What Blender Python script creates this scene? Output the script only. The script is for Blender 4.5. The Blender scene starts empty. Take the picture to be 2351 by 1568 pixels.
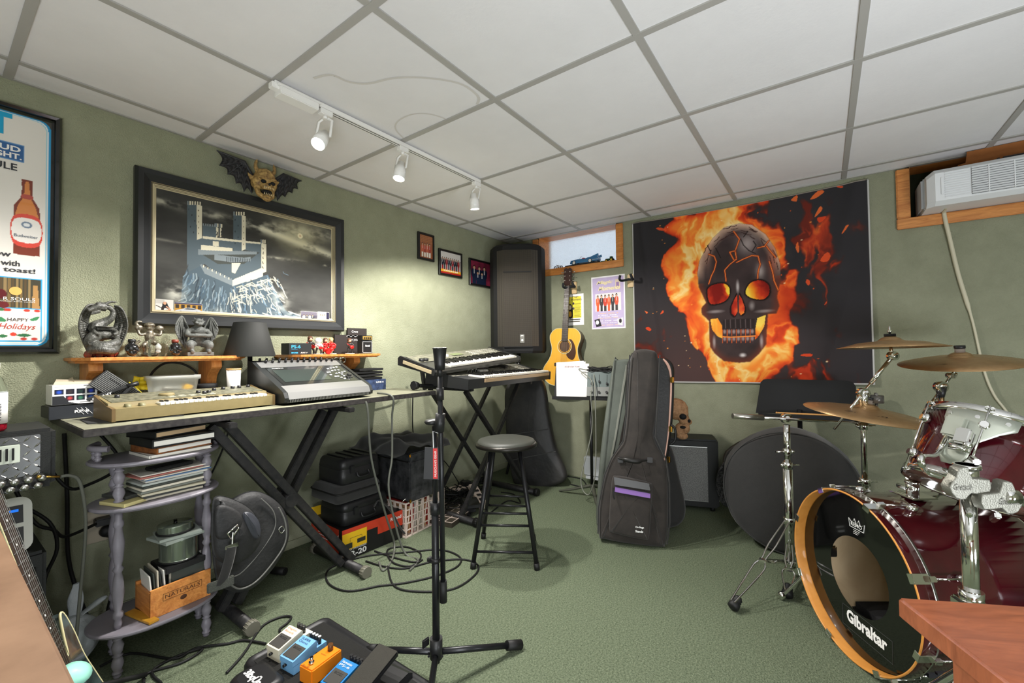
import bpy, bmesh, math, random
import numpy as np
from mathutils import Vector, Matrix, Quaternion
V = Vector
rnd = random.Random(7)
S = bpy.context.scene
COL = S.collection
# ---------------------------------------------------------------- camera
CAMZ = 1.105
F_PX, YAW, PITCH, ROLL = 988.08, 0.626098, 0.0220808, -0.011979
_f = V((math.cos(YAW)*math.cos(PITCH), math.sin(YAW)*math.cos(PITCH), math.sin(PITCH)))
_r = V((math.sin(YAW), -math.cos(YAW), 0)); _u = _r.cross(_f)
_r, _u = math.cos(ROLL)*_r + math.sin(ROLL)*_u, -math.sin(ROLL)*_r + math.cos(ROLL)*_u
cam = bpy.data.objects.new('camera', bpy.data.cameras.new('camera'))
cam.data.sensor_width = 36.0; cam.data.lens = F_PX/2351*36
cam.data.clip_start = 0.02; cam.data.clip_end = 50
cam.matrix_world = Matrix(((_r.x, _u.x, -_f.x, 0), (_r.y, _u.y, -_f.y, 0), (_r.z, _u.z, -_f.z, CAMZ), (0, 0, 0, 1)))
COL.objects.link(cam); S.camera = cam
EYE = V((0, 0, CAMZ))
def ray(px, py): return _f + _r*((px-1175.5)/F_PX) - _u*((py-784)/F_PX)
def onx(px, py, x): d = ray(px, py); return EYE + d*(x/d.x)
def ony(px, py, y): d = ray(px, py); return EYE + d*(y/d.y)
def onz(px, py, z): d = ray(px, py); return EYE + d*((z-CAMZ)/d.z)
# ---------------------------------------------------------------- room size
YL, XB, CZ = 2.475, 3.40, 2.157      # left wall, back wall, ceiling
XR, YR = -2.3, -2.6                  # wall behind the camera, wall on the right
# ---------------------------------------------------------------- render look, world, lamps
S.view_settings.view_transform = 'Standard'; S.view_settings.look = 'None'
S.view_settings.gamma = 1; S.view_settings.use_curve_mapping = False
S.view_settings.exposure = 0.62
w = bpy.data.worlds.new('world'); S.world = w; w.use_nodes = True
w.node_tree.nodes['Background'].inputs[0].default_value = (0.88, 0.94, 1.0, 1)
w.node_tree.nodes['Background'].inputs[1].default_value = 0.85
def lamp(name, kind, loc, energy, color=(1, 1, 1), target=None, **kw):
    d = bpy.data.lights.new(name, kind); d.energy = energy; d.color = color
    for k, v in kw.items(): setattr(d, k, v)
    o = bpy.data.objects.new(name, d); o.location = loc
    if target is not None: o.rotation_euler = (V(target)-V(loc)).to_track_quat('-Z', 'Y').to_euler()
    COL.objects.link(o); return o
WARM = (1.0, 0.965, 0.92)
HEADS = [V((0.985, 1.69, 2.0)), V((1.40, 1.69, 2.0)), V((1.965, 1.69, 2.0))]
HDIR = [V((-.55, -.28, -.78)), V((-.22, -.05, -.95)), V((.16, .02, -1))]
for _h, _d, _e, _a in zip(HEADS, HDIR, (68, 52, 62), (136, 150, 158)):
    _p = _h + _d.normalized()*0.062
    lamp('track_spot', 'SPOT', _p, _e, WARM, _p+_d, spot_size=math.radians(_a), spot_blend=0.35, shadow_soft_size=0.028)
lamp('rear_fill_area', 'AREA', (-1.0, -1.1, CZ-0.03), 34, (0.97, 0.98, 1), (-1.0, -1.1, 0), shape='RECTANGLE', size=1.15, size_y=1.15)  # added fill from behind the camera, no known ceiling fixture there
lamp('ceiling_fill_rear', 'AREA', (-0.9, -0.7, 0.15), 36, (0.90, 0.94, 1), (0.9, 0.5, 2.3), shape='DISK', size=1.0)  # added upward fill that brightens the ceiling, not a lamp of the room
lamp('ceiling_fill_right', 'AREA', (0.9, -1.5, 0.35), 20, (0.90, 0.94, 1), (2.0, 0.0, 2.3), shape='DISK', size=0.5)  # second added fill, aimed up to lift the ceiling on the right
lamp('camera_side_lamp', 'POINT', (-0.25, -0.15, 0.92), 17, (0.97, 0.98, 1), shadow_soft_size=0.12)
# ---------------------------------------------------------------- materials
def lin(c):
    c = c/255.0
    return c/12.92 if c <= 0.04045 else ((c+0.055)/1.055)**2.4
def rgb(c): return (lin(c[0]), lin(c[1]), lin(c[2]), 1)
MATS = {}
def M(name, c=(128, 128, 128), rough=.5, metal=0, var=None, bump=None, coat=0, emis=0, trans=0, ior=1.45, alpha=1, c2=None, wave=None, spec=.5, stretch=None, sheen=0):
    """var=(scale,amount) mottles between c and c2; bump=(scale,strength,distance); wave=(scale,distort,amount) grain"""
    if name in MATS: return MATS[name]
    m = bpy.data.materials.new(name); m.use_nodes = True; MATS[name] = m
    nt = m.node_tree; b = nt.nodes['Principled BSDF']; L = nt.links.new
    b.inputs['Base Color'].default_value = rgb(c); b.inputs['Roughness'].default_value = rough
    b.inputs['Metallic'].default_value = metal; b.inputs['Coat Weight'].default_value = coat
    b.inputs['Coat Roughness'].default_value = 0.05
    b.inputs['Specular IOR Level'].default_value = spec; b.inputs['IOR'].default_value = ior
    b.inputs['Transmission Weight'].default_value = trans; b.inputs['Alpha'].default_value = alpha
    if sheen: b.inputs['Sheen Weight'].default_value = sheen
    if emis:
        b.inputs['Emission Color'].default_value = rgb(c); b.inputs['Emission Strength'].default_value = emis
    tc = None
    def coord():
        nonlocal tc
        if tc is None:
            t = nt.nodes.new('ShaderNodeTexCoord'); tc = t.outputs['Object']
            if stretch:
                mp = nt.nodes.new('ShaderNodeMapping'); mp.inputs['Scale'].default_value = stretch
                L(tc, mp.inputs[0]); tc = mp.outputs[0]
        return tc
    if var or wave:
        mx = nt.nodes.new('ShaderNodeMix'); mx.data_type = 'RGBA'
        mx.inputs[6].default_value = rgb(c)
        mx.inputs[7].default_value = rgb(c2 or tuple(v*.72 for v in c))
        cr = nt.nodes.new('ShaderNodeMapRange')
        if wave:
            n = nt.nodes.new('ShaderNodeTexNoise'); n.inputs['Scale'].default_value = wave[0]
            n.inputs['Distortion'].default_value = wave[1]; n.inputs['Detail'].default_value = 5; n.inputs['Roughness'].default_value = .65
            amt = wave[2]
        else:
            n = nt.nodes.new('ShaderNodeTexNoise'); n.inputs['Scale'].default_value = var[0]; n.inputs['Detail'].default_value = 6
            n.inputs['Roughness'].default_value = .62; amt = var[1]
        L(coord(), n.inputs['Vector'])
        cr.inputs[1].default_value = .35; cr.inputs[2].default_value = .65; cr.inputs[3].default_value = 0; cr.inputs[4].default_value = amt
        L(n.outputs[0], cr.inputs[0]); L(cr.outputs[0], mx.inputs[0]); L(mx.outputs[2], b.inputs['Base Color'])
    if bump:
        n = nt.nodes.new('ShaderNodeTexNoise'); n.inputs['Scale'].default_value = bump[0]; n.inputs['Detail'].default_value = 4
        L(coord(), n.inputs['Vector'])
        bp = nt.nodes.new('ShaderNodeBump'); bp.inputs['Strength'].default_value = bump[1]; bp.inputs['Distance'].default_value = bump[2]
        L(n.outputs[0], bp.inputs['Height']); L(bp.outputs[0], b.inputs['Normal'])
    return m
def MA(name, rough=.6, coat=0):
    """printed artwork: colour comes from the mesh's own colour attribute"""
    if name in MATS: return MATS[name]
    m = bpy.data.materials.new(name); m.use_nodes = True; MATS[name] = m
    nt = m.node_tree; b = nt.nodes['Principled BSDF']
    a = nt.nodes.new('ShaderNodeAttribute'); a.attribute_name = 'print'
    nt.links.new(a.outputs['Color'], b.inputs['Base Color'])
    b.inputs['Roughness'].default_value = rough; b.inputs['Coat Weight'].default_value = coat; b.inputs['Coat Roughness'].default_value = .03
    b.inputs['Specular IOR Level'].default_value = .3
    return m
# ---------------------------------------------------------------- mesh builder
def frame(n, up=V((0, 0, 1))):
    n = V(n).normalized()
    if abs(n.dot(up)) > .98: up = V((0, 1, 0))
    a = up.cross(n).normalized(); return a, n.cross(a)
def rrect(w_, h_, r, n=4, cx=0, cy=0):
    p = []
    for sx, sy, a0 in ((1, 1, 0), (-1, 1, 90), (-1, -1, 180), (1, -1, 270)):
        for i in range(n+1):
            a = math.radians(a0+90*i/n); p.append((cx+sx*(w_/2-r)+r*math.cos(a), cy+sy*(h_/2-r)+r*math.sin(a)))
    return p
def circ(r, n=24, cx=0, cy=0, ry=None): return [(cx+r*math.cos(2*math.pi*i/n), cy+(ry or r)*math.sin(2*math.pi*i/n)) for i in range(n)]
def smooth(pts, k=6, closed=False):
    pts = [V(p) for p in pts]; out = []; n = len(pts)
    if n < 3: return pts
    for i in range(n if closed else n-1):
        g = (lambda j: pts[j % n]) if closed else (lambda j: pts[max(0, min(n-1, j))])
        a, b, c, d = g(i-1), g(i), g(i+1), g(i+2)
        for j in range(k):
            t = j/k
            out.append(.5*((2*b)+(c-a)*t+(2*a-5*b+4*c-d)*t*t+(3*b-a-3*c+d)*t**3))
    if not closed: out.append(pts[-1])
    return out
class MB:
    def __init__(s, T=None): s.v = []; s.f = []; s.mi = []; s.sm = []; s.m = 0; s.T = T
    def add(s, vs, fs, sm=False):
        o = len(s.v); s.v += [V(v) for v in vs]
        for f in fs: s.f.append([o+i for i in f]); s.mi.append(s.m); s.sm.append(sm)
        return s
    def box(s, c, sz, rot=None, bev=0, sm=False):
        bm = bmesh.new(); bmesh.ops.create_cube(bm, size=1)
        for v in bm.verts: v.co = V((v.co.x*sz[0], v.co.y*sz[1], v.co.z*sz[2]))
        if bev: bmesh.ops.bevel(bm, geom=bm.edges[:], offset=bev, segments=2, affect='EDGES')
        R_ = rot if rot is not None else Matrix.Identity(3)
        if isinstance(rot, (int, float)): R_ = Matrix.Rotation(rot, 3, 'Z')
        s.add([R_ @ v.co + V(c) for v in bm.verts], [[v.index for v in f.verts] for f in bm.faces], sm or False); bm.free(); return s
    def bar(s, p0, p1, w_, h_, up=(0, 0, 1), bev=0):
        p0, p1 = V(p0), V(p1); d = (p1-p0); a, b = frame(d, V(up))
        return s.box((p0+p1)/2, (w_, h_, d.length), Matrix((a, b, d.normalized())).transposed(), bev)
    def cyl(s, p0, p1, r0, r1=None, n=16, sm=True, caps=True):
        p0, p1 = V(p0), V(p1); r1 = r0 if r1 is None else r1; a, b = frame(p1-p0); o = len(s.v)
        vs = [p+(a*math.cos(2*math.pi*i/n)+b*math.sin(2*math.pi*i/n))*r for p, r in ((p0, r0), (p1, r1)) for i in range(n)]
        s.add(vs, [[i, (i+1) % n, n+(i+1) % n, n+i] for i in range(n)], sm)
        if caps:
            for fs in ([list(range(n))[::-1]], [list(range(n, 2*n))]):
                for f in fs: s.f.append([o+i for i in f]); s.mi.append(s.m); s.sm.append(False)
        return s
    def tube(s, pts, r, n=8, closed=False, flat=None):
        pts = [V(p) for p in pts]; N = len(pts)
        rs = r if isinstance(r, (list, tuple)) else [r]*N
        if len(rs) != N: rs = [rs[min(len(rs)-1, int(i*len(rs)/N))] for i in range(N)]
        tg = []
        for i in range(N):
            a = pts[(i-1) % N] if closed or i > 0 else pts[i]; b = pts[(i+1) % N] if closed or i < N-1 else pts[i]
            t = b-a; tg.append(t.normalized() if t.length > 1e-9 else V((0, 0, 1)))
        a, b = frame(tg[0]); vs = []
        for i in range(N):
            if i: 
                q = tg[i-1].rotation_difference(tg[i]); a = q @ a; b = q @ b
            for j in range(n):
                an = 2*math.pi*j/n; vs.append(pts[i]+(a*math.cos(an)+b*math.sin(an)*(flat or 1))*rs[i])
        fs = [[i*n+j, i*n+(j+1) % n, ((i+1) % N)*n+(j+1) % n, ((i+1) % N)*n+j] for i in range(N if closed else N-1) for j in range(n)]
        s.add(vs, fs, True)
        if not closed: s.add(vs[:n][::-1], [list(range(n))]); s.add(vs[-n:], [list(range(n))])
        return s
    def lathe(s, prof, o=(0, 0, 0), axis=(0, 0, 1), n=24, sm=True, arc=1.0):
        o = V(o); ax = V(axis).normalized(); a, b = frame(ax); m = len(prof); vs = []; k = n if arc == 1 else n+1
        for i in range(k):
            an = 2*math.pi*arc*i/n; d = a*math.cos(an)+b*math.sin(an)
            vs += [o+d*r+ax*z for r, z in prof]
        fs = []
        for i in range(n):
            i2 = (i+1) % k
            for j in range(m-1): fs.append([i*m+j, i2*m+j, i2*m+j+1, i*m+j+1])
        return s.add(vs, fs, sm)
    def prism(s, poly, o, u, v, t, sm=False):
        o, u, v = V(o), V(u), V(v); n = u.cross(v).normalized()*t; k = len(poly)
        a = [o+u*x+v*y for x, y in poly]; b = [p+n for p in a]
        s.add(a+b, [list(range(k))[::-1], list(range(k, 2*k))])
        s.add(a+b, [[i, (i+1) % k, k+(i+1) % k, k+i] for i in range(k)], sm); return s
    def ball(s, c, r, n=12, rot=None, sm=True):
        if not isinstance(r, (tuple, list)): r = (r, r, r)
        R_ = rot if rot is not None else Matrix.Identity(3); c = V(c); vs = []; h = n//2+1
        for i in range(h+1):
            ph = math.pi*i/h
            for j in range(n):
                th = 2*math.pi*j/n
                vs.append(c+R_ @ V((r[0]*math.sin(ph)*math.cos(th), r[1]*math.sin(ph)*math.sin(th), r[2]*math.cos(ph))))
        return s.add(vs, [[i*n+j, (i+1)*n+j, (i+1)*n+(j+1) % n, i*n+(j+1) % n] for i in range(h) for j in range(n)], sm)
    def loft(s, rings, caps=True, sm=True, closed=False):
        n = len(rings[0]); vs = [p for r in rings for p in r]; m = len(rings)
        s.add(vs, [[i*n+j, i*n+(j+1) % n, ((i+1) % m)*n+(j+1) % n, ((i+1) % m)*n+j] for i in range(m if closed else m-1) for j in range(n)], sm)
        if caps and not closed: s.add(rings[0][::-1], [list(range(n))]); s.add(rings[-1], [list(range(n))])
        return s
    def quad(s, a, b, c, d): return s.add([a, b, c, d], [[0, 1, 2, 3]])
    def text(s, txt, o, u, v, w_=None, h_=None, ext=.0006, shear=0, bold=0):
        cu = bpy.data.curves.new('t', 'FONT'); cu.body = txt; cu.extrude = 0.0; cu.shear = shear; cu.offset = bold; cu.resolution_u = 3
        ob = bpy.data.objects.new('t', cu); COL.objects.link(ob)
        me = bpy.data.meshes.new_from_object(ob); bpy.data.objects.remove(ob); bpy.data.curves.remove(cu)
        P = np.array([v_.co[:2] for v_ in me.vertices])
        if len(P) == 0: return s
        lo, hi = P.min(0), P.max(0); d = hi-lo
        sx = (w_/d[0]) if w_ else None; sy = (h_/d[1]) if h_ else None
        sx = sx or sy; sy = sy or sx
        o, u, v = V(o), V(u).normalized(), V(v).normalized(); n = u.cross(v)*ext
        s.add([o+u*((p[0]-lo[0])*sx)+v*((p[1]-lo[1])*sy)+n for p in P], [list(p.vertices) for p in me.polygons])
        bpy.data.meshes.remove(me); return s
    def build(s, name, mat, parent=None, subsurf=0, remesh=0, solid=0, weld=0, disp=None):
        me = bpy.data.meshes.new(name)
        T = s.T
        if T is not None: Mi = T.inv; vs = [Mi @ v for v in s.v]
        else: vs = s.v
        me.from_pydata([tuple(v) for v in vs], [], s.f); 
        for m_ in (mat if isinstance(mat, (list, tuple)) else [mat]): me.materials.append(m_)
        me.polygons.foreach_set('material_index', s.mi); me.polygons.foreach_set('use_smooth', s.sm); me.update()
        o = bpy.data.objects.new(name, me); COL.objects.link(o)
        if parent is not None: o.parent = parent.o if isinstance(parent, Thing) else parent
        if weld: m_ = o.modifiers.new('weld', 'WELD'); m_.merge_threshold = weld
        if solid: m_ = o.modifiers.new('solid', 'SOLIDIFY'); m_.thickness = solid; m_.offset = 0
        if remesh:
            m_ = o.modifiers.new('re', 'REMESH'); m_.mode = 'VOXEL'; m_.voxel_size = remesh; m_.use_smooth_shade = True
            q = o.modifiers.new('sm', 'SMOOTH'); q.factor = .5; q.iterations = 4
        if disp:
            tx = bpy.data.textures.new(name, 'CLOUDS'); tx.noise_scale = disp[0]; q = o.modifiers.new('d', 'DISPLACE'); q.texture = tx; q.strength = disp[1]; q.mid_level = .5
        if subsurf: q = o.modifiers.new('ss', 'SUBSURF'); q.levels = subsurf; q.render_levels = subsurf
        return o
class Thing:
    """an Empty at the thing's base that parents its parts; parts may be given in world space (w=True) or in its own space"""
    def __init__(s, name, label, cat, loc=(0, 0, 0), rz=0, rot=None, group=None):
        s.o = bpy.data.objects.new(name, None); s.o.empty_display_size = .05; COL.objects.link(s.o)
        R_ = rot if rot is not None else Matrix.Rotation(rz, 3, 'Z')
        s.M = Matrix.Translation(V(loc)) @ R_.to_4x4(); s.o.matrix_world = s.M; s.inv = s.M.inverted()
        s.o['label'] = label; s.o['category'] = cat
        if group: s.o['group'] = group
    def mb(s, w=False): return MB(s if w else None)
def solo(name, mb, mat, label, cat, group=None, kind=None, loc=None, **kw):
    """a thing that is one mesh; its vertices are in world space and its origin goes to its base"""
    P = np.array([tuple(v) for v in mb.v]); c = V(((P[:, 0].min()+P[:, 0].max())/2, (P[:, 1].min()+P[:, 1].max())/2, P[:, 2].min())) if loc is None else V(loc)
    mb.v = [v-c for v in mb.v]; o = mb.build(name, mat, **kw); o.location = c
    if label: o['label'] = label
    if cat: o['category'] = cat
    if group: o['group'] = group
    if kind: o['kind'] = kind
    return o
def struct(name, mb, mat, parent=None, **kw):
    o = mb.build(name, mat, parent, **kw)
    if parent is None: o['kind'] = 'structure'
    return o
def copy_tree(o, parent=None):
    c = o.copy(); COL.objects.link(c)
    if parent is not None: c.parent = parent
    for ch in [q for q in bpy.data.objects if q.parent == o]: copy_tree(ch, c)
    return c
# ---------------------------------------------------------------- painter for printed artwork
def canvas(w_, h_, c): return np.ones((h_, w_, 3))*np.array(c)/255.
_NC = {}
def fbm(h_, w_, sc, seed=0, oct=5, ax=1.0, warp=None):
    r = np.random.RandomState(seed); out = np.zeros((h_, w_)); amp = 1; tot = 0
    yy, xx = np.mgrid[0:h_, 0:w_].astype(float); xx = xx/w_; yy = yy/w_
    if warp is not None: xx = xx+warp[0]; yy = yy+warp[1]
    for k in range(oct):
        g = r.rand(64, 64); x = xx*sc*2**k; y = yy*sc*2**k*ax
        x0 = np.floor(x).astype(int); y0 = np.floor(y).astype(int); fx = x-x0; fy = y-y0; fx = fx*fx*(3-2*fx); fy = fy*fy*(3-2*fy)
        G = lambda a, b: g[b % 64, a % 64]
        out += amp*((G(x0, y0)*(1-fx)+G(x0+1, y0)*fx)*(1-fy)+(G(x0, y0+1)*(1-fx)+G(x0+1, y0+1)*fx)*fy); tot += amp; amp *= .5
    return out/tot
def mask_poly(im, pts):
    h_, w_ = im.shape[:2]; yy, xx = np.mgrid[0:h_, 0:w_]; x = (xx+.5)/w_; y = (yy+.5)/h_; ins = np.zeros((h_, w_), bool); n = len(pts)
    for i in range(n):
        x1, y1 = pts[i]; x2, y2 = pts[(i+1) % n]
        if y1 == y2: continue
        c = ((y1 > y) != (y2 > y)) & (x < (x2-x1)*(y-y1)/(y2-y1)+x1); ins ^= c
    return ins.astype(float)
def blend(im, m, c, a=1.0):
    m = np.clip(m*a, 0, 1)[..., None]; c = np.array(c)/255. if not (isinstance(c, np.ndarray) and c.ndim == 3) else c
    im[:] = im*(1-m)+c*m
def poly(im, pts, c, a=1.0): blend(im, mask_poly(im, pts), c, a)
def spoly(im, pts, c, a=1.0, k=5): poly(im, [(p.x, p.y) for p in smooth([(x, y, 0) for x, y in pts], k, True)], c, a)
def mask_ell(im, cx, cy, rx, ry, soft=.05):
    h_, w_ = im.shape[:2]; yy, xx = np.mgrid[0:h_, 0:w_]; x = (xx+.5)/w_; y = (yy+.5)/h_
    d = np.sqrt(((x-cx)/rx)**2+((y-cy)/ry)**2); return np.clip((1+soft/2-d)/soft, 0, 1)
def ell(im, cx, cy, rx, ry, c, a=1.0, soft=.05): blend(im, mask_ell(im, cx, cy, rx, ry, soft), c, a)
def rect(im, x0, y0, x1, y1, c, a=1.0):
    h_, w_ = im.shape[:2]; X0, X1, Y0, Y1 = int(round(x0*w_)), int(round(x1*w_)), int(round(y0*h_)), int(round(y1*h_))
    X1 = max(X1, X0+1); Y1 = max(Y1, Y0+1); im[Y0:Y1, X0:X1] = im[Y0:Y1, X0:X1]*(1-a)+np.array(c)/255.*a
def stroke(im, pts, wd, c, a=1.0, soft=.5):
    h_, w_ = im.shape[:2]; yy, xx = np.mgrid[0:h_, 0:w_]; x = xx+.5; y = yy+.5; D = np.full((h_, w_), 1e9); pts = [(p[0]*w_, p[1]*h_) for p in pts]; W = wd*w_
    for (x1, y1), (x2, y2) in zip(pts[:-1], pts[1:]):
        lo = (max(0, int(min(y1, y2)-W-2)), max(0, int(min(x1, x2)-W-2))); hi = (int(max(y1, y2)+W+3), int(max(x1, x2)+W+3))
        sl = (slice(lo[0], hi[0]), slice(lo[1], hi[1])); X = x[sl]; Y = y[sl]
        if X.size == 0: continue
        l2 = (x2-x1)**2+(y2-y1)**2+1e-9; t = np.clip(((X-x1)*(x2-x1)+(Y-y1)*(y2-y1))/l2, 0, 1)
        D[sl] = np.minimum(D[sl], np.hypot(X-x1-t*(x2-x1), Y-y1-t*(y2-y1)))
    blend(im, np.clip((W/2-D)/soft+.5, 0, 1), c, a)
def crowd(im, x0, y0, x1, y1, n, tops, legs, skin=(205, 160, 130), seed=1, rows=1):
    r = np.random.RandomState(seed)
    for row in range(rows):
        for i in range(n):
            cx = x0+(i+.5+(row % 2)*.5)/(n+.5)*(x1-x0); wd = (x1-x0)/n*.42; hh = (y1-y0); yt = y0+row*hh*.22+r.rand()*.04*hh
            tc = tops[i % len(tops)]; lc = legs[i % len(legs)]
            rect(im, cx-wd*.7, yt+hh*.55, cx+wd*.7, y1, lc)
            spoly(im, [(cx-wd, yt+hh*.2), (cx+wd, yt+hh*.2), (cx+wd*.85, yt+hh*.62), (cx-wd*.85, yt+hh*.62)], tc, k=3)
            rect(im, cx-wd*.2, yt+hh*.2, cx+wd*.2, yt+hh*.42, (235, 230, 225), .7)
            ell(im, cx, yt+hh*.07, wd*.55, hh*.1, (45, 32, 26)); ell(im, cx, yt+hh*.11, wd*.4, hh*.085, skin)
def art(name, im, P, mat, parent=None, T=None):
    """im as a grid mesh: P(u, v) gives the point for u to the right and v downwards, both 0..1 (P is vectorised)"""
    h_, w_ = im.shape[:2]; u, v = np.meshgrid(np.linspace(0, 1, w_), np.linspace(0, 1, h_))
    X = P(u.ravel(), v.ravel())
    if T is not None:
        A = np.array(T.inv); X = X @ A[:3, :3].T + A[:3, 3]
    me = bpy.data.meshes.new(name); n = h_*w_; idx = np.arange(n).reshape(h_, w_)
    q = np.stack([idx[1:, :-1], idx[1:, 1:], idx[:-1, 1:], idx[:-1, :-1]], -1).reshape(-1, 4)
    me.vertices.add(n); me.vertices.foreach_set('co', X.astype(np.float32).ravel())
    me.loops.add(q.size); me.loops.foreach_set('vertex_index', q.ravel().astype(np.int32))
    me.polygons.add(len(q)); me.polygons.foreach_set('loop_start', (np.arange(len(q))*4).astype(np.int32))
    me.polygons.foreach_set('use_smooth', np.ones(len(q), bool))
    me.update(calc_edges=True); me.validate()
    c = np.clip(im, 0, 1).reshape(-1, 3); c = np.where(c <= .04045, c/12.92, ((c+.055)/1.055)**2.4)
    at = me.color_attributes.new('print', 'FLOAT_COLOR', 'POINT'); at.data.foreach_set('color', np.concatenate([c, np.ones((n, 1))], 1).astype(np.float32).ravel())
    me.materials.append(mat); o = bpy.data.objects.new(name, me); COL.objects.link(o)
    if parent is not None: o.parent = parent.o if isinstance(parent, Thing) else parent
    return o
def plane_map(o, u, v):
    """o = top-left corner, u = full width vector, v = full height vector (downwards)"""
    o, u, v = np.array(o), np.array(u), np.array(v)
    return lambda a, b: o+a[:, None]*u+b[:, None]*v
# ================================================================ shared materials
m_wall = M('wall_carpet', (159, 162, 137), .95, var=(9, .45), c2=(140, 144, 119), bump=(230, 1, .0045), spec=.15)
m_wallb = M('wall_carpet_ribbed', (152, 154, 131), .95, var=(9, .5), c2=(133, 136, 114), bump=(240, 1, .0045), spec=.15)
m_carpet = M('floor_carpet', (126, 136, 112), 1, var=(150, 1), c2=(86, 96, 76), bump=(230, 1, .008), spec=.05)
m_tile = M('ceiling_tile', (232, 231, 232), .75, var=(3, .35), c2=(216, 215, 216), bump=(90, .25, .002))
m_grid = M('ceiling_grid_metal', (168, 166, 161), .45)
m_oak = M('honey_oak', (218, 148, 78), .42, wave=(6, 1.2, .8), c2=(172, 100, 44), stretch=(9, 1, 9), coat=.15)
m_oakz = M('honey_oak_upright', (218, 148, 78), .42, wave=(6, 1.2, .8), c2=(172, 100, 44), stretch=(9, 9, 1), coat=.15)
m_blk = M('black_plastic', (29, 29, 30), .42)
m_blkm = M('matte_black', (20, 20, 21), .75)
m_blkmetal = M('black_painted_metal', (26, 26, 28), .33, metal=.2)
m_fab = M('black_nylon', (36, 36, 35), .85, bump=(500, .5, .002), var=(30, .5), c2=(44, 42, 41), sheen=.2)
m_fab2 = M('brown_black_nylon', (42, 38, 35), .88, bump=(600, .5, .002), var=(14, .8), c2=(56, 50, 46), sheen=.15)
m_rub = M('black_rubber', (17, 17, 17), .6)
m_chr = M('chrome', (225, 225, 222), .08, metal=1)
m_chr2 = M('brushed_steel', (190, 190, 186), .28, metal=1)
m_white = M('white_plastic', (236, 235, 230), .35)
m_whitem = M('white_enamel', (240, 239, 236), .3)
m_wpaint = M('white_print', (240, 240, 238), .6)
m_gold = M('brass', (200, 160, 80), .25, metal=1)
m_glass = M('clear_glass', (250, 252, 250), .02, trans=1, ior=1.45)
m_paper = M('paper', (236, 233, 224), .8)
m_art = MA('printed_art', .55, .12)
m_artg = MA('printed_art_gloss', .35, .6)
m_artm = MA('printed_cloth', .85, 0)
m_red = M('red_plastic', (190, 28, 26), .4)
# ================================================================ room shell
X0, X1, Y0 = XR, XB, YR
T_ = .12
mb = MB(); mb.box(((X0+X1)/2, (Y0+YL)/2, -.05), (X1-X0+.3, YL-Y0+.3, .1)); struct('floor', mb, m_carpet)
mb = MB(); mb.box(((X0+X1)/2, YL+T_/2, CZ/2+.06), (X1-X0+2*T_, T_, CZ+.12)); struct('wall_left', mb, m_wall)
mb = MB(); mb.box(((X0+X1)/2, Y0-T_/2, CZ/2+.06), (X1-X0+2*T_, T_, CZ+.12)); struct('wall_right', mb, m_wall)
mb = MB(); mb.box((X0-T_/2, (Y0+YL)/2, CZ/2+.06), (T_, YL-Y0, CZ+.12)); struct('wall_rear', mb, m_wall)
# back wall with two window openings
W1 = (1.375, 2.135, 1.85); W2 = (-1.35, -.43, 1.855)        # y0, y1, sill height
TB = .22
def wall_seg(mb, y0, y1, z0, z1): mb.box((XB+TB/2, (y0+y1)/2, (z0+z1)/2), (TB, y1-y0, z1-z0))
mb = MB(); H_ = CZ+.12
wall_seg(mb, Y0, YL, 0, W1[2]); wall_seg(mb, W1[1], YL, W1[2], H_); wall_seg(mb, W2[1], W1[0], W1[2], H_); wall_seg(mb, Y0, W2[0], W1[2], H_)
wall_seg(mb, W1[0], W1[1], CZ+.02, H_); wall_seg(mb, W2[0], W2[1], CZ+.02, H_)
struct('wall_back', mb, m_wallb)
# suspended ceiling: tiles lying in a metal grid
yk = [2.3101-.6096*k for k in range(0, 9)]; xj = [.7983+.6096*j for j in range(-5, 5)]
ys = [YL]+[y for y in yk if y > Y0]+[Y0]; xs = [X0]+[x for x in xj if X0 < x < X1]+[X1]
mb = MB(); mb.m = 0; r2 = random.Random(3)
for a, b in zip(xs[:-1], xs[1:]):
    for c, d in zip(ys[1:], ys[:-1]):
        mb.box(((a+b)/2, (c+d)/2, CZ+.014+r2.uniform(-.001, .001)), (b-a-.004, d-c-.004, .02))
ceil = struct('ceiling', mb, m_tile)
mb = MB()
for x in xs: mb.box((x, (Y0+YL)/2, CZ+.001), (.025, YL-Y0, .006))
for y in ys: mb.box(((X0+X1)/2, y, CZ+.0016), (X1-X0, .025, .0055))
struct('ceiling_grid', mb, m_grid, ceil)
mb = MB(); mb.box(((X0+X1)/2, (Y0+YL)/2, CZ+.15), (X1-X0+.3, YL-Y0+.3, .04)); struct('ceiling_deck', mb, m_blkm, ceil)
# water stains on two tiles, thin rings in the tile face
m_stain = M('ceiling_stain', (212, 209, 204), .9)
def stain(pts, wd):
    mb = MB(); P3 = smooth([onz(px, py, CZ+.0035) for px, py in pts], 5)
    for a, b in zip(P3[:-1], P3[1:]):
        d = (b-a).normalized(); nrm = V((-d.y, d.x, 0))*wd*.5
        mb.quad(a-nrm, b-nrm, b+nrm, a+nrm)
    struct('ceiling_stain', mb, m_stain, ceil)
stain([(935, 325), (910, 300), (912, 280), (945, 263), (985, 262), (1020, 272), (1025, 278)], .008)
stain([(720, 180), (760, 172), (800, 188), (845, 192), (900, 180), (960, 178), (1020, 184), (1065, 196), (1098, 222), (1095, 240)], .012)
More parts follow.
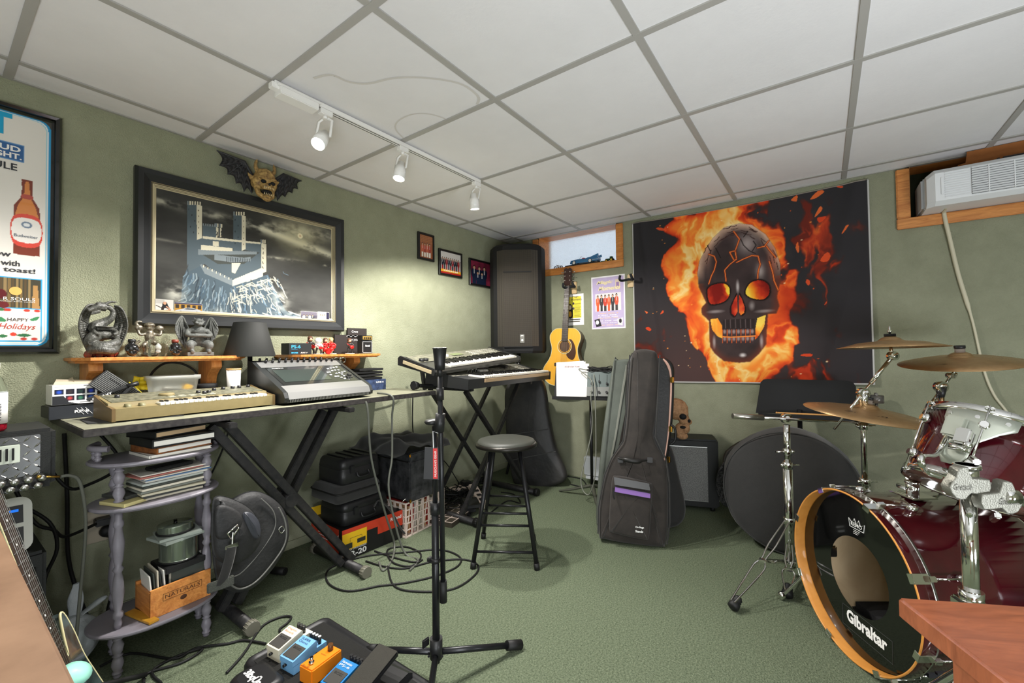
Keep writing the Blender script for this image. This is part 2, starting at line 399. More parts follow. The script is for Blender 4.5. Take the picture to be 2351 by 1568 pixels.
# windows
def casing(name, W, left=True):
    y0, y1, zs = W; tw = .062
    mb = MB()
    for a, b in ((y0, y1),):
        mb.box((XB-.009, (a+b)/2, zs-tw/2), (.018, b-a+2*tw, tw), bev=.004)
        mb.box((XB-.014, (a+b)/2, zs-tw+.008), (.012, b-a+2*tw-.01, .014), bev=.004)
    for yy, sg in ((y0, -1), (y1, 1)):
        mb.box((XB-.010, yy+sg*tw/2, (zs+CZ)/2-.005), (.018, tw-.002, CZ-zs-.012), bev=.004)
        mb.box((XB-.015, yy+sg*(tw-.01), (zs+CZ)/2-.005), (.012, .013, CZ-zs-.012), bev=.004)
    c_ = struct('window_casing', mb, m_oak, None)
    return c_
def window(name, W, pane_mat):
    y0, y1, zs = W
    o = bpy.data.objects.new(name, None); COL.objects.link(o); o['kind'] = 'structure'
    c = casing(name, W); c.parent = o; del c['kind']
    mb = MB(); d = TB-.02
    mb.box((XB+d/2, (y0+y1)/2, zs-.008), (d, y1-y0, .02)); mb.box((XB+d/2, (y0+y1)/2, CZ+.012), (d, y1-y0, .02))
    mb.box((XB+d/2, y0-.008, (zs+CZ)/2), (d, .02, CZ-zs+.04)); mb.box((XB+d/2, y1+.008, (zs+CZ)/2), (d, .02, CZ-zs+.04))
    mb.build('window_jamb', m_oak, o)
    if pane_mat:
        mb = MB(); mb.box((XB+TB-.045, (y0+y1)/2, (zs+CZ)/2), (.006, y1-y0, CZ-zs)); mb.build('window_pane', pane_mat, o)
    return o
m_frost = M('frosted_glass', (235, 243, 250), .5, trans=.85, ior=1.4, bump=(120, .8, .01))
window('window_1', W1, m_frost)
window('window_2', W2, None)
m_dark = M('dark_green_foam', (44, 50, 34), .9)
mb = MB(); mb.box((XB+TB-.03, (W2[0]+W2[1])/2, 2.0), (.02, W2[1]-W2[0], .36)); solo('window_filler_board', mb, m_dark, None, None, kind='structure')
mb = MB(); mb.box(((X0+X1)/2, YL-.004, .022), (X1-X0, .008, .044)); struct('baseboard_left', mb, m_wall)
# unseen plate added above the rear fill lamp, behind the camera
mb = MB(); mb.box((-1.0, -1.1, CZ-.012), (1.2, 1.2, .02)); struct('rear_fill_plate', mb, m_whitem)
# ================================================================ things on the left wall (wall plane y = YL, facing -y)
def wallframe(name, label, cat, x0, x1, z0, z1, wd, dep, prof, mats, im=None, tilt=0, group=None, matw=0, out=.004, mat_art=None):
    """picture frame on the left wall; prof = [(from outer edge, depth out from wall)], mats one material per strip"""
    T = Thing(name, label, cat, ((x0+x1)/2, YL-out, z0), group=group)
    names = {}
    for i in range(len(prof)-1):
        (a, da), (b, db) = prof[i], prof[i+1]; mb = names.setdefault(mats[i].name, (MB(T), mats[i]))[0]
        A = [V((x, YL-out-da, z)) for x, z in ((x0+a, z0+a), (x1-a, z0+a), (x1-a, z1-a), (x0+a, z1-a))]
        B = [V((x, YL-out-db, z)) for x, z in ((x0+b, z0+b), (x1-b, z0+b), (x1-b, z1-b), (x0+b, z1-b))]
        for k in range(4): mb.quad(A[k], A[(k+1) % 4], B[(k+1) % 4], B[k])
    for k, (mb, m) in enumerate(names.values()):
        if k == 0:
            O = [(x0, z0), (x1, z0), (x1, z1), (x0, z1)]; d0 = prof[0][1]
            for i in range(4):
                (xa, za), (xb, zb) = O[i], O[(i+1) % 4]; mb.quad((xa, YL-out, za), (xb, YL-out, zb), (xb, YL-out-d0, zb), (xa, YL-out-d0, za))
            mb.quad(*[(x, YL-out, z) for x, z in O])
        mb.build('frame' if k == 0 else 'liner', m, T)
    b = prof[-1][0]; yb = YL-out-prof[-1][1]
    if im is not None: art('picture', im, plane_map((x0+b, yb, z1-b), (x1-x0-2*b, 0, 0), (0, 0, -(z1-z0-2*b))), mat_art or m_artg, T, T)
    return T, yb
# ---- tall advertising poster in a glossy black frame (left part lies outside the picture)
m_gblk = M('gloss_black_frame', (14, 14, 15), .12, coat=.5)
PW, PH = 340, 440
im = canvas(PW, PH, (225, 222, 214)); px0, px1, pz0, pz1 = -.42, .331, 1.116, 2.058; FW = .028
def U(x): return (x-(px0+FW))/(px1-px0-2*FW)
def Wv(z): return ((pz1-FW)-z)/(pz1-pz0-2*FW)
im[:] = np.array((60, 58, 52))/255.
for w_, h_, c in ((.995, .99, (20, 150, 205)), (.975, .982, (238, 238, 235)), (.966, .976, (120, 200, 225)), (.960, .972, (228, 224, 216))): poly(im, [(a+.5, b+.5) for a, b in rrect(w_, h_, .04, 5)], c)
rect(im, U(-.2), Wv(1.406), U(.283), Wv(1.163), (60, 160, 205)); rect(im, U(-.2), Wv(1.402), U(.279), Wv(1.292), (66, 62, 50))
for k in range(9): rect(im, U(.165+.010*k), Wv(1.402), U(.172+.010*k), Wv(1.292), ((120, 98, 62), (86, 70, 48), (140, 118, 80))[k % 3])
poly(im, [(U(.258), Wv(1.38)), (U(.270), Wv(1.38)), (U(.276), Wv(1.292)), (U(.256), Wv(1.292))], (170, 130, 80)); ell(im, U(.18), Wv(1.34), .018, .02, (88, 22, 28)); ell(im, U(.185), Wv(1.30), .02, .014, (100, 30, 34))
rect(im, U(-.2), Wv(1.286), U(.279), Wv(1.169), (244, 232, 222))
for k in range(26): ell(im, U(.05+.225*rnd.random()), Wv(1.174 if k % 2 else 1.282), .012, .006, ((188, 60, 50), (60, 110, 70))[k % 3 == 0], soft=.3)
for (x, z, d, e) in ((.216, 1.188, .022, .008), (.198, 1.184, -.014, -.008)): spoly(im, [(U(x), Wv(z)), (U(x+d), Wv(z+.006)), (U(x+d*1.8), Wv(z)), (U(x+d), Wv(z-.007))], (50, 110, 70))
ell(im, U(.210), Wv(1.191), .012, .008, (200, 60, 45)); spoly(im, [(U(.252), Wv(1.25)), (U(.275), Wv(1.262)), (U(.27), Wv(1.247)), (U(.255), Wv(1.243))], (60, 130, 85)); spoly(im, [(U(.165), Wv(1.246)), (U(.18), Wv(1.255)), (U(.193), Wv(1.24)), (U(.178), Wv(1.236))], (60, 130, 85))
bx = U(.240); kx = .0335/(px1-px0-2*FW)
def bot(pts, c): spoly(im, [(bx+a*kx/.054, b) for a, b in pts]+[(bx-a*kx/.054, b) for a, b in pts[::-1]], c, k=4)
z_t, z_b = Wv(1.782), Wv(1.494); h_ = z_b-z_t
bot([(.019, z_t), (.022, z_t+.03*h_), (.024, z_t+.22*h_), (.045, z_t+.33*h_), (.054, z_t+.42*h_), (.054, z_t+.95*h_), (.045, z_b)], (120, 44, 18))
bot([(.008, z_t+.04*h_), (.014, z_t+.22*h_), (.034, z_t+.34*h_), (.042, z_t+.42*h_), (.042, z_t+.50*h_)], (212, 130, 60))
bot([(.020, z_t+.20*h_), (.021, z_t+.25*h_)], (176, 70, 56)); bot([(.054, z_t+.50*h_), (.054, z_t+.86*h_)], (214, 66, 48)); bot([(.050, z_t+.54*h_), (.050, z_t+.81*h_)], (236, 232, 226))
ell(im, bx, z_t+.60*h_, .020, .014, (110, 128, 150)); ell(im, bx, z_t+.60*h_, .012, .008, (225, 228, 230))
rect(im, U(.10), Wv(1.911), U(.232), Wv(1.845), (90, 140, 190)); rect(im, U(.10), Wv(1.907), U(.229), Wv(1.849), (38, 92, 150))
T, yb = wallframe('framed_poster', 'tall beer advertising poster in a glossy black frame at the left end of the wall', 'poster', px0, px1, pz0, pz1, .045, .03,
    [(0, .020), (.008, .032), (.018, .028), (.021, .016), (FW, .012)], [m_gblk, m_gblk, m_gblk, m_gblk], im)
ux, uz = V((1, 0, 0)), V((0, 0, 1)); yt = yb-.001
m_blue = M('print_blue', (18, 160, 205), .5); m_dk = M('print_dark', (45, 46, 52), .5); m_gld = M('print_gold', (222, 170, 90), .5); m_redp = M('print_red', (178, 66, 56), .5); m_navy = M('print_navy', (70, 84, 104), .5)
def lett(txts, mat, name='lettering'):
    for t in txts:
        mb = MB(T); mb.text(t[0], V(t[1]), ux, uz, *t[2:4], **(t[4] if len(t) > 4 else {})); mb.build(name, mat, T)
lett([('T', (.143, yt, 1.937), .058, .083, dict(bold=.04))], m_blue)
lett([('BUD', (.150, yt, 1.880), .073, .021, dict(bold=.03)), ('LIGHT.', (.135, yt, 1.853), .091, .021, dict(bold=.03))], m_wpaint)
lett([('ULE', (.155, yt, 1.808), .06, .026, dict(bold=.02)), ('now', (.145, yt, 1.480), .058, .014, dict(bold=.02)), ('with', (.178, yt, 1.447), .047, .020, dict(bold=.02)), ('right toast!', (.110, yt, 1.419), .155, .023, dict(bold=.02)), ('HAPPY', (.196, yt, 1.239), .053, .013)], m_dk)
lett([('Budweiser', (.210, yt, 1.560), .060, .011)], m_navy); lett([('Holidays', (.175, yt, 1.203), .092, .028, dict(shear=.3))], m_redp)
lett([('R SOULS', (.185, yt, 1.318), .080, .011), ('CLASSIC ROCK COVERS', (.178, yt, 1.312), .087, .003)], m_wpaint)
mb = MB(T); mb.cyl((.215, yt, 1.353), (.215, yt-.0006, 1.353), .016, n=24); mb.cyl((.215, yt-.0006, 1.353), (.215, yt-.0008, 1.353), .005, n=16); mb.build('record_emblem', m_gld, T)
M_CANVAS = MA('oil_on_canvas', .7, 0)
# ---- castle painting (a generic moonlit castle on a rock)
CW, CH = 500, 320
im = canvas(CW, CH, (58, 58, 55)); yy, xx = np.mgrid[0:CH, 0:CW]; u = xx/CW; v = yy/CH
def cq(px, py): p = ony(px, py, YL-.017); return ((p.x-.634)/.864, (1.871-p.z)/.553)
def cl_(L): return [cq(*q) for q in L]
im *= (.55+.85*fbm(CH, CW, 4, 3, ax=2.2))[..., None]; cl = fbm(CH, CW, 7, 9, ax=2.0); cl2 = fbm(CH, CW, 20, 10, ax=1.6)
mu, mv = cq(689, 542)
for c0, c1, wd, a_ in (((370, 462), (560, 512), .035, .7), ((560, 508), (768, 590), .045, 1), ((600, 515), (768, 545), .05, .6), ((620, 590), (768, 612), .015, .7), ((345, 545), (430, 560), .012, .3)):
    (ua, va), (ub, vb) = cq(*c0), cq(*c1); t = np.clip((u-ua)/(ub-ua), 0, 1); blend(im, np.exp(-((v-va-(vb-va)*t)/wd)**2)*(u > ua-.02)*(u < ub+.03)*np.clip((cl*.6+cl2*.5-.42)*5, 0, 1), (216, 213, 192), a_)
blend(im, np.exp(-(((u-mu)/.17)**2+((v-mv)/.22)**2))*(.45+.55*cl2), (232, 224, 180), .8); ell(im, mu, mv, .018, .028, (240, 230, 192)); ell(im, mu, mv, .006, .009, (200, 150, 110), .6)
LT, DK, MD, BK = (214, 208, 184), (82, 95, 102), (124, 134, 138), (46, 52, 55)
def pq(L, c, a=1.0): poly(im, cl_(L), c, a)
pq([(415, 700), (420, 640), (432, 612), (458, 604), (534, 652), (615, 630), (634, 668), (655, 712), (690, 735), (480, 728)], (76, 92, 102))
pq([(432, 625), (433, 560), (452, 540), (600, 560), (604, 622), (590, 642), (534, 655), (470, 606)], DK); pq([(466, 585), (535, 570), (596, 580), (560, 606), (500, 606)], (66, 70, 66)); pq([(455, 572), (590, 578), (590, 584), (455, 585)], MD)
def tower(x0, xm, x1, yt, yb, yd=None):
    pq([(x0, yt+1), (xm, yt+4), (xm, yb), (x0, yd or yb)], DK); pq([(xm, yt+3), (x1, yt+6), (x1, yb-4), (xm, yb)], LT); n = max(3, int((x1-x0)/5))
    for k in range(n): X = x0+(x1-x0)*k/n; pq([(X, yt-5+.3*k), (X+3, yt-5+.3*k), (X+3, yt+4), (X, yt+4)], LT if X > x0+3 else MD)
    for k in range(5): X = x0+3+(k*7) % max(4, xm-x0-5); Y = yt+12+(yb-yt-18)*k/5; pq([(X, Y), (X+1.5, Y), (X+1.5, Y+4), (X, Y+4)], BK); pq([(xm+3, Y+3), (xm+5, Y+3), (xm+5, Y+6), (xm+3, Y+6)], (120, 110, 90))
tower(430, 452, 464, 467, 551, 612); tower(536, 555, 564, 491, 576); pq([(466, 517), (493, 520), (493, 546), (466, 546)], DK); [pq([(466+5*k, 513+.6*k), (469+5*k, 513+.6*k), (469+5*k, 518+.6*k), (466+5*k, 518+.6*k)], MD) for k in range(6)]; tower(493, 496, 502, 518, 546); tower(504, 505, 509, 519, 546)
pq([(466, 542), (600, 557), (600, 561), (466, 548)], LT); pq([(489, 553), (502, 555), (502, 566), (489, 564)], LT); pq([(462, 562), (534, 570), (534, 577), (462, 574)], LT); pq([(492, 584), (560, 592), (575, 590), (575, 600), (530, 602), (492, 596)], MD); [pq([(520+4*k, 590+.3*k), (521.5+4*k, 590+.3*k), (521.5+4*k, 601), (520+4*k, 601)], BK) for k in range(14)]
tower(598, 600, 611, 555, 628); pq([(532, 604), (553, 604), (540, 628), (532, 625)], LT); pq([(459, 607), (534, 643), (534, 656), (470, 628)], MD); pq([(534, 643), (600, 615), (603, 634), (534, 657)], (196, 196, 182)); pq([(566, 632), (604, 616), (604, 634), (566, 648)], LT)
for k in range(15): pq([(462+4.8*k, 606+2.3*k), (464.5+4.8*k, 607+2.3*k), (464.5+4.8*k, 612+2.3*k), (462+4.8*k, 611+2.3*k)], LT if k % 2 else MD)
for k in range(13): pq([(538+5*k, 640-2*k), (541+5*k, 639-2*k), (541+5*k, 645-2*k), (538+5*k, 646-2*k)], LT)
r9 = random.Random(4)
for k in range(230):
    X = r9.uniform(418, 650); top = 612+max(0, (534-abs(X-534)-420))*.42 if X < 534 else 655-(X-534)*.28; top = max(top, 622 if X > 600 else 610); Y = r9.uniform(top, 716); L = r9.uniform(8, 26); lt = X > 525; c = r9.choice(((226, 220, 200), (206, 204, 190), (110, 136, 156), (50, 58, 64)) if lt else ((120, 142, 156), (160, 172, 176), (48, 58, 66), (70, 92, 110)))
    stroke(im, cl_([(X, Y), (X+r9.uniform(-3, 3)+(2 if lt else -1), Y+L*.5), (X+(X-530)*.10+r9.uniform(-3, 3), Y+L)]), r9.uniform(.003, .007), c, .8, 1)
for k in range(26): X = r9.uniform(540, 625); Y = 655-(X-534)*.2+r9.uniform(0, 45); stroke(im, cl_([(X-9, Y+3), (X+3, Y-1), (X+10, Y+4)]), .006, LT, .8, 1)
for k in range(24): X = r9.uniform(480, 700); Y = 722+r9.uniform(-6, 10); stroke(im, cl_([(X-12, Y-4), (X+14, Y+5)]), .007, r9.choice(((214, 214, 202), (120, 146, 160), (70, 84, 92))), .8, 1)
for (sx, sy, a_, b_) in ((402, 672, .045, .09), (645, 690, .05, .10), (470, 715, .08, .04), (690, 720, .12, .03)): su, sv = cq(sx, sy); blend(im, np.exp(-(((u-su)/a_)**2+((v-sv)/b_)**2))*np.clip(cl2*3-.9, 0, 1), (228, 228, 214), .8)
m_matblk = M('satin_black_moulding', (34, 36, 38), .38); m_liner = M('champagne_liner', (196, 184, 150), .5, metal=.25); m_lined = M('liner_groove', (92, 84, 66), .6)
T, yb = wallframe('castle_painting', 'large painting of a moonlit castle on a rock in a wide black frame', 'painting', .556, 1.576, 1.240, 1.949, .075, .04,
    [(0, .022), (.008, .042), (.028, .040), (.052, .024), (.057, .024), (.058, .019), (.063, .019), (.0635, .022), (.0675, .022), (.068, .018), (.072, .018), (.0725, .014), (.078, .013)],
    [m_matblk]*4+[m_liner, m_lined, m_liner, m_liner, m_lined, m_liner, m_lined, m_liner], im, mat_art=M_CANVAS)
# snapshots tucked in the frame
def snap(x0, x1, z0, z1, im, label):
    mb = MB(); mb.box(((x0+x1)/2, yb-.0015, (z0+z1)/2), (x1-x0, .001, z1-z0)); T = Thing('snapshot', label, 'photo', ((x0+x1)/2, yb-.001, z0), group='snapshots tucked into the castle frame')
    mb.T = T; mb.build('photo_paper', m_paper, T); art('photo_print', im, plane_map((x0+.001, yb-.0025, z1-.001), (x1-x0-.002, 0, 0), (0, 0, -(z1-z0-.002))), m_artg, T, T)
i1 = canvas(60, 60, (214, 210, 204)); rect(i1, .0, .0, .5, .3, (190, 186, 180)); spoly(i1, [(.42, .2), (.62, .2), (.72, .6), (.4, .6)], (30, 26, 26)); ell(i1, .52, .26, .09, .11, (210, 160, 130)); spoly(i1, [(.38, .45), (.7, .42), (.85, .95), (.35, .95)], (44, 40, 44)); spoly(i1, [(.0, .8), (.5, .78), (.9, .98), (.0, 1)], (96, 36, 40)); stroke(i1, [(.05, .45), (.7, .8)], .05, (50, 30, 24)); spoly(i1, [(.5, .62), (.72, .68), (.7, .9), (.5, .84)], (232, 226, 214)); stroke(i1, [(.62, .5), (.85, .7), (.6, .75)], .07, (210, 156, 126))
snap(.632, .700, 1.296, 1.362, i1, 'snapshot of a dark-haired person playing guitar, left corner of castle frame')
i2 = canvas(80, 60, (186, 140, 60)); rect(i2, 0, 0, 1, .12, (60, 60, 90)); [rect(i2, .04+.2*k, .15, .16+.2*k, .45, (60, 50, 44)) for k in range(5)]; rect(i2, 0, .72, 1, 1, (150, 120, 90)); spoly(i2, [(.06, .62), (.25, .5), (.45, .38), (.7, .4), (.95, .55), (.95, .72), (.08, .74)], (196, 198, 202)); spoly(i2, [(.36, .5), (.47, .42), (.68, .43), (.78, .52)], (60, 64, 70)); [ell(i2, x, .74, .065, .09, (40, 40, 42)) for x in (.22, .8)]; [ell(i2, x, .74, .035, .05, (200, 200, 200)) for x in (.22, .8)]
snap(.703, .815, 1.292, 1.353, i2, 'snapshot of a silver car outside a yellow building, tucked in castle frame')
i3 = canvas(70, 50, (84, 80, 92)); rect(i3, 0, 0, 1, .35, (110, 104, 116)); crowd(i3, .1, .3, .9, 1, 4, [(230, 228, 224), (40, 40, 50)], [(30, 30, 40), (220, 220, 220)]); snap(1.305, 1.405, 1.292, 1.352, i3, 'grey snapshot of a small seated group, lower right of castle painting')
i4 = canvas(60, 50, (168, 164, 156)); rect(i4, .75, 0, 1, 1, (40, 38, 60)); crowd(i4, .15, .25, .75, 1, 3, [(225, 222, 216)], [(210, 208, 200)]); snap(1.408, 1.483, 1.290, 1.356, i4, 'pale snapshot of three people in white, rightmost tucked in castle frame')
# ---- three small framed band photos
def bandframe(pts, im, label, matc=None):
    a, b = pts
    wallframe('photo_frame', label, 'photo frame', a[0], b[0], a[1], b[1], .02, .02, [(0, .014), (.004, .018), (.015, .016), (.017, .010)], [M('black_wood_frame', (22, 21, 20), .4)]*3, im, group='small framed band photos')
b1 = canvas(60, 84, (150, 86, 50)); rect(b1, 0, 0, 1, .32, (166, 104, 62)); [stroke(b1, [(0, .05+.07*k), (.5, .08+.07*k), (1, .04+.07*k)], .02, (110, 60, 38)) for k in range(4)]; crowd(b1, .12, .33, .95, .95, 4, [(196, 96, 70), (160, 60, 44)], [(236, 230, 218)])
bandframe(((2.208, 1.811), (2.374, 2.018)), b1, 'small upright framed photo of four performers in orange tops')
b2 = canvas(90, 72, (170, 160, 156)); rect(b2, 0, 0, 1, .3, (222, 218, 214)); crowd(b2, .05, .25, .98, .8, 9, [(30, 40, 56), (36, 44, 50), (150, 30, 36)], [(150, 34, 40), (28, 34, 48)]); rect(b2, 0, .80, 1, .98, (222, 160, 44)); rect(b2, 0, .92, 1, 1, (160, 30, 30)); [rect(b2, .15+.09*k, .84, .21+.09*k, .88, (250, 246, 230)) for k in range(8)]
bandframe(((2.425, 1.722), (2.695, 1.931)), b2, 'framed photo of a large band above a yellow caption strip')
b3 = canvas(90, 76, (122, 40, 62)); b3 *= (.7+.6*fbm(76, 90, 7, 4))[..., None]; crowd(b3, .05, .2, .95, 1, 3, [(24, 34, 56)], [(24, 34, 56)]); crowd(b3, .25, .45, .78, 1.05, 2, [(28, 38, 60)], [(24, 34, 56)])
bandframe(((2.788, 1.683), (3.089, 1.916)), b3, 'framed photo of a five-piece group in tuxedos on a crimson backdrop')
# ---- winged horned skull above the painting
T = Thing('winged_skull_plaque', 'horned skull plaque with black bat wings mounted above the castle painting', 'wall ornament', (1.08, YL-.02, 1.93))
m_bone = M('ivory_resin', (202, 168, 104), .55, var=(60, .9), c2=(96, 66, 34)); m_wing = M('black_wing_resin', (34, 34, 37), .4, var=(40, .5), c2=(62, 62, 66), bump=(90, .6, .003))
def K(x, z, d=.05): return V((x, YL-d, z))
mb = MB(T)
mb.ball(K(1.08, 2.045, .07), (.052, .06, .05)); mb.ball(K(1.045, 2.015, .065), (.03, .04, .035)); mb.ball(K(1.115, 2.015, .065), (.03, .04, .035))
mb.ball(K(1.052, 2.03, .115), (.022, .012, .01)); mb.ball(K(1.106, 2.03, .115), (.022, .012, .01)); mb.ball(K(1.08, 1.99, .10), (.034, .03, .022))
mb.tube([K(1.038, 1.99, .07), K(1.045, 1.95, .085), K(1.078, 1.925, .10), K(1.112, 1.95, .085), K(1.12, 1.99, .07)], .014); mb.ball(K(1.08, 1.932, .10), (.026, .022, .018))
for x, sx in ((1.045, -1), (1.118, 1)): mb.tube(smooth([K(x, 2.07, .07), K(x+sx*.012, 2.10, .075), K(x+sx*.004, 2.135, .08)], 4), [.011]*4+[.008]*3+[.003]*3)
for sx in (-1, 1): mb.tube([K(1.08+sx*.055, 2.03, .06), K(1.08+sx*.085, 2.055, .06)], [.014, .004])
sk = mb.build('skull', m_bone, T, remesh=.0035)
mb = MB(T)
for x in (1.058, 1.104): mb.ball(K(x, 2.012, .112), (.014, .010, .010), n=10)
mb.ball(K(1.081, 1.998, .127), (.006, .006, .009), n=8); mb.ball(K(1.08, 1.963, .098), (.026, .022, .014)); mb.build('sockets', m_blkm, T)
mb = MB(T)
for k in range(6):
    x = 1.058+.009*k; mb.cyl(K(x, 1.983, .125), K(x, 1.969 if k in (0, 5) else 1.974, .127), .0035, .001, n=6); mb.cyl(K(x, 1.943, .12), K(x, 1.953, .122), .003, .001, n=6)
mb.build('teeth', M('tooth_ivory', (226, 206, 160), .4), T)
for sg in (-1, 1):
    mb = MB(T)
    tip = K(1.08+sg*.215, 2.123 if sg < 0 else 2.105, .045); root = K(1.08+sg*.035, 2.03, .04); elbow = K(1.08+sg*.10, 2.098, .075)
    low = [K(1.08+sg*.20, 2.055, .035), K(1.08+sg*.165, 2.02, .04), K(1.08+sg*.125, 1.985, .04), K(1.08+sg*.085, 1.955, .035), K(1.08+sg*.05, 1.955, .04)]
    pts = [tip]+low
    for a, b in zip(pts[:-1], pts[1:]):
        n_ = 8; rows = []
        for i in range(n_+1):
            t = i/n_; e = a.lerp(b, t); e = e.lerp(elbow, .16*math.sin(math.pi*t)); rows.append([elbow.lerp(e, s_)+V((0, -.008*math.sin(math.pi*s_)*math.sin(math.pi*t), 0)) for s_ in (0, .25, .5, .75, 1)])
        for i in range(n_):
            for j in range(4): mb.add([rows[i][j], rows[i+1][j], rows[i+1][j+1], rows[i][j+1]], [[0, 1, 2, 3]], True)
    mb.add([root, elbow, pts[-1]], [[0, 1, 2]])
    mb.build('wing', m_wing, T, solid=.003)
    mb = MB(T); mb.tube([root, elbow, tip], [.010, .008, .003]);
    for p in low: mb.tube([elbow, p], [.005, .002], n=6)
    mb.build('wing_bones', m_wing, T)
# ---- the two oak shelves with brackets
ZS0, ZS1 = 1.077, 1.099; YF = 2.275
def shelf(name, label, x0, x1, brk):
    T = Thing(name, label, 'shelf', ((x0+x1)/2, YL, ZS0)); mb = MB(T)
    for (za, zb, ins) in ((ZS0, ZS0+.007, .012), (ZS0+.007, ZS0+.010, .006), (ZS0+.010, ZS1, 0)):
        c = .05; P = [(x0+ins, YL-.002), (x0+ins, YF+c+ins), (x0+c*.9+ins, YF+ins), (x1-c*.9-ins, YF+ins), (x1-ins, YF+c+ins), (x1-ins, YL-.002)]
        mb.prism(P[::-1], (0, 0, za) , (1, 0, 0), (0, 1, 0), -(zb-za) if False else (zb-za))
    mb.build('shelf_board', m_oak, T)
    for bx_ in brk:
        mb = MB(T); pr = [(0, 0), (.155, 0), (.16, -.03), (.13, -.05), (.105, -.075), (.095, -.11), (.07, -.125), (.065, -.16), (.035, -.185), (0, -.20)]
        pr = [(p.x, p.y) for p in smooth([(a, b, 0) for a, b in pr[1:]], 3)]+[(0, -.20), (0, 0)]
        mb.prism(pr, (bx_-.02, YL-.002, ZS0-.0005), (0, -1, 0), (0, 0, 1), .042); mb.build('bracket', m_oakz, T)
    return T
shelf('wall_shelf', 'longer honey oak wall shelf carrying the dragon and gargoyle statues', .345, .955, (.453, .868))
shelf('wall_shelf', 'honey oak wall shelf right of the black lampshade carrying small musicians', 1.165, 1.76, (1.26, 1.62))
# ================================================================ ornaments on the shelves
SZ = ZS1+.0005
m_drag = M('pewter_dragon', (52, 53, 50), .38, var=(70, .9), c2=(92, 92, 86), bump=(140, .8, .003)); m_garg = M('grey_stone_resin', (100, 102, 98), .6, var=(60, .8), c2=(66, 68, 66), bump=(160, .6, .002))
def tb(mb, pts, rs, k=5, n=8): mb.tube(smooth([V(p) for p in pts], k), [rs[0]+(rs[-1]-rs[0])*i/(len(pts)*k) for i in range((len(pts)-1)*k+1)] if len(rs) == 2 else rs, n)
def bodytube(mb, P, Rr, n=10):
    pts = []; rs = []
    for i in range(len(P)-1):
        pass
    sp = smooth([V(p) for p in P], 5); m = len(sp)-1
    for i in range(len(sp)):
        t = i/m*(len(Rr)-1); a = int(min(t, len(Rr)-2)); rs.append(Rr[a]+(Rr[a+1]-Rr[a])*(t-a))
    mb.tube(sp, rs, n)
# dragon, 0.25 tall, on a red rock base, centre x .545
dx = .437; dy = 2.37
T = Thing('dragon_statue', 'dark winged dragon statue coiled on a rock base with red glowing cracks', 'statue', (dx, dy, SZ))
def D(x, z, y=0): return V((x, y, z))
mb = MB(); 
bodytube(mb, [D(.02, .10), D(-.03, .13, .0), D(.01, .155, .01), D(.045, .18, .0), D(.05, .212, 0), D(.025, .228, -.005), D(-.005, .222, -.01)], [.036, .030, .022, .016, .013, .012, .013])
bodytube(mb, [D(.012, .226, -.02), D(-.02, .226, -.03), D(-.045, .215, -.035), D(-.068, .205, -.04)], [.021, .019, .012, .008]); bodytube(mb, [D(-.015, .208, -.03), D(-.035, .198, -.035), D(-.055, .190, -.038)], [.011, .008, .004], 8); mb.ball(D(-.066, .211, -.04), (.007, .007, .006)); mb.ball(D(-.022, .238, -.035), (.013, .012, .007))
for s_ in (-.032, -.004): bodytube(mb, [D(.01, .238, s_), D(.034, .250, s_), D(.062, .250, s_)], [.009, .006, .002], 6)
bodytube(mb, [D(-.01, .236), D(-.008, .248), D(-.002, .258)], [.006, .003, .001], 6)
bodytube(mb, [D(.04, .11, .01), D(-.04, .09, -.03), D(-.055, .06, -.03), D(.0, .05, -.05), D(.06, .065, -.03), D(.07, .09, 0), D(.085, .12, .0), D(.09, .145, 0)], [.03, .026, .024, .022, .02, .014, .008, .003])
bodytube(mb, [D(-.06, .03, -.03), D(-.02, .035, -.06), D(.04, .03, -.055), D(.075, .05, -.02)], [.018, .02, .018, .01]); mb.ball(D(-.0, .10, -.02), (.045, .03, .022))
for s_ in (-1, 1):
    bodytube(mb, [D(.01+s_*.035, .125, -.01), D(.01+s_*.05, .11, -.04), D(.01+s_*.03, .10, -.055)], [.014, .01, .008], 8)
mb.build('body', m_drag, T, remesh=.0022)
mb = MB(); mb.box(D(.008, .128, -.02), (.075, .05, .012), bev=.003); mb.cyl(D(.008, .132, -.02), D(.008, .138, -.02), .04, .043, n=16); mb.build('dish', m_drag, T)
for s_ in (-1, 1):
    mb = MB(); cx = .008
    out = [D(cx+s_*.045, .235, -.01), D(cx+s_*.075, .225, -.02), D(cx+s_*.10, .18, -.02), D(cx+s_*.105, .13, -.015), D(cx+s_*.09, .08, -.005), D(cx+s_*.065, .025, 0)]
    inn = [D(cx+s_*.047, .232, -.01), D(cx+s_*.05, .205, .005), D(cx+s_*.058, .165, .02), D(cx+s_*.05, .14, .02), D(cx+s_*.04, .10, .02), D(cx+s_*.05, .04, .015)]
    O, I = smooth(out, 5), smooth(inn, 5)
    for i in range(len(O)-1):
        for j in range(3):
            a, b = j/3, (j+1)/3; mb.add([O[i].lerp(I[i], a), O[i+1].lerp(I[i+1], a), O[i+1].lerp(I[i+1], b), O[i].lerp(I[i], b)], [[0, 1, 2, 3]], True)
    mb.build('wing', m_drag, T, solid=.004)
    mb = MB(); mb.tube(O, .005); [mb.tube([O[k], I[min(len(I)-1, k+3)]], [.004, .002], n=6) for k in range(6, len(O), 5)]; mb.build('wing_bones', m_drag, T)
mb = MB(); [mb.ball(D(-.06+.024*k, .012+.006*(k % 2), -.02+.02*(k % 2)), (.02, .03, .02), n=7, sm=False) for k in range(6)]; mb.build('rock_base', M('ember_rock', (78, 66, 60), .7, var=(50, 1), c2=(150, 48, 24)), T); T.o.scale = (.68, .85, .90)
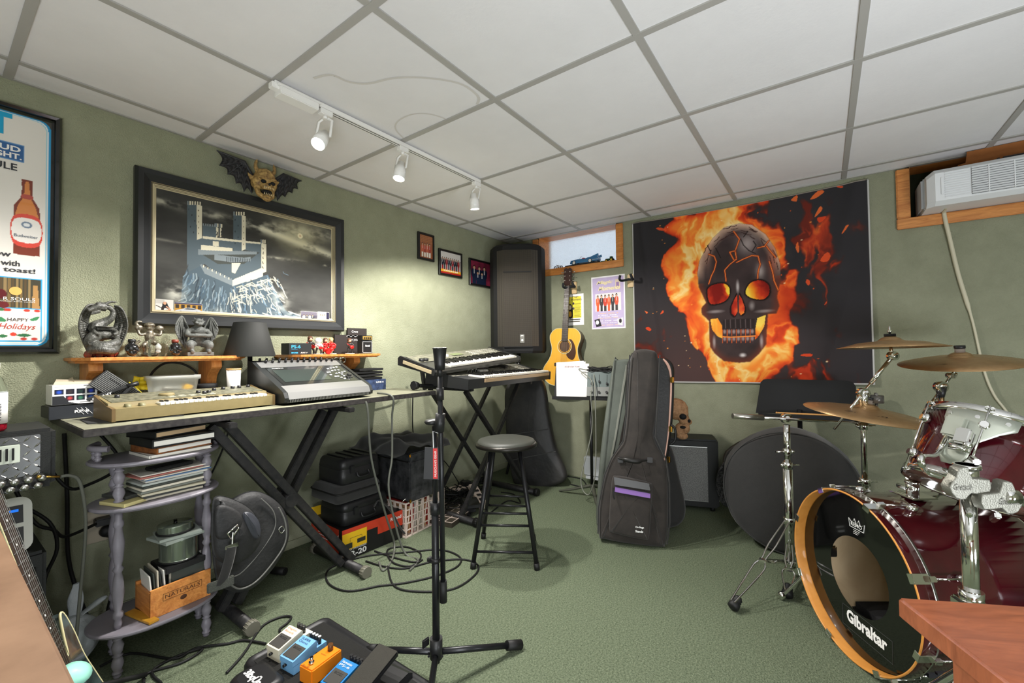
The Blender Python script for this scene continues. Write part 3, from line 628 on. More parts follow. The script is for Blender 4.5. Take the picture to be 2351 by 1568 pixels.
# gargoyle, crouched with folded arms
gx, gy = .768, 2.37
T = Thing('gargoyle_statue', 'grey stone crouching gargoyle with spread wings and folded arms on a plinth', 'statue', (gx, gy, SZ))
mb = MB(); mb.ball(D(0, .085), (.032, .025, .04)); mb.ball(D(0, .118, -.003), (.036, .024, .022))
mb.ball(D(-.002, .155, -.018), (.019, .02, .021)); mb.ball(D(-.003, .146, -.040), (.012, .010, .008)); mb.ball(D(-.003, .164, -.034), (.016, .006, .004)); [mb.ball(D(-.003+q*.013, .153, -.034), (.006, .006, .006)) for q in (-1, 1)]; bodytube(mb, [D(-.002, .14, -.008), D(0, .125)], [.014, .018])
for s_ in (-1, 1):
    bodytube(mb, [D(s_*.014, .168, -.015), D(s_*.018, .180, -.013)], [.005, .001], 6); bodytube(mb, [D(s_*.018, .158, -.015), D(s_*.030, .166, -.012)], [.006, .001], 6)
    bodytube(mb, [D(s_*.034, .12), D(s_*.045, .098, -.02), D(s_*.02, .094, -.038), D(-s_*.022, .098, -.040)], [.013, .011, .009, .007])
    bodytube(mb, [D(s_*.02, .06), D(s_*.038, .052, -.03), D(s_*.034, .03, -.03), D(s_*.032, .022, -.035), D(s_*.034, .019, -.052)], [.02, .019, .012, .009, .008])
mb.build('body', m_garg, T, remesh=.0026)
for s_ in (-1, 1):
    mb = MB(); O = smooth([D(s_*.025, .115, .01), D(s_*.040, .150, .015), D(s_*.058, .183, .012), D(s_*.080, .15, .005), D(s_*.086, .12, 0), D(s_*.074, .085, .005), D(s_*.06, .06, .01), D(s_*.045, .035, .01)], 4); c = D(s_*.03, .09, .022)
    for a, b in zip(O[:-1], O[1:]): mb.add([c, a.lerp(c, .5)+V((0, .006, 0)), b.lerp(c, .5)+V((0, .006, 0))], [[0, 1, 2]], True).add([a.lerp(c, .5)+V((0, .006, 0)), a, b, b.lerp(c, .5)+V((0, .006, 0))], [[0, 1, 2, 3]], True)
    mb.build('wing', m_garg, T, solid=.003); mb = MB(); mb.tube(O[:14], .004); [mb.tube([O[8], O[k]], [.004, .0015], n=6) for k in (16, 20, 24, 28)]; mb.build('wing_bones', m_garg, T)
mb = MB(); mb.box(D(0, .009, -.008), (.105, .075, .018), bev=.002); mb.build('plinth', m_garg, T)
# two small black skull bottles
def skullbottle(x, label, capc, band=None):
    T = Thing('skull_bottle', label, 'bottle', (x, 2.32, SZ), group='black skull bottles on the shelf'); mb = MB(); m_ = M('smoked_black_glass', (18, 18, 19), .08, coat=.6)
    mb.ball(D(0, .035), (.023, .026, .024)); mb.ball(D(0, .016, -.006), (.017, .018, .014)); mb.ball(D(-.015, .026, -.012), (.008, .008, .008)); mb.ball(D(.015, .026, -.012), (.008, .008, .008)); mb.cyl(D(0, .05), D(0, .064), .011); mb.build('skull_glass', m_, T, remesh=.002)
    mb = MB(); [mb.ball(D(s_*.009, .032, -.025), (.006, .004, .006), n=8) for s_ in (-1, 1)]; mb.ball(D(0, .023, -.027), (.003, .003, .004), n=6); mb.build('sockets', m_blkm, T)
    mb = MB(); mb.lathe([(0, .06), (.012, .06), (.013, .064), (.013, .071), (.010, .074), (0, .074)], n=16); mb.build('stopper', capc, T)
skullbottle(.521, 'small black skull bottle with a black stopper between dragon and cherub', m_blk)
skullbottle(.668, 'small black skull bottle with a rust-red stopper beside the gargoyle', M('rust_red_stopper', (110, 44, 28), .5))
# cherub/fairy figurine
T = Thing('cherub_figurine', 'antique silver figurine of a child seated with curly ornaments', 'figurine', (.596, 2.39, SZ)); mb = MB()
mb.ball(D(0, .125), (.016, .016, .018)); mb.ball(D(0, .138), (.02, .02, .012)); bodytube(mb, [D(0, .11), D(0, .085), D(.005, .06)], [.014, .018, .015])
for s_ in (-1, 1): bodytube(mb, [D(s_*.014, .10), D(s_*.034, .095, -.01), D(s_*.04, .115)], [.007, .006, .006]); mb.ball(D(s_*.036, .125), (.016, .01, .014)); bodytube(mb, [D(s_*.008, .06), D(s_*.022, .05, -.015), D(s_*.018, .02, -.01), D(s_*.02, .006, -.014)], [.011, .009, .006, .007])
mb.ball(D(.0, .008), (.03, .024, .009)); bodytube(mb, [D(-.03, .13), D(-.045, .14), D(-.04, .152), D(-.025, .150)], [.006, .006, .005, .004]); bodytube(mb, [D(-.03, .07), D(-.045, .055), D(-.03, .04)], [.006, .006, .005])
mb.build('figure', M('antique_silver', (150, 142, 124), .35, metal=.6, var=(90, .9), c2=(60, 54, 46)), T, remesh=.0024)
# engraved glass cube
T = Thing('glass_cube', 'clear square glass block standing in front of the cherub figurine', 'ornament', (.608, 2.325, SZ)); mb = MB(); mb.box((0, 0, .0365), (.056, .05, .073), bev=.003); mb.build('glass_block', m_glass, T)
mb = MB(); mb.ball((0, 0, .04), (.012, .008, .014), n=8); mb.ball((0, 0, .022), (.009, .006, .008), n=8); mb.build('etched_figure', M('etched_white', (210, 214, 210), .7), T)
# black pedal box
T = Thing('pedal_box', 'small black pedal carton with blue lettering on the right wall shelf', 'box', (1.222, 2.345, SZ), 0.0); mb = MB(); mb.box((0, 0, .031), (.125, .085, .062), bev=.001)
mb.build('carton', M('black_card', (30, 32, 34), .6), T); m_cyan = M('cyan_print', (70, 170, 215), .5)
mb = MB(); mb.text('PS-6', (-.05, -.0428, .034), ux, uz, .05, .018, bold=.02); mb.text('HARMONIST', (-.05, -.0428, .027), ux, uz, .035, .004); mb.text('BOSS', (-.05, -.0428, .006), ux, uz, .036, .008, bold=.05); mb.build('lettering', m_cyan, T)
mb = MB(); mb.text('BOSS ///', (.0, -.0428, .006), ux, uz, .04, .008, shear=.4); mb.build('logo', m_wpaint, T)
# little musician figurines
def musician(x, y, label, col, hair, inst, h=.085, white=False):
    T = Thing('musician_figurine', label, 'figurine', (x, y, SZ), group='rock band figurines on the shelf'); k = h/.085
    mb = MB(); 
    for s_ in (-1, 1): bodytube(mb, [D(s_*.006*k, .035*k), D(s_*.014*k, .02*k, -.004), D(s_*.016*k, .003*k)], [.006*k, .005*k, .005*k], 7)
    mb.build('legs', M('figurine_black', (36, 32, 30), .4), T); mb = MB(); bodytube(mb, [D(0, .034*k), D(0, .055*k), D(0, .062*k)], [.009*k, .012*k, .007*k])
    for s_ in (-1, 1): bodytube(mb, [D(s_*.011*k, .058*k), D(s_*.020*k, .048*k, -.008), D(s_*.008*k, .042*k, -.016)], [.005*k, .0045*k, .004*k], 7)
    mb.build('jacket', col, T); mb = MB(); mb.ball(D(0, (.074 if not white else .078)*k), ((.009*k, .008*k, .010*k) if not white else (.02*k, .018*k, .017*k)), n=10); mb.build('head', M('figurine_skin', (214, 170, 136), .5) if not white else m_white, T)
    if hair is not None: mb = MB(); mb.ball(D(0, .079*k, .003), (.013*k, .010*k, .010*k), n=9); mb.ball(D(0, .068*k, .006), (.013*k, .006*k, .012*k), n=9); mb.build('hair', hair, T)
    mb = MB()
    if inst == 'guitar': mb.ball(D(.004*k, .038*k, -.018), (.013*k, .004, .010*k), n=10); mb.tube([D(.004*k, .038*k, -.018), D(-.03*k, .058*k, -.02)], .0018, n=6); mb.build('guitar', m_red, T)
    elif inst == 'drum': [mb.cyl(D(s_*.018*k, .018*k, -.03), D(s_*.018*k, .034*k, -.022), .012*k, n=12) for s_ in (-1, 1)]; mb.cyl(D(0, .016*k, -.034), D(0, .016*k, -.02), .016*k, n=14); mb.build('drum_kit', m_red, T)
    mb = MB(); mb.lathe([(0, 0), (.026*k, 0), (.026*k, .003), (0, .003)], n=16); mb.build('base', m_white, T)
m_fig = M('figurine_red', (178, 36, 34), .4); hb, hl = M('brown_hair', (86, 50, 28), .6), M('blond_hair', (206, 172, 110), .6)
musician(1.318, 2.375, 'dark-haired guitarist figurine holding a mic stand behind the kitten figurine', M('figurine_dark', (50, 44, 40), .5), hb, 'guitar', .10)
musician(1.336, 2.325, 'white kitten-faced figurine with a red guitar on the right shelf', m_white, None, 'guitar', .085, True)
musician(1.402, 2.36, 'red-jacketed drummer figurine behind a tiny drum kit', m_fig, hb, 'drum', .092)
musician(1.444, 2.37, 'red-sleeved blond singer figurine behind the drummer figurine', m_fig, hl, 'guitar', .095)
musician(1.553, 2.35, 'curly-haired guitarist figurine in black beside the toy amplifier', M('figurine_dark', (50, 44, 40), .5), hb, 'guitar', .092)
# miniature amplifier stack
T = Thing('toy_amplifier', 'miniature black guitar amplifier stack with gold panel and white piping', 'toy amplifier', (1.650, 2.335, SZ)); mb = MB(); mb.box((0, 0, .041), (.078, .05, .08), bev=.003); mb.build('cabinet', m_blk, T)
mb = MB(); mb.box((0, 0, .098), (.078, .05, .032), bev=.003); mb.build('head', m_blk, T); mb = MB(); mb.box((0, -.0255, .098), (.066, .002, .020)); mb.build('control_panel', M('gold_panel', (196, 160, 84), .35, metal=.5), T)
mb = MB(); [mb.cyl((-.022+.0145*k, -.0265, .098), (-.022+.0145*k, -.031, .098), .005, n=10) for k in range(4)]; mb.build('knobs', m_blk, T)
mb = MB(); P = [(-.033, .008), (.033, .008), (.033, .074), (-.033, .074)]; [mb.bar((P[i][0], -.0255, P[i][1]), (P[(i+1) % 4][0], -.0255, P[(i+1) % 4][1]), .0016, .0016) for i in range(4)]; mb.text('Marshall', (-.018, -.0275, .044), ux, uz, .036, .011, shear=.35, bold=.02); mb.build('piping_and_logo', m_wpaint, T)
# chalk sign behind the shelf
T = Thing('chalk_sign', 'thin black sign with white chalk lettering leaning on the wall behind figurines', 'sign', (1.635, 2.455, SZ)); mb = MB(); mb.box((-.035, 0, .060), (.17, .012, .12)); mb.box((.04, 0, .135), (.14, .012, .06)); mb.build('panel', M('chalkboard', (40, 34, 32), .7), T)
mb = MB(); mb.text('Crave', (-.002, -.0065, .136), ux, uz, .045, .014, shear=.1); mb.text('Can you', (-.03, -.0065, .082), ux, uz, .075, .015, shear=.1); mb.text('A Beer', (-.015, -.0065, .045), ux, uz, .03, .006)
mb.tube(smooth([V((-.04+.016*k, -.007, .113+(.003 if k % 2 else -.003))) for k in range(7)], 4), .0012, n=5); mb.build('chalk_lettering', m_wpaint, T)
# pewter ornament hung on the shelf edge
T = Thing('pewter_ornament', 'small pewter winged skull ornament hanging on the edge of the right shelf', 'ornament', (1.432, YF-.008, ZS0-.02)); mb = MB(); mb.ball((0, -.008, .012), (.012, .009, .013)); mb.ball((0, -.010, .0), (.008, .007, .006))
for s_ in (-1, 1): mb.tube(smooth([V((0, 0, .01)), V((s_*.02, -.002, .02)), V((s_*.036, 0, .014)), V((s_*.034, 0, -.004)), V((s_*.018, 0, -.006)), V((s_*.012, 0, .004))], 4), .0045, n=7)
mb.build('ornament_body', M('aged_pewter', (110, 104, 90), .3, metal=.8, var=(80, .9), c2=(30, 28, 24)), T)
# ================================================================ work table along the left wall
ZT = .872
m_edge = M('scuffed_black_edge', (38, 35, 36), .5, var=(60, .8), c2=(70, 66, 64)); m_top = M('cream_laminate', (140, 139, 118), .55, var=(22, .8), c2=(116, 116, 98))
T = Thing('table_board', 'long black-edged cream laminate board laid on keyboard stands along the left wall', 'table top', (.31, 1.90, .845))
mb = MB(T); mb.box((1.075, 2.185, .8585), (1.53, .57, .025), bev=.002); mb.build('board', m_edge, T)
mb = MB(T); mb.box((1.075, 2.185, ZT-.0005), (1.524, .564, .001)); mb.build('laminate_top', m_top, T)
m_steel_b = M('dusty_black_steel', (30, 30, 33), .45, var=(50, .7), c2=(54, 52, 50), metal=.2)
def xstand(T, feet, tops, y, wd, zt, dbl=0, footlen=(.12, .42), capm=None, knob=True):
    """feet/tops = x of the two legs at floor/top, crossing; y = plane; dbl = gap between twin tubes"""
    for (xa, xb) in ((tops[0], feet[1]), (tops[1], feet[0])):
        for s_ in ((-1, 1) if dbl else (0,)):
            mb = MB(T); o = V((dbl*s_/2, (-.03 if xa < xb else .03), 0))
            mb.bar(V((xa, y, zt))+o, V((xb, y, .035))+o, wd, wd*1.25, (0, 1, 0), bev=.003); mb.build('leg', m_steel_b, T)
    for x in tops: mb = MB(T); mb.bar((x, y-footlen[0], zt+.012), (x, y+footlen[1]-.06, zt+.012), .03, .022, bev=.003); mb.build('support_arm', m_steel_b, T)
    for x in feet:
        mb = MB(T); mb.cyl((x, y-footlen[0], .026), (x, y+footlen[1], .026), .022, n=16); f_ = mb.build('foot_bar', m_steel_b, T)
        for ye, sg in ((y-footlen[0], -1), (y+footlen[1], 1)):
            mb = MB(T); mb.cyl((x, ye-.03*(sg < 0), .027), (x, ye+.03*(sg > 0)+.0, .027), .0265, n=20)
            for k in range(14): a = k*2*math.pi/14; c = V((x+.0265*math.cos(a), 0, .027+.0265*math.sin(a))); mb.bar(c+V((0, ye-.028 if sg < 0 else ye, 0)), c+V((0, ye if sg < 0 else ye+.028, 0)), .003, .003)
            mb.build('end_cap', capm or m_rub, f_)
    xm = sum(feet)/2*.5+sum(tops)/2*.5; t = .5
    if knob: mb = MB(T); mb.cyl((xm, y-.055, zt*.53), (xm, y+.05, zt*.53), .03, n=20); mb.build('pivot_plate', m_steel_b, T)
m_capk = M('worn_grey_rubber_cap', (112, 110, 98), .6)
T = Thing('keyboard_stand', 'heavy black double-tube X stand holding the left end of the long board', 'stand', (1.03, 2.0, 0))
xstand(T, (.785, 1.305), (.725, 1.245), 2.04, .034, .815, dbl=.062, footlen=(.175, .25), capm=m_capk)
# black mouse mat, RP-8 rack unit, laser box
T = None
mb = MB(); mb.prism([(.345, 2.04), (.60, 1.985), (.66, 2.18), (.40, 2.27), (.35, 2.2)], (0, 0, ZT), (1, 0, 0), (0, 1, 0), .003); solo('desk_mat', mb, M('grey_mat', (54, 55, 56), .8), 'dark grey mat poking out under the beige keyboard', 'mat')
T = Thing('rack_unit', 'flat black rack effects unit lettered RP-8 under the laser carton', 'rack unit', (.40, 2.36, ZT), math.radians(4)); mb = MB(); mb.box((0, 0, .025), (.235, .13, .044), bev=.002); mb.build('chassis', m_blkmetal, T)
mb = MB(); mb.box((0, -.0665, .025), (.245, .004, .048), bev=.001); mb.build('faceplate', M('dark_faceplate', (42, 45, 50), .4), T); mb = MB(); mb.text('RP-8', (-.055, -.069, .020), ux, uz, .04, .010, bold=.03); [mb.tube([V((-.05+.012*k, -.0695, .038)), V((-.03+.012*k, -.0695, .012))], .0008, n=5) for k in range(3)]; mb.build('lettering', m_wpaint, T)
T = Thing('laser_carton', 'white open-topped carton with eight small colour pictures, on the rack unit', 'box', (.355, 2.37, ZT+.05), math.radians(3)); mb = MB(); mb.box((0, 0, .038), (.125, .09, .075), bev=.001); mb.build('carton', m_white, T)
mb = MB(); mb.prism([(-.06, 0), (.062, 0), (.055, .012), (-.05, .022)], (0, -.043, .076), (1, 0, 0), (0, .3, .95), .0008); mb.prism([(-.04, 0), (.03, 0), (.04, .018), (-.045, .03)], (-.0, .0, .076), (0, 1, 0), (-.3, 0, .9), .0008); mb.build('open_flaps', M('kraft_card', (196, 182, 158), .8), T)
i5 = canvas(90, 54, (238, 238, 236)); cols = [(40, 80, 190), (50, 44, 46), (40, 60, 56), (40, 70, 190), (70, 90, 70), (180, 60, 60), (60, 120, 90), (60, 110, 220)]
for k in range(8):
    x = .05+.235*(k % 4); y = .22+.33*(k//4); rect(i5, x, y, x+.19, y+.27, (20, 22, 40)); ell(i5, x+.095, y+.14, .06, .09, cols[k], soft=1)
poly(i5, [(0, .55), (.24, .55), (.36, .88), (.62, 1), (0, 1)], (40, 42, 46)); rect(i5, .6, .90, .85, .95, (80, 80, 80)); rect(i5, .68, .05, .93, .09, (40, 40, 40)); rect(i5, .04, .09, .2, .12, (150, 150, 150))
pm = plane_map((-.0615, -.0462, .0745), (.123, 0, 0), (0, 0, -.073)); o_ = art('printed_front', i5, pm, m_art, T)
# grey clamp light bar leaning behind
m_gun = M('gunmetal_fins', (84, 86, 88), .4, metal=.4); T = Thing('clamp_effect_light', 'tilted ribbed grey effect light with black clamp arm lettered GALAXY', 'stage light', (.478, 2.33, ZT+.0), math.radians(0))
Rz = Matrix.Rotation(math.radians(42), 3, 'Y')
mb = MB(); mb.box((.0, 0, .095), (.165, .05, .075), Rz, bev=.003); mb.build('housing', m_gun, T); mb = MB()
for k in range(13): mb.box(V((0, -.026, .095))+Rz @ V((0, 0, -.034+.0057*k)), (.16, .004, .0022), Rz)
mb.build('heat_sink_fins', M('fin_highlight', (150, 150, 148), .35, metal=.5), T); mb = MB(); [mb.box(V((0, -.0285, .095))+Rz @ V((-.05+.008*k, 0, .018)), (.004, .002, .007), Rz) for k in range(8)]; mb.build('vents', m_blkm, T)
mb = MB(); mb.bar((-.095, -.04, .065), (.03, -.045, .113), .012, .026, (0, 1, 0), bev=.003); mb.bar((-.05, -.045, .0), (.035, -.05, .113), .012, .02, (0, 1, 0), bev=.003); mb.build('clamp_arm', M('arm_black', (48, 49, 50), .4), T)
mb = MB(); mb.cyl((.02, -.052, .109), (.055, -.052, .120), .009, n=14); mb.build('handle', m_blk, T); d_ = V((.135, -.005, .05)).normalized(); mb = MB(); mb.text('GALAXY', V((-.080, -.0535, .0615)), d_, V((0, -1, 0)).cross(d_)*-1 if False else d_.cross(V((0, 1, 0)))*1, .06, .010, bold=.03); mb.build('lettering', m_wpaint, T)
mb = MB(); mb.bar((.03, -.035, .125), (.082, -.035, .065), .003, .006, (0, 1, 0)); mb.build('yellow_strip', M('yellow_strip', (206, 190, 60), .5), T)
# yellow cloth tag on a loop, plastic tub, black jar, white tumbler
mb = MB(); P = [[V((x, 2.36-.01*math.sin(8*x*j), .925+z)) for x, z in ((.528+.003*j, .040+.018*j), (.556, .018*j+.034), (.588-.003*j, .018*j+.032+.004*(j % 2)))] for j in range(4)]
for j in range(3):
    for i in range(2): mb.add([P[j][i], P[j][i+1], P[j+1][i+1], P[j+1][i]], [[0, 1, 2, 3]], True)
solo('yellow_tag', mb, M('crumpled_yellow', (220, 192, 30), .55, bump=(120, .8, .004)), 'crumpled bright yellow plastic tag hanging on a black cable loop', 'tag', solid=.002)
mb = MB(); mb.tube(smooth([V((.585, 2.37, .975)), V((.61, 2.40, 1.03)), V((.66, 2.42, 1.068)), V((.72, 2.42, 1.065)), V((.77, 2.41, 1.03)), V((.785, 2.40, .98)), V((.78, 2.38, .90))], 6), .005); solo('cable_loop', mb, m_rub, 'black cable loop arching up behind the plastic tub', 'cable')
T = Thing('plastic_tub', 'frosted clear plastic tub full of coloured bits on the long board', 'tub', (.655, 2.30, ZT)); mb = MB()
def rr(w_, d_, z, r=.02): return [V((x, y, z)) for x, y in rrect(w_, d_, r, 4)]
mb.loft([rr(.135, .085, .002), rr(.165, .11, .125), rr(.18, .122, .128), rr(.18, .122, .145), rr(.172, .114, .145), rr(.160, .104, .125), rr(.130, .08, .005)], caps=False); mb.add(rr(.135, .085, .003), [list(range(20))]); mb.build('tub_wall', M('frosted_plastic', (230, 232, 226), .3, trans=.75, ior=1.2, alpha=.85), T)
for k, (c, p, sz) in enumerate((((40, 90, 190), (-.01, -.01, .03), (.11, .05, .012)), ((210, 60, 50), (-.03, .015, .045), (.07, .03, .01)), ((236, 232, 224), (.01, 0, .075), (.10, .06, .03)), ((240, 190, 40), (.05, 0, .085), (.03, .04, .04)), ((60, 130, 190), (.02, -.02, .015), (.09, .03, .012)))):
    mb = MB(); mb.box(p, sz, Matrix.Rotation(.1*k, 3, 'Y'), bev=.004); mb.build('contents', M('tub_bit_%d' % k, c, .5), T)
T = Thing('black_jar', 'squat black jar with a wide ribbed lid beside the plastic tub', 'jar', (.795, 2.33, ZT)); mb = MB(); mb.lathe([(0, 0), (.036, 0), (.038, .06), (.034, .07), (0, .07)]); mb.build('jar_body', m_blk, T); mb = MB(); mb.lathe([(0, .07), (.040, .07), (.041, .092), (.037, .098), (0, .098)]); mb.build('lid', m_blkm, T)
T = Thing('white_tumbler', 'plain white tumbler with a tan rim left of the mixing console', 'cup', (.882, 2.27, ZT)); mb = MB(); mb.lathe([(0, 0), (.024, 0), (.030, .162), (.027, .162), (.022, .005), (0, .005)]); mb.build('cup_wall', m_white, T); mb = MB(); mb.lathe([(.0275, .158), (.031, .158), (.031, .166), (.0275, .166)]); mb.build('rim', M('tan_rim', (196, 150, 96), .5), T)
# black lampshade lamp
T = Thing('table_lamp', 'lamp with a black tapered drum shade standing between the two wall shelves', 'lamp', (.985, 2.345, ZT)); z0 = 1.098-ZT; mb = MB()
mb.lathe([(.112, z0-.005), (.114, z0), (.072, z0+.165), (.070, z0+.167), (.070, z0+.16), (.110, z0)], n=40); mb.build('lamp_shade', M('black_paper_shade', (40, 41, 39), .7), T)
mb = MB(); mb.lathe([(0, 0), (.06, 0), (.06, .012), (.012, .02), (.010, z0+.10), (0, z0+.10)], n=20); mb.build('base', m_blkm, T)
# beige vintage synthesizer
m_bei = M('beige_metal', (132, 119, 82), .5, var=(40, .4), c2=(116, 104, 70)); m_brn = M('bronze_side', (108, 88, 56), .45)
T = Thing('beige_synthesizer', 'beige vintage synthesizer with a single row of thin keys on the long board', 'synthesizer', (.395, 1.99, ZT+.002), math.radians(2)); Wk = .55
mb = MB(); prof = [(0, 0), (0, .042), (.055, .046), (.06, .058), (.215, .078), (.215, 0)]
mb.prism([(y, z) for y, z in prof], (0.004, 0, 0.004), (0, 1, 0), (0, 0, 1), Wk-.008); mb.build('case', m_bei, T)
for x in (0, Wk-.006): mb = MB(); mb.prism([(-.002, 0), (-.002, .045), (.056, .051), (.218, .083), (.218, 0)], (x, 0, .002), (0, 1, 0), (0, 0, 1), .010); mb.build('end_cheek', m_brn, T)
mb = MB(); kw = .385/25
for k in range(25): mb.box((.135+kw*(k+.5), .025, .049), (kw-.0016, .05, .012), bev=.001)
k_ = mb.build('key_row', M('ivory_keys', (232, 228, 210), .35), T); k_['label'] = 'row of ivory keys'
mb = MB(); [mb.box((.135+kw*(k+1), .038, .057), (.007, .026, .008), bev=.001) for k in range(24) if k % 7 in (0, 1, 3, 4, 5)]; mb.build('black_keys', m_blk, T)
mb = MB(); mb.box((.275, .135, .0718), (.52, .14, .003), Matrix.Rotation(math.atan2(.02, .155), 3, 'X')); mb.build('control_panel', M('olive_panel', (70, 72, 58), .5, var=(60, 1), c2=(120, 118, 98)), T)
kn = [(.05, .15), (.30, .12), (.315, .10), (.335, .11), (.37, .15), (.41, .16), (.45, .165), (.48, .17), (.52, .175)]
for x, y in kn: mb = MB(); z = .058+.02*(y-.06)/.155; mb.cyl((x, y, z), (x, y, z+.016), .0085, .0075, n=14); mb.build('knob', m_blk, T)
mb = MB(); mb.lathe([(0, 0), (.026, 0), (.026, .008), (.022, .012), (0, .012)], (.195, .13, .068), n=24); mb.build('data_dial', m_bei, T)
for x in (.05, .09): mb = MB(); mb.cyl((x-.008, .03, .045), (x+.008, .03, .045), .014, n=18); mb.build('bender_wheel', M('olive_wheel', (120, 116, 84), .5), T)
mb = MB(); [mb.box((.20+.035*(k % 5), .085+.018*(k//5), .066+.0022*(k//5)), (.02, .008, .003)) for k in range(10)]; mb.build('panel_buttons', M('pale_buttons', (206, 202, 182), .5), T)
# mixing console with a touch screen
T = Thing('mixing_console', 'wedge-shaped digital mixing console with a dark touch screen and silver front lip', 'mixer', (.965, 1.945, ZT), math.radians(1)); Wm = .455
m_sil = M('silver_plastic', (136, 136, 134), .3, metal=.35); m_con = M('console_black', (36, 38, 38), .35)
side = [(.0, .012), (-.004, .03), (.010, .055), (.03, .066), (.27, .172), (.30, .188), (.345, .196), (.352, .18), (.352, .01), (.05, .004)]
mb = MB(); mb.prism(side, (.006, 0, 0), (0, 1, 0), (0, 0, 1), Wm-.012); mb.build('body', m_con, T)
for x in (-.006, Wm-.012): mb = MB(); mb.prism([(a, b+.004) for a, b in side], (x, 0, 0), (0, 1, 0), (0, 0, 1), .018); mb.build('side_cheek', m_con, T)
def onp(x, t, h=0):  # along the sloping panel: t 0..1 from lip to top
    y = .03+.24*t; z = .066+.106*t; return V((x, y-h*.404, z+h*.915))
mb = MB(); pr = [(-.0045, .028), (.0095, .055), (.03, .0665), (.07, .0845), (.0695, .0855), (.029, .069), (.007, .058), (-.007, .028)]
mb.prism(pr[::-1], (.012, 0, 0), (0, 1, 0), (0, 0, 1), Wm-.024); mb.build('front_lip', m_sil, T)
mb = MB(); 
for k in range(56): x = .02+.0075*k; mb.bar((x, -.0045, .014), (x-.003, -.0065, .027), .0028, .002, (0, 1, 0))
mb.build('lip_grille', m_sil, T)
mb = MB(); a = [onp(.03, .17, .001), onp(.425, .17, .001), onp(.425, .93, .001), onp(.03, .93, .001)]; mb.quad(*a); mb.build('fascia', M('glossy_fascia', (26, 28, 27), .12, coat=.5), T, solid=.001)
mb = MB(); a = [onp(.05, .30, .002), onp(.29, .30, .002), onp(.29, .80, .002), onp(.05, .80, .002)]; mb.quad(*a); s_ = mb.build('touch_screen', M('screen_glass', (40, 50, 46), .05, coat=1), T, solid=.001)
a = [onp(0.012, .93, .0015), onp(Wm-.012, .93, .0015), V((Wm-.012, .30, .190)), V((Wm-.012, .345, .1985)), V((.012, .345, .1985)), V((.012, .30, .190))]
mb = MB(); mb.add(a, [[0, 1, 2, 5], [5, 2, 3, 4]]); mb.build('gain_panel', m_sil, T, solid=.001)
for k in range(12):
    for r_ in range(2):
        if r_ and k == 11: continue
        mb = MB(); x = .04+.0325*k+(.014 if r_ == 0 else 0); y = .295+.032*r_; z = .1895+.0075*r_+.001; mb.cyl((x, y, z), (x, y-.003, z+.013), .0065, .0055, n=12); mb.build('gain_knob', m_blk, T)
m_btn = M('white_button', (232, 232, 228), .4); mb = MB()
for x, t in [(.335, .78), (.355, .80), (.375, .82), (.395, .84), (.31, .62), (.31, .50), (.322, .62), (.345, .68), (.365, .70), (.385, .70), (.35, .55), (.37, .57), (.39, .59), (.41, .62), (.325, .42), (.34, .42), (.35, .36), (.36, .30), (.375, .42), (.375, .50)]: mb.box(onp(x, t-.02, .003), (.012, .008, .004), Matrix.Rotation(math.atan2(.106, .24), 3, 'X'), bev=.001)
mb.build('buttons', m_btn, T); nrm = V((0, -.404, .915)); mb = MB(); p = onp(.405, .40, .001); mb.cyl(p, p+nrm*.004, .022, n=24); mb.cyl(p+nrm*.004, p+nrm*.016, .013, .011, n=20); mb.build('jog_dial', M('dial_dark', (60, 60, 58), .3), T)
mb = MB(); mb.text('TouchMix-30', onp(.055, .855, .0025), ux, V((0, .915, .404)), .055, .007); mb.build('lettering', m_wpaint, T)
# stacked black cases + blue carton right of the console
for k, (w_, dx_) in enumerate(((.20, 0), (.19, .01), (.215, -.005), (.18, .02))):
    mb = MB(); mb.box((1.635+dx_, 2.33, ZT+.068+.018*k+.006), (w_, .11, .013), .03*k-.05, bev=.002); solo('media_case', mb, (m_blk, m_blkm)[k % 2], ['flat black case at the bottom of the thin pile right of the mixer', 'flat black case second from the bottom of the thin pile by the mixer', 'flat black case second from the top of the thin pile by the mixer', 'flat black case on top of the thin pile right of the mixer'][k], 'case', group='pile of flat black cases')
T = Thing('effects_carton', 'dark blue effects pedal carton under the pile of flat black cases', 'box', (1.635, 2.33, ZT)); mb = MB(); mb.box((0, 0, .033), (.24, .13, .066), bev=.001); mb.build('carton', M('navy_card', (34, 38, 58), .5, var=(30, .8), c2=(70, 90, 130)), T)
mb = MB(); mb.text('LINE 6', (.045, -.0665, .044), ux, uz, .055, .010, bold=.03); mb.build('lettering', m_wpaint, T)
# ================================================================ left foreground and under the table
# amplifier head with diamond-plate front
m_tolex = M('black_tolex', (24, 26, 25), .55, bump=(260, .5, .002))
T = Thing('guitar_amplifier', 'black amplifier head with a shiny diamond-plate front and silver knobs', 'amplifier', (-.10, 2.0, .69)); mb = MB(T)
mb.box((-.09, 2.13, .785), (.71, .26, .185), bev=.012); mb.build('cabinet', m_tolex, T)
mb = MB(T); mb.box((-.10, 1.997, .80), (.66, .006, .125), bev=.002); mb.build('front_plate', M('steel_plate', (96, 98, 98), .25, metal=.8), T)
mb = MB(T); mt = M('steel_tread', (210, 210, 206), .15, metal=1)
for i in range(30):
    for j in range(6):
        x = -.40+.0215*i; z = .744+.0215*j; a = math.radians(45 if (i+j) % 2 else -45); c = V((x, 1.993, z)); d = V((math.cos(a), 0, math.sin(a)))*.0125; n_ = V((-math.sin(a), 0, math.cos(a)))*.0026; mb.add([c-d, c+n_-V((0, .001, 0)), c+d, c-n_-V((0, .001, 0)), c+V((0, -.0035, 0))], [[0, 1, 4], [1, 2, 4], [2, 3, 4], [3, 0, 4]])
mb.build('tread_pattern', mt, T)
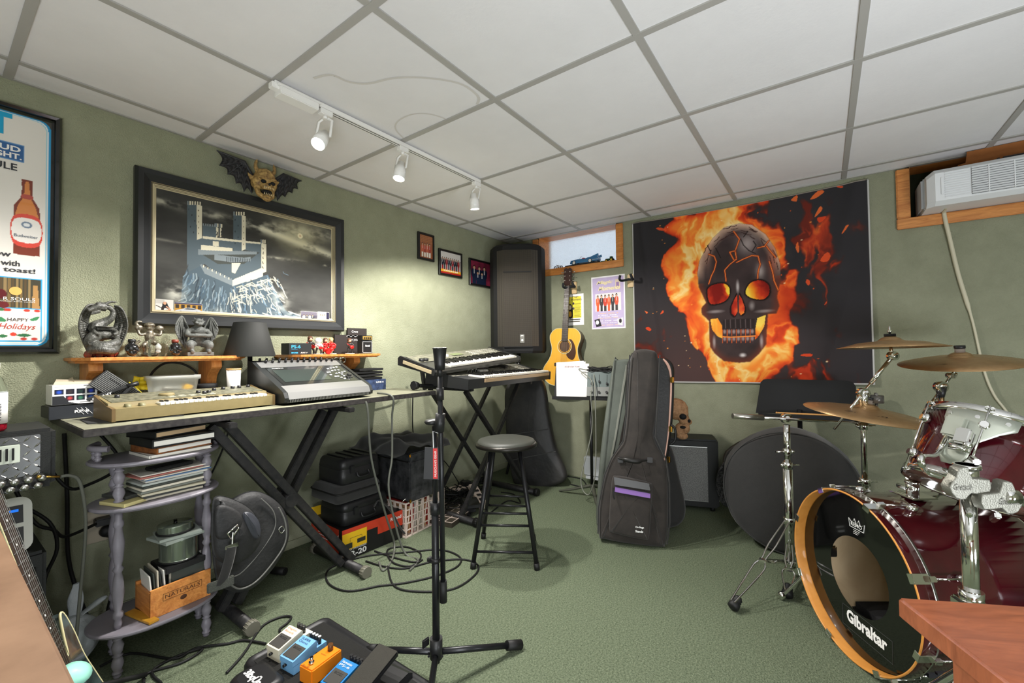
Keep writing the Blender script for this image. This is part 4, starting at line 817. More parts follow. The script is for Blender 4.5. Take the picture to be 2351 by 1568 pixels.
mb = MB(T); mb.box((.112, 1.988, .812), (.15, .004, .055), bev=.0015); mb.build('vent_plate', M('pale_vent_plate', (206, 214, 200), .35), T); mb = MB(T); [mb.box((.048+.0125*k, 1.9855, .812), (.005, .003, .036)) for k in range(11)]; mb.build('vent_slots', m_blkm, T)
mb = MB(T); mb.box((-.10, 1.995, .718), (.66, .008, .036)); mb.build('control_strip', m_blk, T)
for k in range(9):
    for j in range(2): mb = MB(T); c = V((.0+.028*k+(.008 if j else 0), 1.991, .708+.021*j)); mb.lathe([(0, .024), (.009, .024), (.010, .018), (.0125, .002), (.0125, 0)], c, (0, -1, 0), n=12); mb.build('knob', m_chr2, T)
mb = MB(T); mb.cyl((.225, 1.972, .734), (.27, 1.972, .724), .0038, n=10); mb.cyl((.22, 1.972, .735), (.23, 1.972, .733), .006, n=10); mb.build('jack_plug', m_gold, T)
# stack below the amp head (mostly out of frame)
T = Thing('speaker_cabinet', 'black speaker cabinet with metal grille behind the electric guitar neck', 'speaker cabinet', (.06, 2.15, 0)); mb = MB(T); mb.box((.105, 2.19, .245), (.29, .34, .49), bev=.01); mb.build('cabinet', m_tolex, T); mb = MB(T); mb.box((.10, 2.016, .235), (.25, .006, .42)); mb.build('grille', M('grille_cloth', (14, 15, 15), .9, bump=(300, 1, .004)), T)
mb = MB(); mb.box((-.23, 2.19, .345), (.36, .33, .69), bev=.01); solo('amplifier_base_cabinet', mb, m_tolex, 'tall black cabinet under the diamond-plate amplifier at the left edge', 'cabinet')
T = Thing('effects_processor', 'silver-framed effects processor with a blue display standing below the amplifier head', 'effects processor', (.125, 2.06, .49), rot=Matrix.Rotation(math.radians(-14), 3, 'X')); mb = MB(); mb.prism(rrect(.20, .17, .03, 5, 0, .086), (0, 0, 0), (1, 0, 0), (0, 0, 1), -.03); mb.build('frame', m_chr2, T)
mb = MB(); mb.box((0, -.001, .118), (.16, .003, .055)); mb.box((0, -.001, .05), (.16, .003, .055)); mb.build('panel', m_blk, T); mb = MB(); mb.box((.01, -.003, .12), (.045, .002, .028)); mb.box((.06, -.003, .13), (.02, .002, .008)); mb.build('display', M('lit_blue_display', (30, 110, 220), .2, emis=.5), T)
mb = MB(); [mb.cyl((-.06+.03*k, -.003, .05+.03*(k % 2)), (-.06+.03*k, -.009, .05+.03*(k % 2)), .006, n=10) for k in range(5)]; mb.build('switches', m_chr2, T)
# bottle of flavoured water
T = Thing('water_bottle', 'clear plastic water bottle with white label and a little red drink, on the amplifier', 'bottle', (.135, 2.06, .879)); mb = MB(); mb.lathe([(0, 0), (.028, 0), (.032, .006), (.032, .115), (.031, .13), (.022, .16), (.013, .175), (.013, .19)], n=28); mb.build('bottle_wall', M('clear_pet', (240, 246, 244), .04, trans=1, ior=1.15), T)
mb = MB(); mb.lathe([(0, .002), (.0275, .002), (.030, .008), (.030, .022), (0, .022)], n=28); mb.build('drink', M('red_drink', (196, 20, 50), .1, trans=.6, ior=1.33), T)
mb = MB(); mb.lathe([(.0326, .024), (.0326, .118)], n=28); mb.build('label', m_white, T, solid=.0006); mb = MB(); mb.lathe([(0, .187), (.016, .187), (.016, .208), (0, .208)], n=20); mb.build('cap', m_white, T)
T0 = T; e_ = (EYE-V((.16, 2.03, .9))); e_.z = 0; e_.normalize(); rt_ = uz.cross(e_)
for t_, off, w_, h_, b_ in (('vitamin', -.006, .085, .017, .03), ('water', .013, .06, .014, 0)):
    mb = MB(); a_ = off/.0335; p_ = (e_*math.cos(a_)+rt_*math.sin(a_))*.0345; tn = (rt_*math.cos(a_)-e_*math.sin(a_)); mb.text(t_, p_+V((0, 0, .03))+tn*h_*.5, uz, -tn, w_, h_, bold=b_); mb.build('label_lettering', m_dk, T)
# foreground table, left
m_ftab = M('worn_tan_table', (142, 110, 84), .6, var=(7, .9), c2=(118, 88, 64))
T = Thing('foreground_table', 'blurred tan table edge in the lower left corner of the view', 'table', (-.3, 1.0, 0)); mb = MB(T); mb.box((-.30, .97, .735), (.81, 1.30, .03), bev=.003); mb.build('table_top', m_ftab, T)
for x, y in ((-.66, .36), (.06, .36), (-.66, 1.55), (.03, 1.55)): mb = MB(T); mb.bar((x, y, 0), (x, y, .72), .04, .04); mb.build('leg', m_blkm, T)
# electric guitar on a floor stand
m_gbody = M('figured_charcoal_top', (30, 38, 38), .1, wave=(5, 3, .9), c2=(70, 84, 84), coat=.8); m_bind = M('cream_binding', (214, 206, 160), .4); m_rose = M('rosewood_board', (58, 44, 36), .5, wave=(30, 1, .6), c2=(40, 28, 22))
def guitar_frame(heel, nut, faceto):
    a = (V(nut)-V(heel)).normalized(); n = (V(faceto)-V(heel)); n = (n-a*n.dot(a)).normalized(); r = a.cross(n); return a, n, r
nut = ony(-95, 955, 1.74); heel = ony(131, 1512, 1.70)
a, n, r = guitar_frame(heel, nut, (1.9, .9, 1.0))
T = Thing('electric_guitar', 'dark electric guitar with cream binding, leaning behind the left foreground table', 'electric guitar', ony(200, 1600, 1.72)); G = lambda x, y, z=0: heel+r*x+a*y+n*z
sp = smooth([(.028, .0, 0), (.05, -.03, 0), (.065, .02, 0), (.085, .075, 0), (.105, .07, 0), (.12, .0, 0), (.125, -.08, 0), (.15, -.17, 0), (.17, -.26, 0), (.14, -.35, 0), (.06, -.395, 0), (-.06, -.395, 0), (-.15, -.34, 0), (-.17, -.25, 0), (-.14, -.16, 0), (-.12, -.08, 0), (-.12, -.02, 0), (-.10, .03, 0), (-.07, .0, 0), (-.04, -.03, 0), (-.028, 0, 0)], 4, True)
ol = [(p.x, p.y) for p in sp]; mb = MB(T); mb.loft([[G(x*.97, y*1.0, -.04) for x, y in ol], [G(x, y, -.036) for x, y in ol], [G(x, y, -.004) for x, y in ol], [G(x*.985, y*.99, .001) for x, y in ol]]); mb.build('body', m_gbody, T)
mb = MB(T); mb.tube([G(x*.995, y, -.001) for x, y in ol], .0032, n=6, closed=True); mb.build('binding', m_bind, T); L_ = (nut-heel).length
mb = MB(T); mb.loft([[G(x, -.02, z) for x, z in ((-.028, .004), (.028, .004), (.022, -.02), (-.022, -.02))], [G(x, L_, z) for x, z in ((-.021, .004), (.021, .004), (.016, -.016), (-.016, -.016))]], sm=False); mb.build('neck', m_rose, T)
mb = MB(T); mb.loft([[G(x, -.05, z) for x, z in ((-.028, .009), (.028, .009), (.028, .003), (-.028, .003))], [G(x, L_, z) for x, z in ((-.021, .009), (.021, .009), (.021, .003), (-.021, .003))]], sm=False); f_ = mb.build('fingerboard', m_rose, T)
for s_ in (-1, 1): mb = MB(T); mb.tube([G(s_*.0285, -.05, .006), G(s_*.0215, L_, .006)], .0022, n=5); mb.build('binding', m_bind, f_)
mb = MB(T)
for k in range(24): t = 1-2**(-k/12); y = L_*(1)-(L_*1.33)*t; wd = .021+.007*(1-y/L_); (mb.tube([G(-wd, y, .010), G(wd, y, .010)], .0013, n=5) if y > -.05 else None)
mb.build('frets', m_chr2, f_); mb = MB(T)
for k in (3, 5, 7, 9, 12, 15, 17, 19): t = 1-(2**(-k/12)+2**(-(k-1)/12))/2; y = L_-(L_*1.33)*t; mb.cyl(G(0, y, .0092), G(0, y, .0098), .003, n=10)
mb.build('inlays', m_white, f_)
for k in range(6): mb = MB(T); u_ = (k-2.5)/2.5; mb.tube([G(u_*.024, -.25, .014), G(u_*.017, L_, .013)], .0006, n=4); mb.build('string', m_chr2, T)
for y in (-.09, -.18): mb = MB(T); mb.box(G(0, y, .005), (.07, .018, .012), Matrix((r, a, n)).transposed(), bev=.004); mb.build('pickup', m_blk, T)
mb = MB(T); mb.box(G(0, -.26, .008), (.09, .02, .012), Matrix((r, a, n)).transposed(), bev=.003); mb.build('bridge', m_chr, T)
for q in ((.11, -.22), (.125, -.27), (.09, -.29), (.06, -.33)): mb = MB(T); mb.cyl(G(*q, .001), G(*q, .016), .010, .009, n=14); mb.build('control_knob', m_chr, T)
mb = MB(T); mb.prism([(-.021, L_), (.021, L_), (.035, L_+.04), (.03, L_+.16), (-.03, L_+.16), (-.035, L_+.04)], heel-n*.012, r, a, .014); mb.build('headstock', m_gbody, T)
# guitar stand
T = Thing('guitar_stand', 'small black tubular floor stand cradling the dark electric guitar', 'guitar stand', (.2, 1.8, 0)); mb = MB(T); b0 = G(0, -.40, -.02)
top_ = G(0, -.10, -.10); mb.tube([top_, V((b0.x, b0.y+.12, .1))], .008); 
for q in ((-.16, .1), (.16, .1), (0, -.15)): mb.tube([V((b0.x, b0.y+.12, .11)), V((b0.x+q[0], b0.y+.12+q[1], .012))], .008)
mb.tube([G(-.10, -.405, -.06), G(-.10, -.405, .02)], .007); mb.tube([G(.10, -.405, -.06), G(.10, -.405, .02)], .007); mb.tube([G(-.10, -.405, -.06), G(.10, -.405, -.06)], .007); mb.tube([G(0, -.405, -.06), V((b0.x, b0.y+.12, .11))], .008); mb.build('frame', m_rub, T)
# mint pick guard scrap seen at the table edge
mb = MB(); c = ony(168, 1545, 1.55); mb.lathe([(0, 0), (.03, .0), (.033, .012), (.02, .02), (0, .022)], c-V((0, 0, .01)), (.3, -.5, .8), n=20); solo('mint_cushion', mb, M('mint_plastic', (150, 214, 196), .4), 'pale mint-green rounded object peeping out beside the table edge', 'cushion')
# outlet with plugs on the wall
T = Thing('wall_outlet', 'wall outlet with a black adapter and plug behind the grey shelf stand', 'outlet', (.456, YL, .33)); mb = MB(T); mb.box((.456, YL-.004, .395), (.085, .008, .13), bev=.002); mb.build('outlet_plate', M('outlet_plate', (168, 158, 138), .5), T)
mb = MB(T); mb.box((.470, YL-.03, .418), (.07, .045, .03), bev=.004); mb.build('power_adapter', m_blk, T); mb = MB(T); mb.lathe([(0, .03), (.02, .03), (.024, .01), (.02, 0), (0, 0)], (.475, YL-.008, .37), (0, -1, 0), n=18); mb.build('plug', m_rub, T)
# white plastic bag
m_bag = M('translucent_bag', (196, 202, 204), .35, trans=.35, ior=1.1, bump=(30, .6, .02)); mb = MB(); cb = V((.40, 2.16, .08))
mb.ball((.335, 2.20, .09), (.08, .08, .09), n=18)
sp = [V((.345, 2.2, .16)), V((.345, 2.2, .20)), V((.345, 2.2, .285))]; mb.tube(smooth(sp, 4), [.02, .014, .016, .02, .022, .022, .02, .016, .008], n=8, flat=.4); mb.tube(smooth([V((.345, 2.2, .16)), V((.39, 2.2, .19)), V((.425, 2.2, .205))], 4), [.02, .014, .02, .022, .018, .01], n=8, flat=.4)
solo('plastic_bag', mb, m_bag, 'knotted pale translucent plastic bag on the floor left of the shelf stand', 'plastic bag', disp=(.05, .03), subsurf=1)
# grey three-tier shelf stand with turned posts
m_gry = M('mauve_grey_paint', (126, 122, 130), .4, var=(30, .35), c2=(108, 104, 110)); T = Thing('shelf_stand', 'small grey painted three-tier oval shelf stand with turned posts', 'shelf stand', (.548, 2.06, 0))
def tier(z, t=.016, rx=.195, ry=.148):
    mb = MB(T); P = []
    for i in range(48): an = 2*math.pi*i/48; c, s_ = math.cos(an), math.sin(an); P.append((.54+rx*math.copysign(abs(c)**.85, c), 2.06+(ry if s_ < 0 else ry*.85)*math.copysign(abs(s_)**.9, s_)))
    ctr = (.548, 2.06); sc = lambda k: [V((ctr[0]+(x-ctr[0])*k, ctr[1]+(y-ctr[1])*k, 0)) for x, y in P]
    mb.loft([[p+V((0, 0, z-t)) for p in sc(.95)], [p+V((0, 0, z-t*.55)) for p in sc(1)], [p+V((0, 0, z-.004)) for p in sc(1)], [p+V((0, 0, z)) for p in sc(.98)]], sm=False); mb.build('shelf', m_gry, T)
for z in (.165, .585, .738): tier(z)
prof1 = lambda h: [(0, 0), (.010, 0), (.013, .04*h), (.010, .08*h), (.016, .10*h), (.016, .13*h), (.011, .15*h), (.019, .30*h), (.015, .42*h), (.010, .47*h), (.017, .50*h), (.010, .53*h), (.015, .58*h), (.019, .72*h), (.011, .85*h), (.016, .87*h), (.016, .90*h), (.011, .92*h), (.013, h), (0, h)]
for (x, y) in ((.416, 1.992), (.679, 1.992), (.438, 2.155), (.705, 2.150)):
    for z0, z1 in ((0, .149), (.165, .569), (.585, .722)): mb = MB(T); mb.lathe([(rad*.92, z) for rad, z in prof1(z1-z0)], (x, y, z0), n=14); mb.build('turned_post', m_gry, T)
for sg in (-1, 1):
    for yy_ in (-.045, .045): mb = MB(T); mb.lathe([(rad*.6, z) for rad, z in prof1(.038)], (.548+sg*.178, 2.06+yy_*.5, .738), n=12); mb.build('gallery_spindle', m_gry, T)
    mb = MB(T); mb.tube(smooth([V((.548+sg*.155, 2.015, .782)), V((.548+sg*.185, 2.04, .784)), V((.548+sg*.19, 2.075, .786)), V((.548+sg*.165, 2.105, .790))], 4), .011, n=8); mb.build('gallery_rail', m_gry, T)
# books and folders on the top tier
def book(x, y, z, w_, d_, t, rz, mc, label, mp=m_paper, name='book', group='folders on the top tier'):
    T = Thing(name, label, 'book', (x, y, z), rz, group=group); mb = MB(); mb.box((0, 0, t*.1), (w_, d_, t*.2), bev=.0008); mb.box((0, 0, t*.9), (w_, d_, t*.2), bev=.0008); mb.box((-w_/2+.002, 0, t/2), (.004, d_, t)); mb.build('cover', mc, T)
    mb = MB(); mb.box((.002, 0, t/2), (w_-.01, d_-.006, t*.62)); mb.build('pages', mp, T)
z = .739; blkc, brnc = M('black_leatherette', (26, 27, 27), .5), M('worn_brown_board', (150, 92, 44), .6, var=(40, .9), c2=(90, 52, 28))
book(.575, 2.03, z, .20, .17, .010, .10, m_paper, 'white booklet at the bottom of the folders on the grey stand')
book(.58, 2.035, z+.011, .19, .165, .024, .22, brnc, 'brown marbled ledger under the black folders on the grey stand')
book(.58, 2.025, z+.036, .205, .18, .030, .12, blkc, 'thick black folder stuffed with papers, middle of the stand pile')
book(.565, 2.035, z+.067, .185, .155, .026, .30, blkc, 'black ring folder on top of the pile under the long board', M('tan_pages', (196, 168, 130), .8))
# pile of CDs and papers on the middle tier
zz = .586; tints = [(206, 200, 180), (60, 62, 60), (190, 184, 160), (120, 124, 116), (216, 210, 192), (70, 74, 70), (176, 182, 176), (210, 206, 196), (84, 120, 160), (224, 218, 206), (198, 120, 110), (230, 226, 214)]
nm = ['lowest', 'second lowest', 'third from the bottom', 'fourth from the bottom', 'fifth from the bottom', 'sixth from the bottom', 'seventh from the bottom', 'eighth from the bottom', 'blue', 'pale paper', 'pink paper', 'topmost white paper']
for k in range(12):
    mb = MB(); t = .009 if k < 8 else .005; j = rnd.uniform(-.012, .012); w_ = .145 if k < 8 else .16
    mb.box((.565+j, 2.03+rnd.uniform(-.008, .008), zz+t/2), (w_+.05, .13, t-.0015), .12+rnd.uniform(-.12, .12), bev=.0008); solo('disc_case' if k < 8 else 'paper_sleeve', mb, M('cd_tint_%d' % k, tints[k], .35), '%s %s in the pile on the middle tier' % (nm[k], 'disc case' if k < 8 else 'sleeve'), 'disc case' if k < 8 else 'paper', group='pile of discs on the middle tier'); zz += t
mb = MB(); mb.box((.57, 2.03, zz+.007), (.13, .07, .013), .25, bev=.003); solo('black_wallet', mb, blkc, 'small black wallet lying on top of the disc pile', 'wallet')
for k, (x, y) in enumerate(((.475, 2.02), (.49, 2.07))): mb = MB(); mb.box((x-.02, y, .586+.006+.0125*k), (.12, .12, .0115), .35); solo('disc_case', mb, M('cd_yellow', (196, 186, 130), .4) if k == 0 else M('cd_tint_1', (60, 62, 60), .3), ['yellowish disc case left of the tall pile on the middle tier', 'dark disc case lying on the yellowish one, middle tier'][k], 'disc case', group='pile of discs on the middle tier')
# wine crate with records/discs, spindles of discs, ruler on the bottom tier
T = Thing('wooden_crate', 'small honey-coloured wooden crate lettered NATURALS on the bottom tier', 'crate', (.585, 2.03, .166), math.radians(4)); mb = MB(); w_, d_, h_ = .19, .13, .10
mb.box((0, -d_/2, h_/2), (w_, .009, h_)); mb.build('front_board', m_oak, T)
mb = MB(); mb.box((0, d_/2, h_/2), (w_, .009, h_)); mb.box((-w_/2+.004, 0, h_*.45), (.008, d_, h_*.9)); mb.box((w_/2-.004, 0, h_*.45), (.008, d_, h_*.9)); mb.box((0, 0, .004), (w_, d_, .008)); mb.build('box', m_oak, T)
mb = MB(); mb.text('NATURALS', (-.052, -d_/2-.005, .055), ux, uz, .11, .013); mb.ball((.005, -d_/2-.004, .035), (.014, .001, .010), n=8)
for q in (((-.058, .049), (.064, .049)), ((.064, .049), (.064, .073)), ((.064, .073), (-.058, .073)), ((-.058, .073), (-.058, .049))): mb.bar((q[0][0], -d_/2-.005, q[0][1]), (q[1][0], -d_/2-.005, q[1][1]), .001, .001)
mb.build('stencil', M('stencil_brown', (70, 40, 20), .7), T)
for k in range(9): mb = MB(); c = T.M @ (V((-.083+.010*k, 0, .082)) if k < 5 else V((.035, -.050+.022*(k-5), .078))); mb.box(c, (.12 if k > 4 else .004, .004 if k > 4 else .11, .13+.01*(k % 3)), Matrix.Rotation(.0 if k > 4 else -.10+.03*(k % 3), 3, 'Y')); solo('disc_sleeve', mb, M('sleeve_%d' % (k % 4), [(236, 234, 226), (60, 66, 62), (214, 206, 186), (44, 48, 46)][k % 4], .4), ['%s sleeve filed at the left of the wooden crate' % q for q in ('white paper', 'dark green plastic', 'cream card', 'black plastic', 'outermost white')][k] if k < 5 else 'sleeve standing crossways in the wooden crate, row %s from the front' % ('one', 'two', 'three', 'four')[k-5], 'disc sleeve', group='sleeves in the wooden crate')
def spindle(x, y, z, r, h, label, dark=False):
    T = Thing('disc_spindle', label, 'disc stack', (x, y, z), group='stacks of blank discs'); mb = MB(); mb.lathe([(0, 0), (r+.004, 0), (r+.004, .006), (0, .006)], n=32); mb.build('spindle_base', m_rub, T)
    mb = MB(); mb.lathe([(.008, .006), (r, .006)]+[(r-(.0006 if k % 2 else 0), .006+h*k/30) for k in range(31)]+[(.008, .006+h)], n=40); mb.build('discs', M('disc_green', (128, 138, 122), .18, metal=.7, coat=.4), T)
    mb = MB(); mb.cyl((0, 0, 0), (0, 0, h+.02), .006, n=12); mb.build('spindle_post', m_glass, T); return T
spindle(.60, 2.035, .325, .060, .075, 'taller stack of greenish blank discs above the wooden crate')
mb = MB(); mb.box((.60, 2.035, .413), (.15, .13, .010), .2, bev=.001); mb.box((.596, 2.03, .424), (.13, .125, .010), -.1, bev=.001); solo('disc_box', mb, M('clear_case', (150, 158, 150), .15, coat=.5), 'clear disc boxes between the two stacks of blank discs', 'disc case')
spindle(.59, 2.035, .431, .056, .022, 'shorter stack of greenish blank discs on the clear boxes')
mb = MB(); mb.box((.600, 2.035, .312), (.13, .13, .022), .1, bev=.002); solo('black_disc_box', mb, m_blk, 'black disc box bridging the wooden crate under the discs', 'disc case')
mb = MB(); mb.box((.482, 2.0, .170), (.030, .155, .008), .22, bev=.0008); solo('wooden_ruler', mb, M('varnished_yellow_wood', (196, 146, 50), .35, wave=(14, 1, .5), c2=(160, 108, 30)), 'flat yellow varnished wooden slat beside the crate on the bottom tier', 'wood slat')
# ================================================================ corner: keyboards, speaker, wall guitar, posters, bags
def onpl(px, py, o, n): d = ray(px, py); return EYE + d*((V(o)-EYE).dot(n)/d.dot(n))
def inset(P, d):
    n = len(P); out = []; A = sum(P[i][0]*P[(i+1) % n][1]-P[(i+1) % n][0]*P[i][1] for i in range(n)); sg = 1 if A > 0 else -1
    for i in range(n):
        a, b, c = P[i-1], P[i], P[(i+1) % n]; e1 = V((b[0]-a[0], b[1]-a[1])).normalized(); e2 = V((c[0]-b[0], c[1]-b[1])).normalized()
        nn = V((-(e1.y+e2.y), e1.x+e2.x)); nn = nn.normalized() if nn.length > 1e-6 else V((0, 0)); out.append((b[0]+sg*nn.x*d, b[1]+sg*nn.y*d))
    return out
def cushion(mb, P, o, u, v, t, r=.02, bulge=0, steps=3, back=True):
    """padded slab: outline P in the (u,v) plane, thickness t along u x v, rounded edges r, centre raised by bulge"""
    o, u, v = V(o), V(u).normalized(), V(v).normalized(); n = u.cross(v); rings = []
    f = lambda Q, z: [o+u*x+v*y+n*z for x, y in Q]
    for i in range(steps+1): a = math.pi/2*i/steps; rings.append(f(inset(P, r*(1-math.sin(a))), r*(1-math.cos(a))))
    for i in range(steps+1): a = math.pi/2*(1-i/steps); rings.append(f(inset(P, r*(1-math.sin(a))), t-r*(1-math.cos(a))))
    if bulge:
        cx = sum(p[0] for p in P)/len(P); cy = sum(p[1] for p in P)/len(P)
        for k in (.75, .45, .15): rings.append(f([(cx+(x-cx)*k, cy+(y-cy)*k) for x, y in inset(P, r)], t+bulge*(1-k*k)))
    mb.loft(rings); return mb
def outl(pxs, o, u, v, k=0):
    o, u, v = V(o), V(u).normalized(), V(v).normalized(); n = u.cross(v); R_ = []
    for px, py in pxs: p = onpl(px, py, o, n)-o; R_.append((p.dot(u), p.dot(v)))
    if k: R_ = [(q.x, q.y) for q in smooth([(a, b, 0) for a, b in R_], k, True)]
    return R_
def keys(T, fr, x0, x1, y0, y1, z, nw, wm, bm_, stuffname='white_keys'):
    """piano keys from x0 to x1; fr maps local -> world handled by the Thing"""
    mb = MB(); kw = (x1-x0)/nw
    for k in range(nw): mb.box((x0+kw*(k+.5), (y0+y1)/2, z), (kw-.0012, y1-y0, .012), bev=.001)
    mb.build('white_keys', wm, T); mb = MB()
    for k in range(nw-1):
        if k % 7 in (0, 1, 3, 4, 5): mb.box((x0+kw*(k+1), y0+(y1-y0)*.66, z+.010), (kw*.55, (y1-y0)*.66, .012), bev=.0015)
    mb.build('black_keys', bm_, T)
def basis(o, u, v): u = V(u).normalized(); v = V(v); v = (v-u*v.dot(u)).normalized(); n = u.cross(v); return Matrix((u, v, n)).transposed()
# stand for the two keyboards
T = Thing('keyboard_stand', 'black two-tier X keyboard stand holding the pair of keyboards near the corner', 'stand', (2.4, 1.95, 0))
xstand(T, (2.08, 2.78), (2.07, 2.75), 1.90, .026, .85, footlen=(.09, .42), knob=False)
for xa, xb in ((2.09, 2.74), (2.76, 2.10)): mb = MB(T); mb.bar((xa, 2.21+.012*(xa < xb), .85), (xb, 2.21+.012*(xa < xb), .035), .024, .03, (0, 1, 0), bev=.003); mb.build('leg', m_steel_b, T)
for x in (2.10, 2.60):
    mb = MB(T); mb.bar((x, 2.28, .84), (x-.02, 2.30, 1.04), .022, .022); mb.bar((x-.02, 1.92, .985), (x-.02, 2.33, 1.048), .022, .022); mb.build('upper_arm', m_steel_b, T)
mb = MB(T); mb.tube([(1.80, 2.02, .900), (2.08, 1.96, .872)], .012); mb.build('clamp_bar', m_blkmetal, T); mb = MB(T); mb.cyl((1.765, 2.02, .903), (1.80, 2.02, .900), .028, .022, n=8); mb.build('knob', m_blk, T)
# lower keyboard (drawbar organ)
m_dgry = M('charcoal_case', (44, 45, 46), .4); m_keyw = M('keys_white', (236, 232, 220), .3); m_keyb = M('keys_black', (16, 16, 16), .25)
Rk = basis(None, (1.07, .075, -.004), (.03, .33, .02)); T = Thing('stage_organ', 'long dark stage keyboard with drawbars on the lower arms of the corner stand', 'keyboard', (1.925, 1.72, .878), rot=Rk); L = 1.07
mb = MB(); pr = [(0, 0), (0, .060), (.13, .064), (.33, .104), (.335, 0)]; mb.prism(pr, (0, 0, 0), (0, 1, 0), (0, 0, 1), L); mb.build('case', m_dgry, T)
for x in (-.004, L): mb = MB(); mb.prism([(-.004, -.002), (-.004, .062), (.13, .070), (.335, .112), (.34, -.002)], (x, 0, 0), (0, 1, 0), (0, 0, 1), .008); mb.build('end_cheek', m_dgry, T)
keys(T, None, .16, L-.03, -.006, .125, .066, 36, m_keyw, m_keyb); mb = MB(); mb.box((.16+(L-.19)/2, -.008, .045), (L-.19, .006, .022)); mb.build('key_slip', M('tan_key_slip', (190, 160, 124), .4), T)
a = math.atan2(.04, .20); Rp = Matrix.Rotation(a, 3, 'X'); pz = lambda y: .064+.2*(y-.13)
mb = MB(); mb.box((L/2, .23, pz(.23)+.001), (L-.02, .19, .002), Rp); mb.build('control_panel', M('panel_grey', (70, 70, 66), .4, var=(50, 1), c2=(150, 148, 134)), T)
for k in range(9): mb = MB(); x = .22+.014*k; y = .17+.012*(k % 3); mb.bar((x, y, pz(y)), (x, y-.004, pz(y)+.022), .008, .006, bev=.001); mb.build('drawbar', m_white if k % 3 else m_blk, T)
for k in range(5): mb = MB(); mb.box((.37+.02*k, .19, pz(.19)+.008), (.012, .03, .014), Rp, bev=.002); mb.build('rocker_switch', m_white, T)
mb = MB(); [mb.box((.52+.022*(k % 20), .17+.03*(k//20), pz(.17+.03*(k//20))+.003), (.014, .009, .004), Rp) for k in range(60)]; mb.build('panel_buttons', M('panel_buttons', (206, 204, 190), .4), T)
# upper keyboard
Rk = basis(None, (.88, .02, .057), (.05, .29, .065)); T = Thing('synth_keyboard', 'tan-sided synthesizer keyboard tilted on the upper arms of the corner stand', 'keyboard', (1.80, 1.87, .965), rot=Rk); L = .90
m_tan = M('champagne_side', (206, 190, 156), .4)
mb = MB(); mb.prism([(0, 0), (-.008, .02), (0, .036), (.13, .040), (.29, .052), (.315, .045), (.31, 0)], (0, 0, 0), (0, 1, 0), (0, 0, 1), L); mb.build('case', M('dark_olive_case', (58, 58, 54), .35), T)
for x in (-.012, L): mb = MB(); mb.prism([(-.006, 0), (-.01, .022), (0, .042), (.30, .058), (.318, .04), (.312, -.004)], (x, 0, 0), (0, 1, 0), (0, 0, 1), .012); e_ = mb.build('end_cheek', m_dgry, T)
mb = MB(); mb.box((-.014, .14, .022), (.006, .25, .022), Matrix.Rotation(.04, 3, 'X'), bev=.002); mb.build('side_strip', m_tan, T)
keys(T, None, .13, L-.04, -.002, .13, .042, 36, m_keyw, m_keyb); pz = lambda y: .040+.075*(y-.13)
mb = MB(); mb.box((L/2, .215, pz(.215)+.003), (L-.03, .13, .002), Matrix.Rotation(.075, 3, 'X')); mb.build('control_panel', M('panel_olive', (92, 92, 82), .35, var=(45, .9), c2=(130, 128, 110)), T)
mb = MB(); mb.box((.42, .215, pz(.215)+.006), (.10, .05, .002)); mb.build('display', M('green_lcd', (120, 130, 92), .2), T)
for k in range(4): mb = MB(); mb.box((.24+.02*k, .19, pz(.19)+.012), (.012, .02, .018), bev=.002); mb.build('slider', m_white, T)
for x in (.05, .085): mb = MB(); mb.cyl((x, .17, .04), (x, .17, .062), .017, n=18); mb.build('bender_knob', m_blk, T)
mb = MB(); [mb.box((.56+.022*(k % 14), .18+.03*(k//14), pz(.18+.03*(k//14))+.006), (.014, .010, .004)) for k in range(42)]; mb.build('panel_buttons', M('panel_buttons', (206, 204, 190), .4), T)
mb = MB(); mb.box((2.36, 1.98, .987), (.10, .05, .02)); solo('expression_block', mb, m_blk, 'small black block wedged between the two stacked keyboards', 'block')
# loudspeaker on a pole stand in the corner
m_gr = M('speaker_mesh', (74, 72, 68), .45, metal=.4, bump=(900, 1, .004)); Rs = basis(None, onpl(1205, 700, (3.1, 2.13, 1.5), V((1, .68, 0)).normalized())*0+V((.56, -.83, 0)), (.83, .56, 0))
T = Thing('loudspeaker', 'tall black loudspeaker with perforated steel grille standing in the room corner', 'loudspeaker', (3.09, 2.165, 1.084), rot=Rs)
hw = .21; P = [(a*1.04, b) for a, b in [(-.215, .17), (-.235, .03), (-.20, -.075), (-.12, -.13), (.12, -.13), (.20, -.075), (.235, .03), (.215, .17)]]; H_ = .94
def ringp(k, z, dy=0): return [V((x*k, y*k+dy, z)) for x, y in P]
mb = MB(); mb.loft([ringp(.94, 0), ringp(1, .02), ringp(1, H_-.05), ringp(.98, H_-.02), ringp(.86, H_, .01)], sm=False); mb.build('cabinet', m_blkm, T)
Pg = [(-.185, -.088), (-.115, -.137), (.115, -.137), (.185, -.088)]; mb = MB()
for (a, b) in zip(Pg[:-1], Pg[1:]): mb.add([V((a[0], a[1], .06)), V((b[0], b[1], .06)), V((b[0], b[1], H_-.06)), V((a[0], a[1], H_-.06))], [[0, 1, 2, 3]])
g_ = mb.build('grille', m_gr, T, solid=.003)
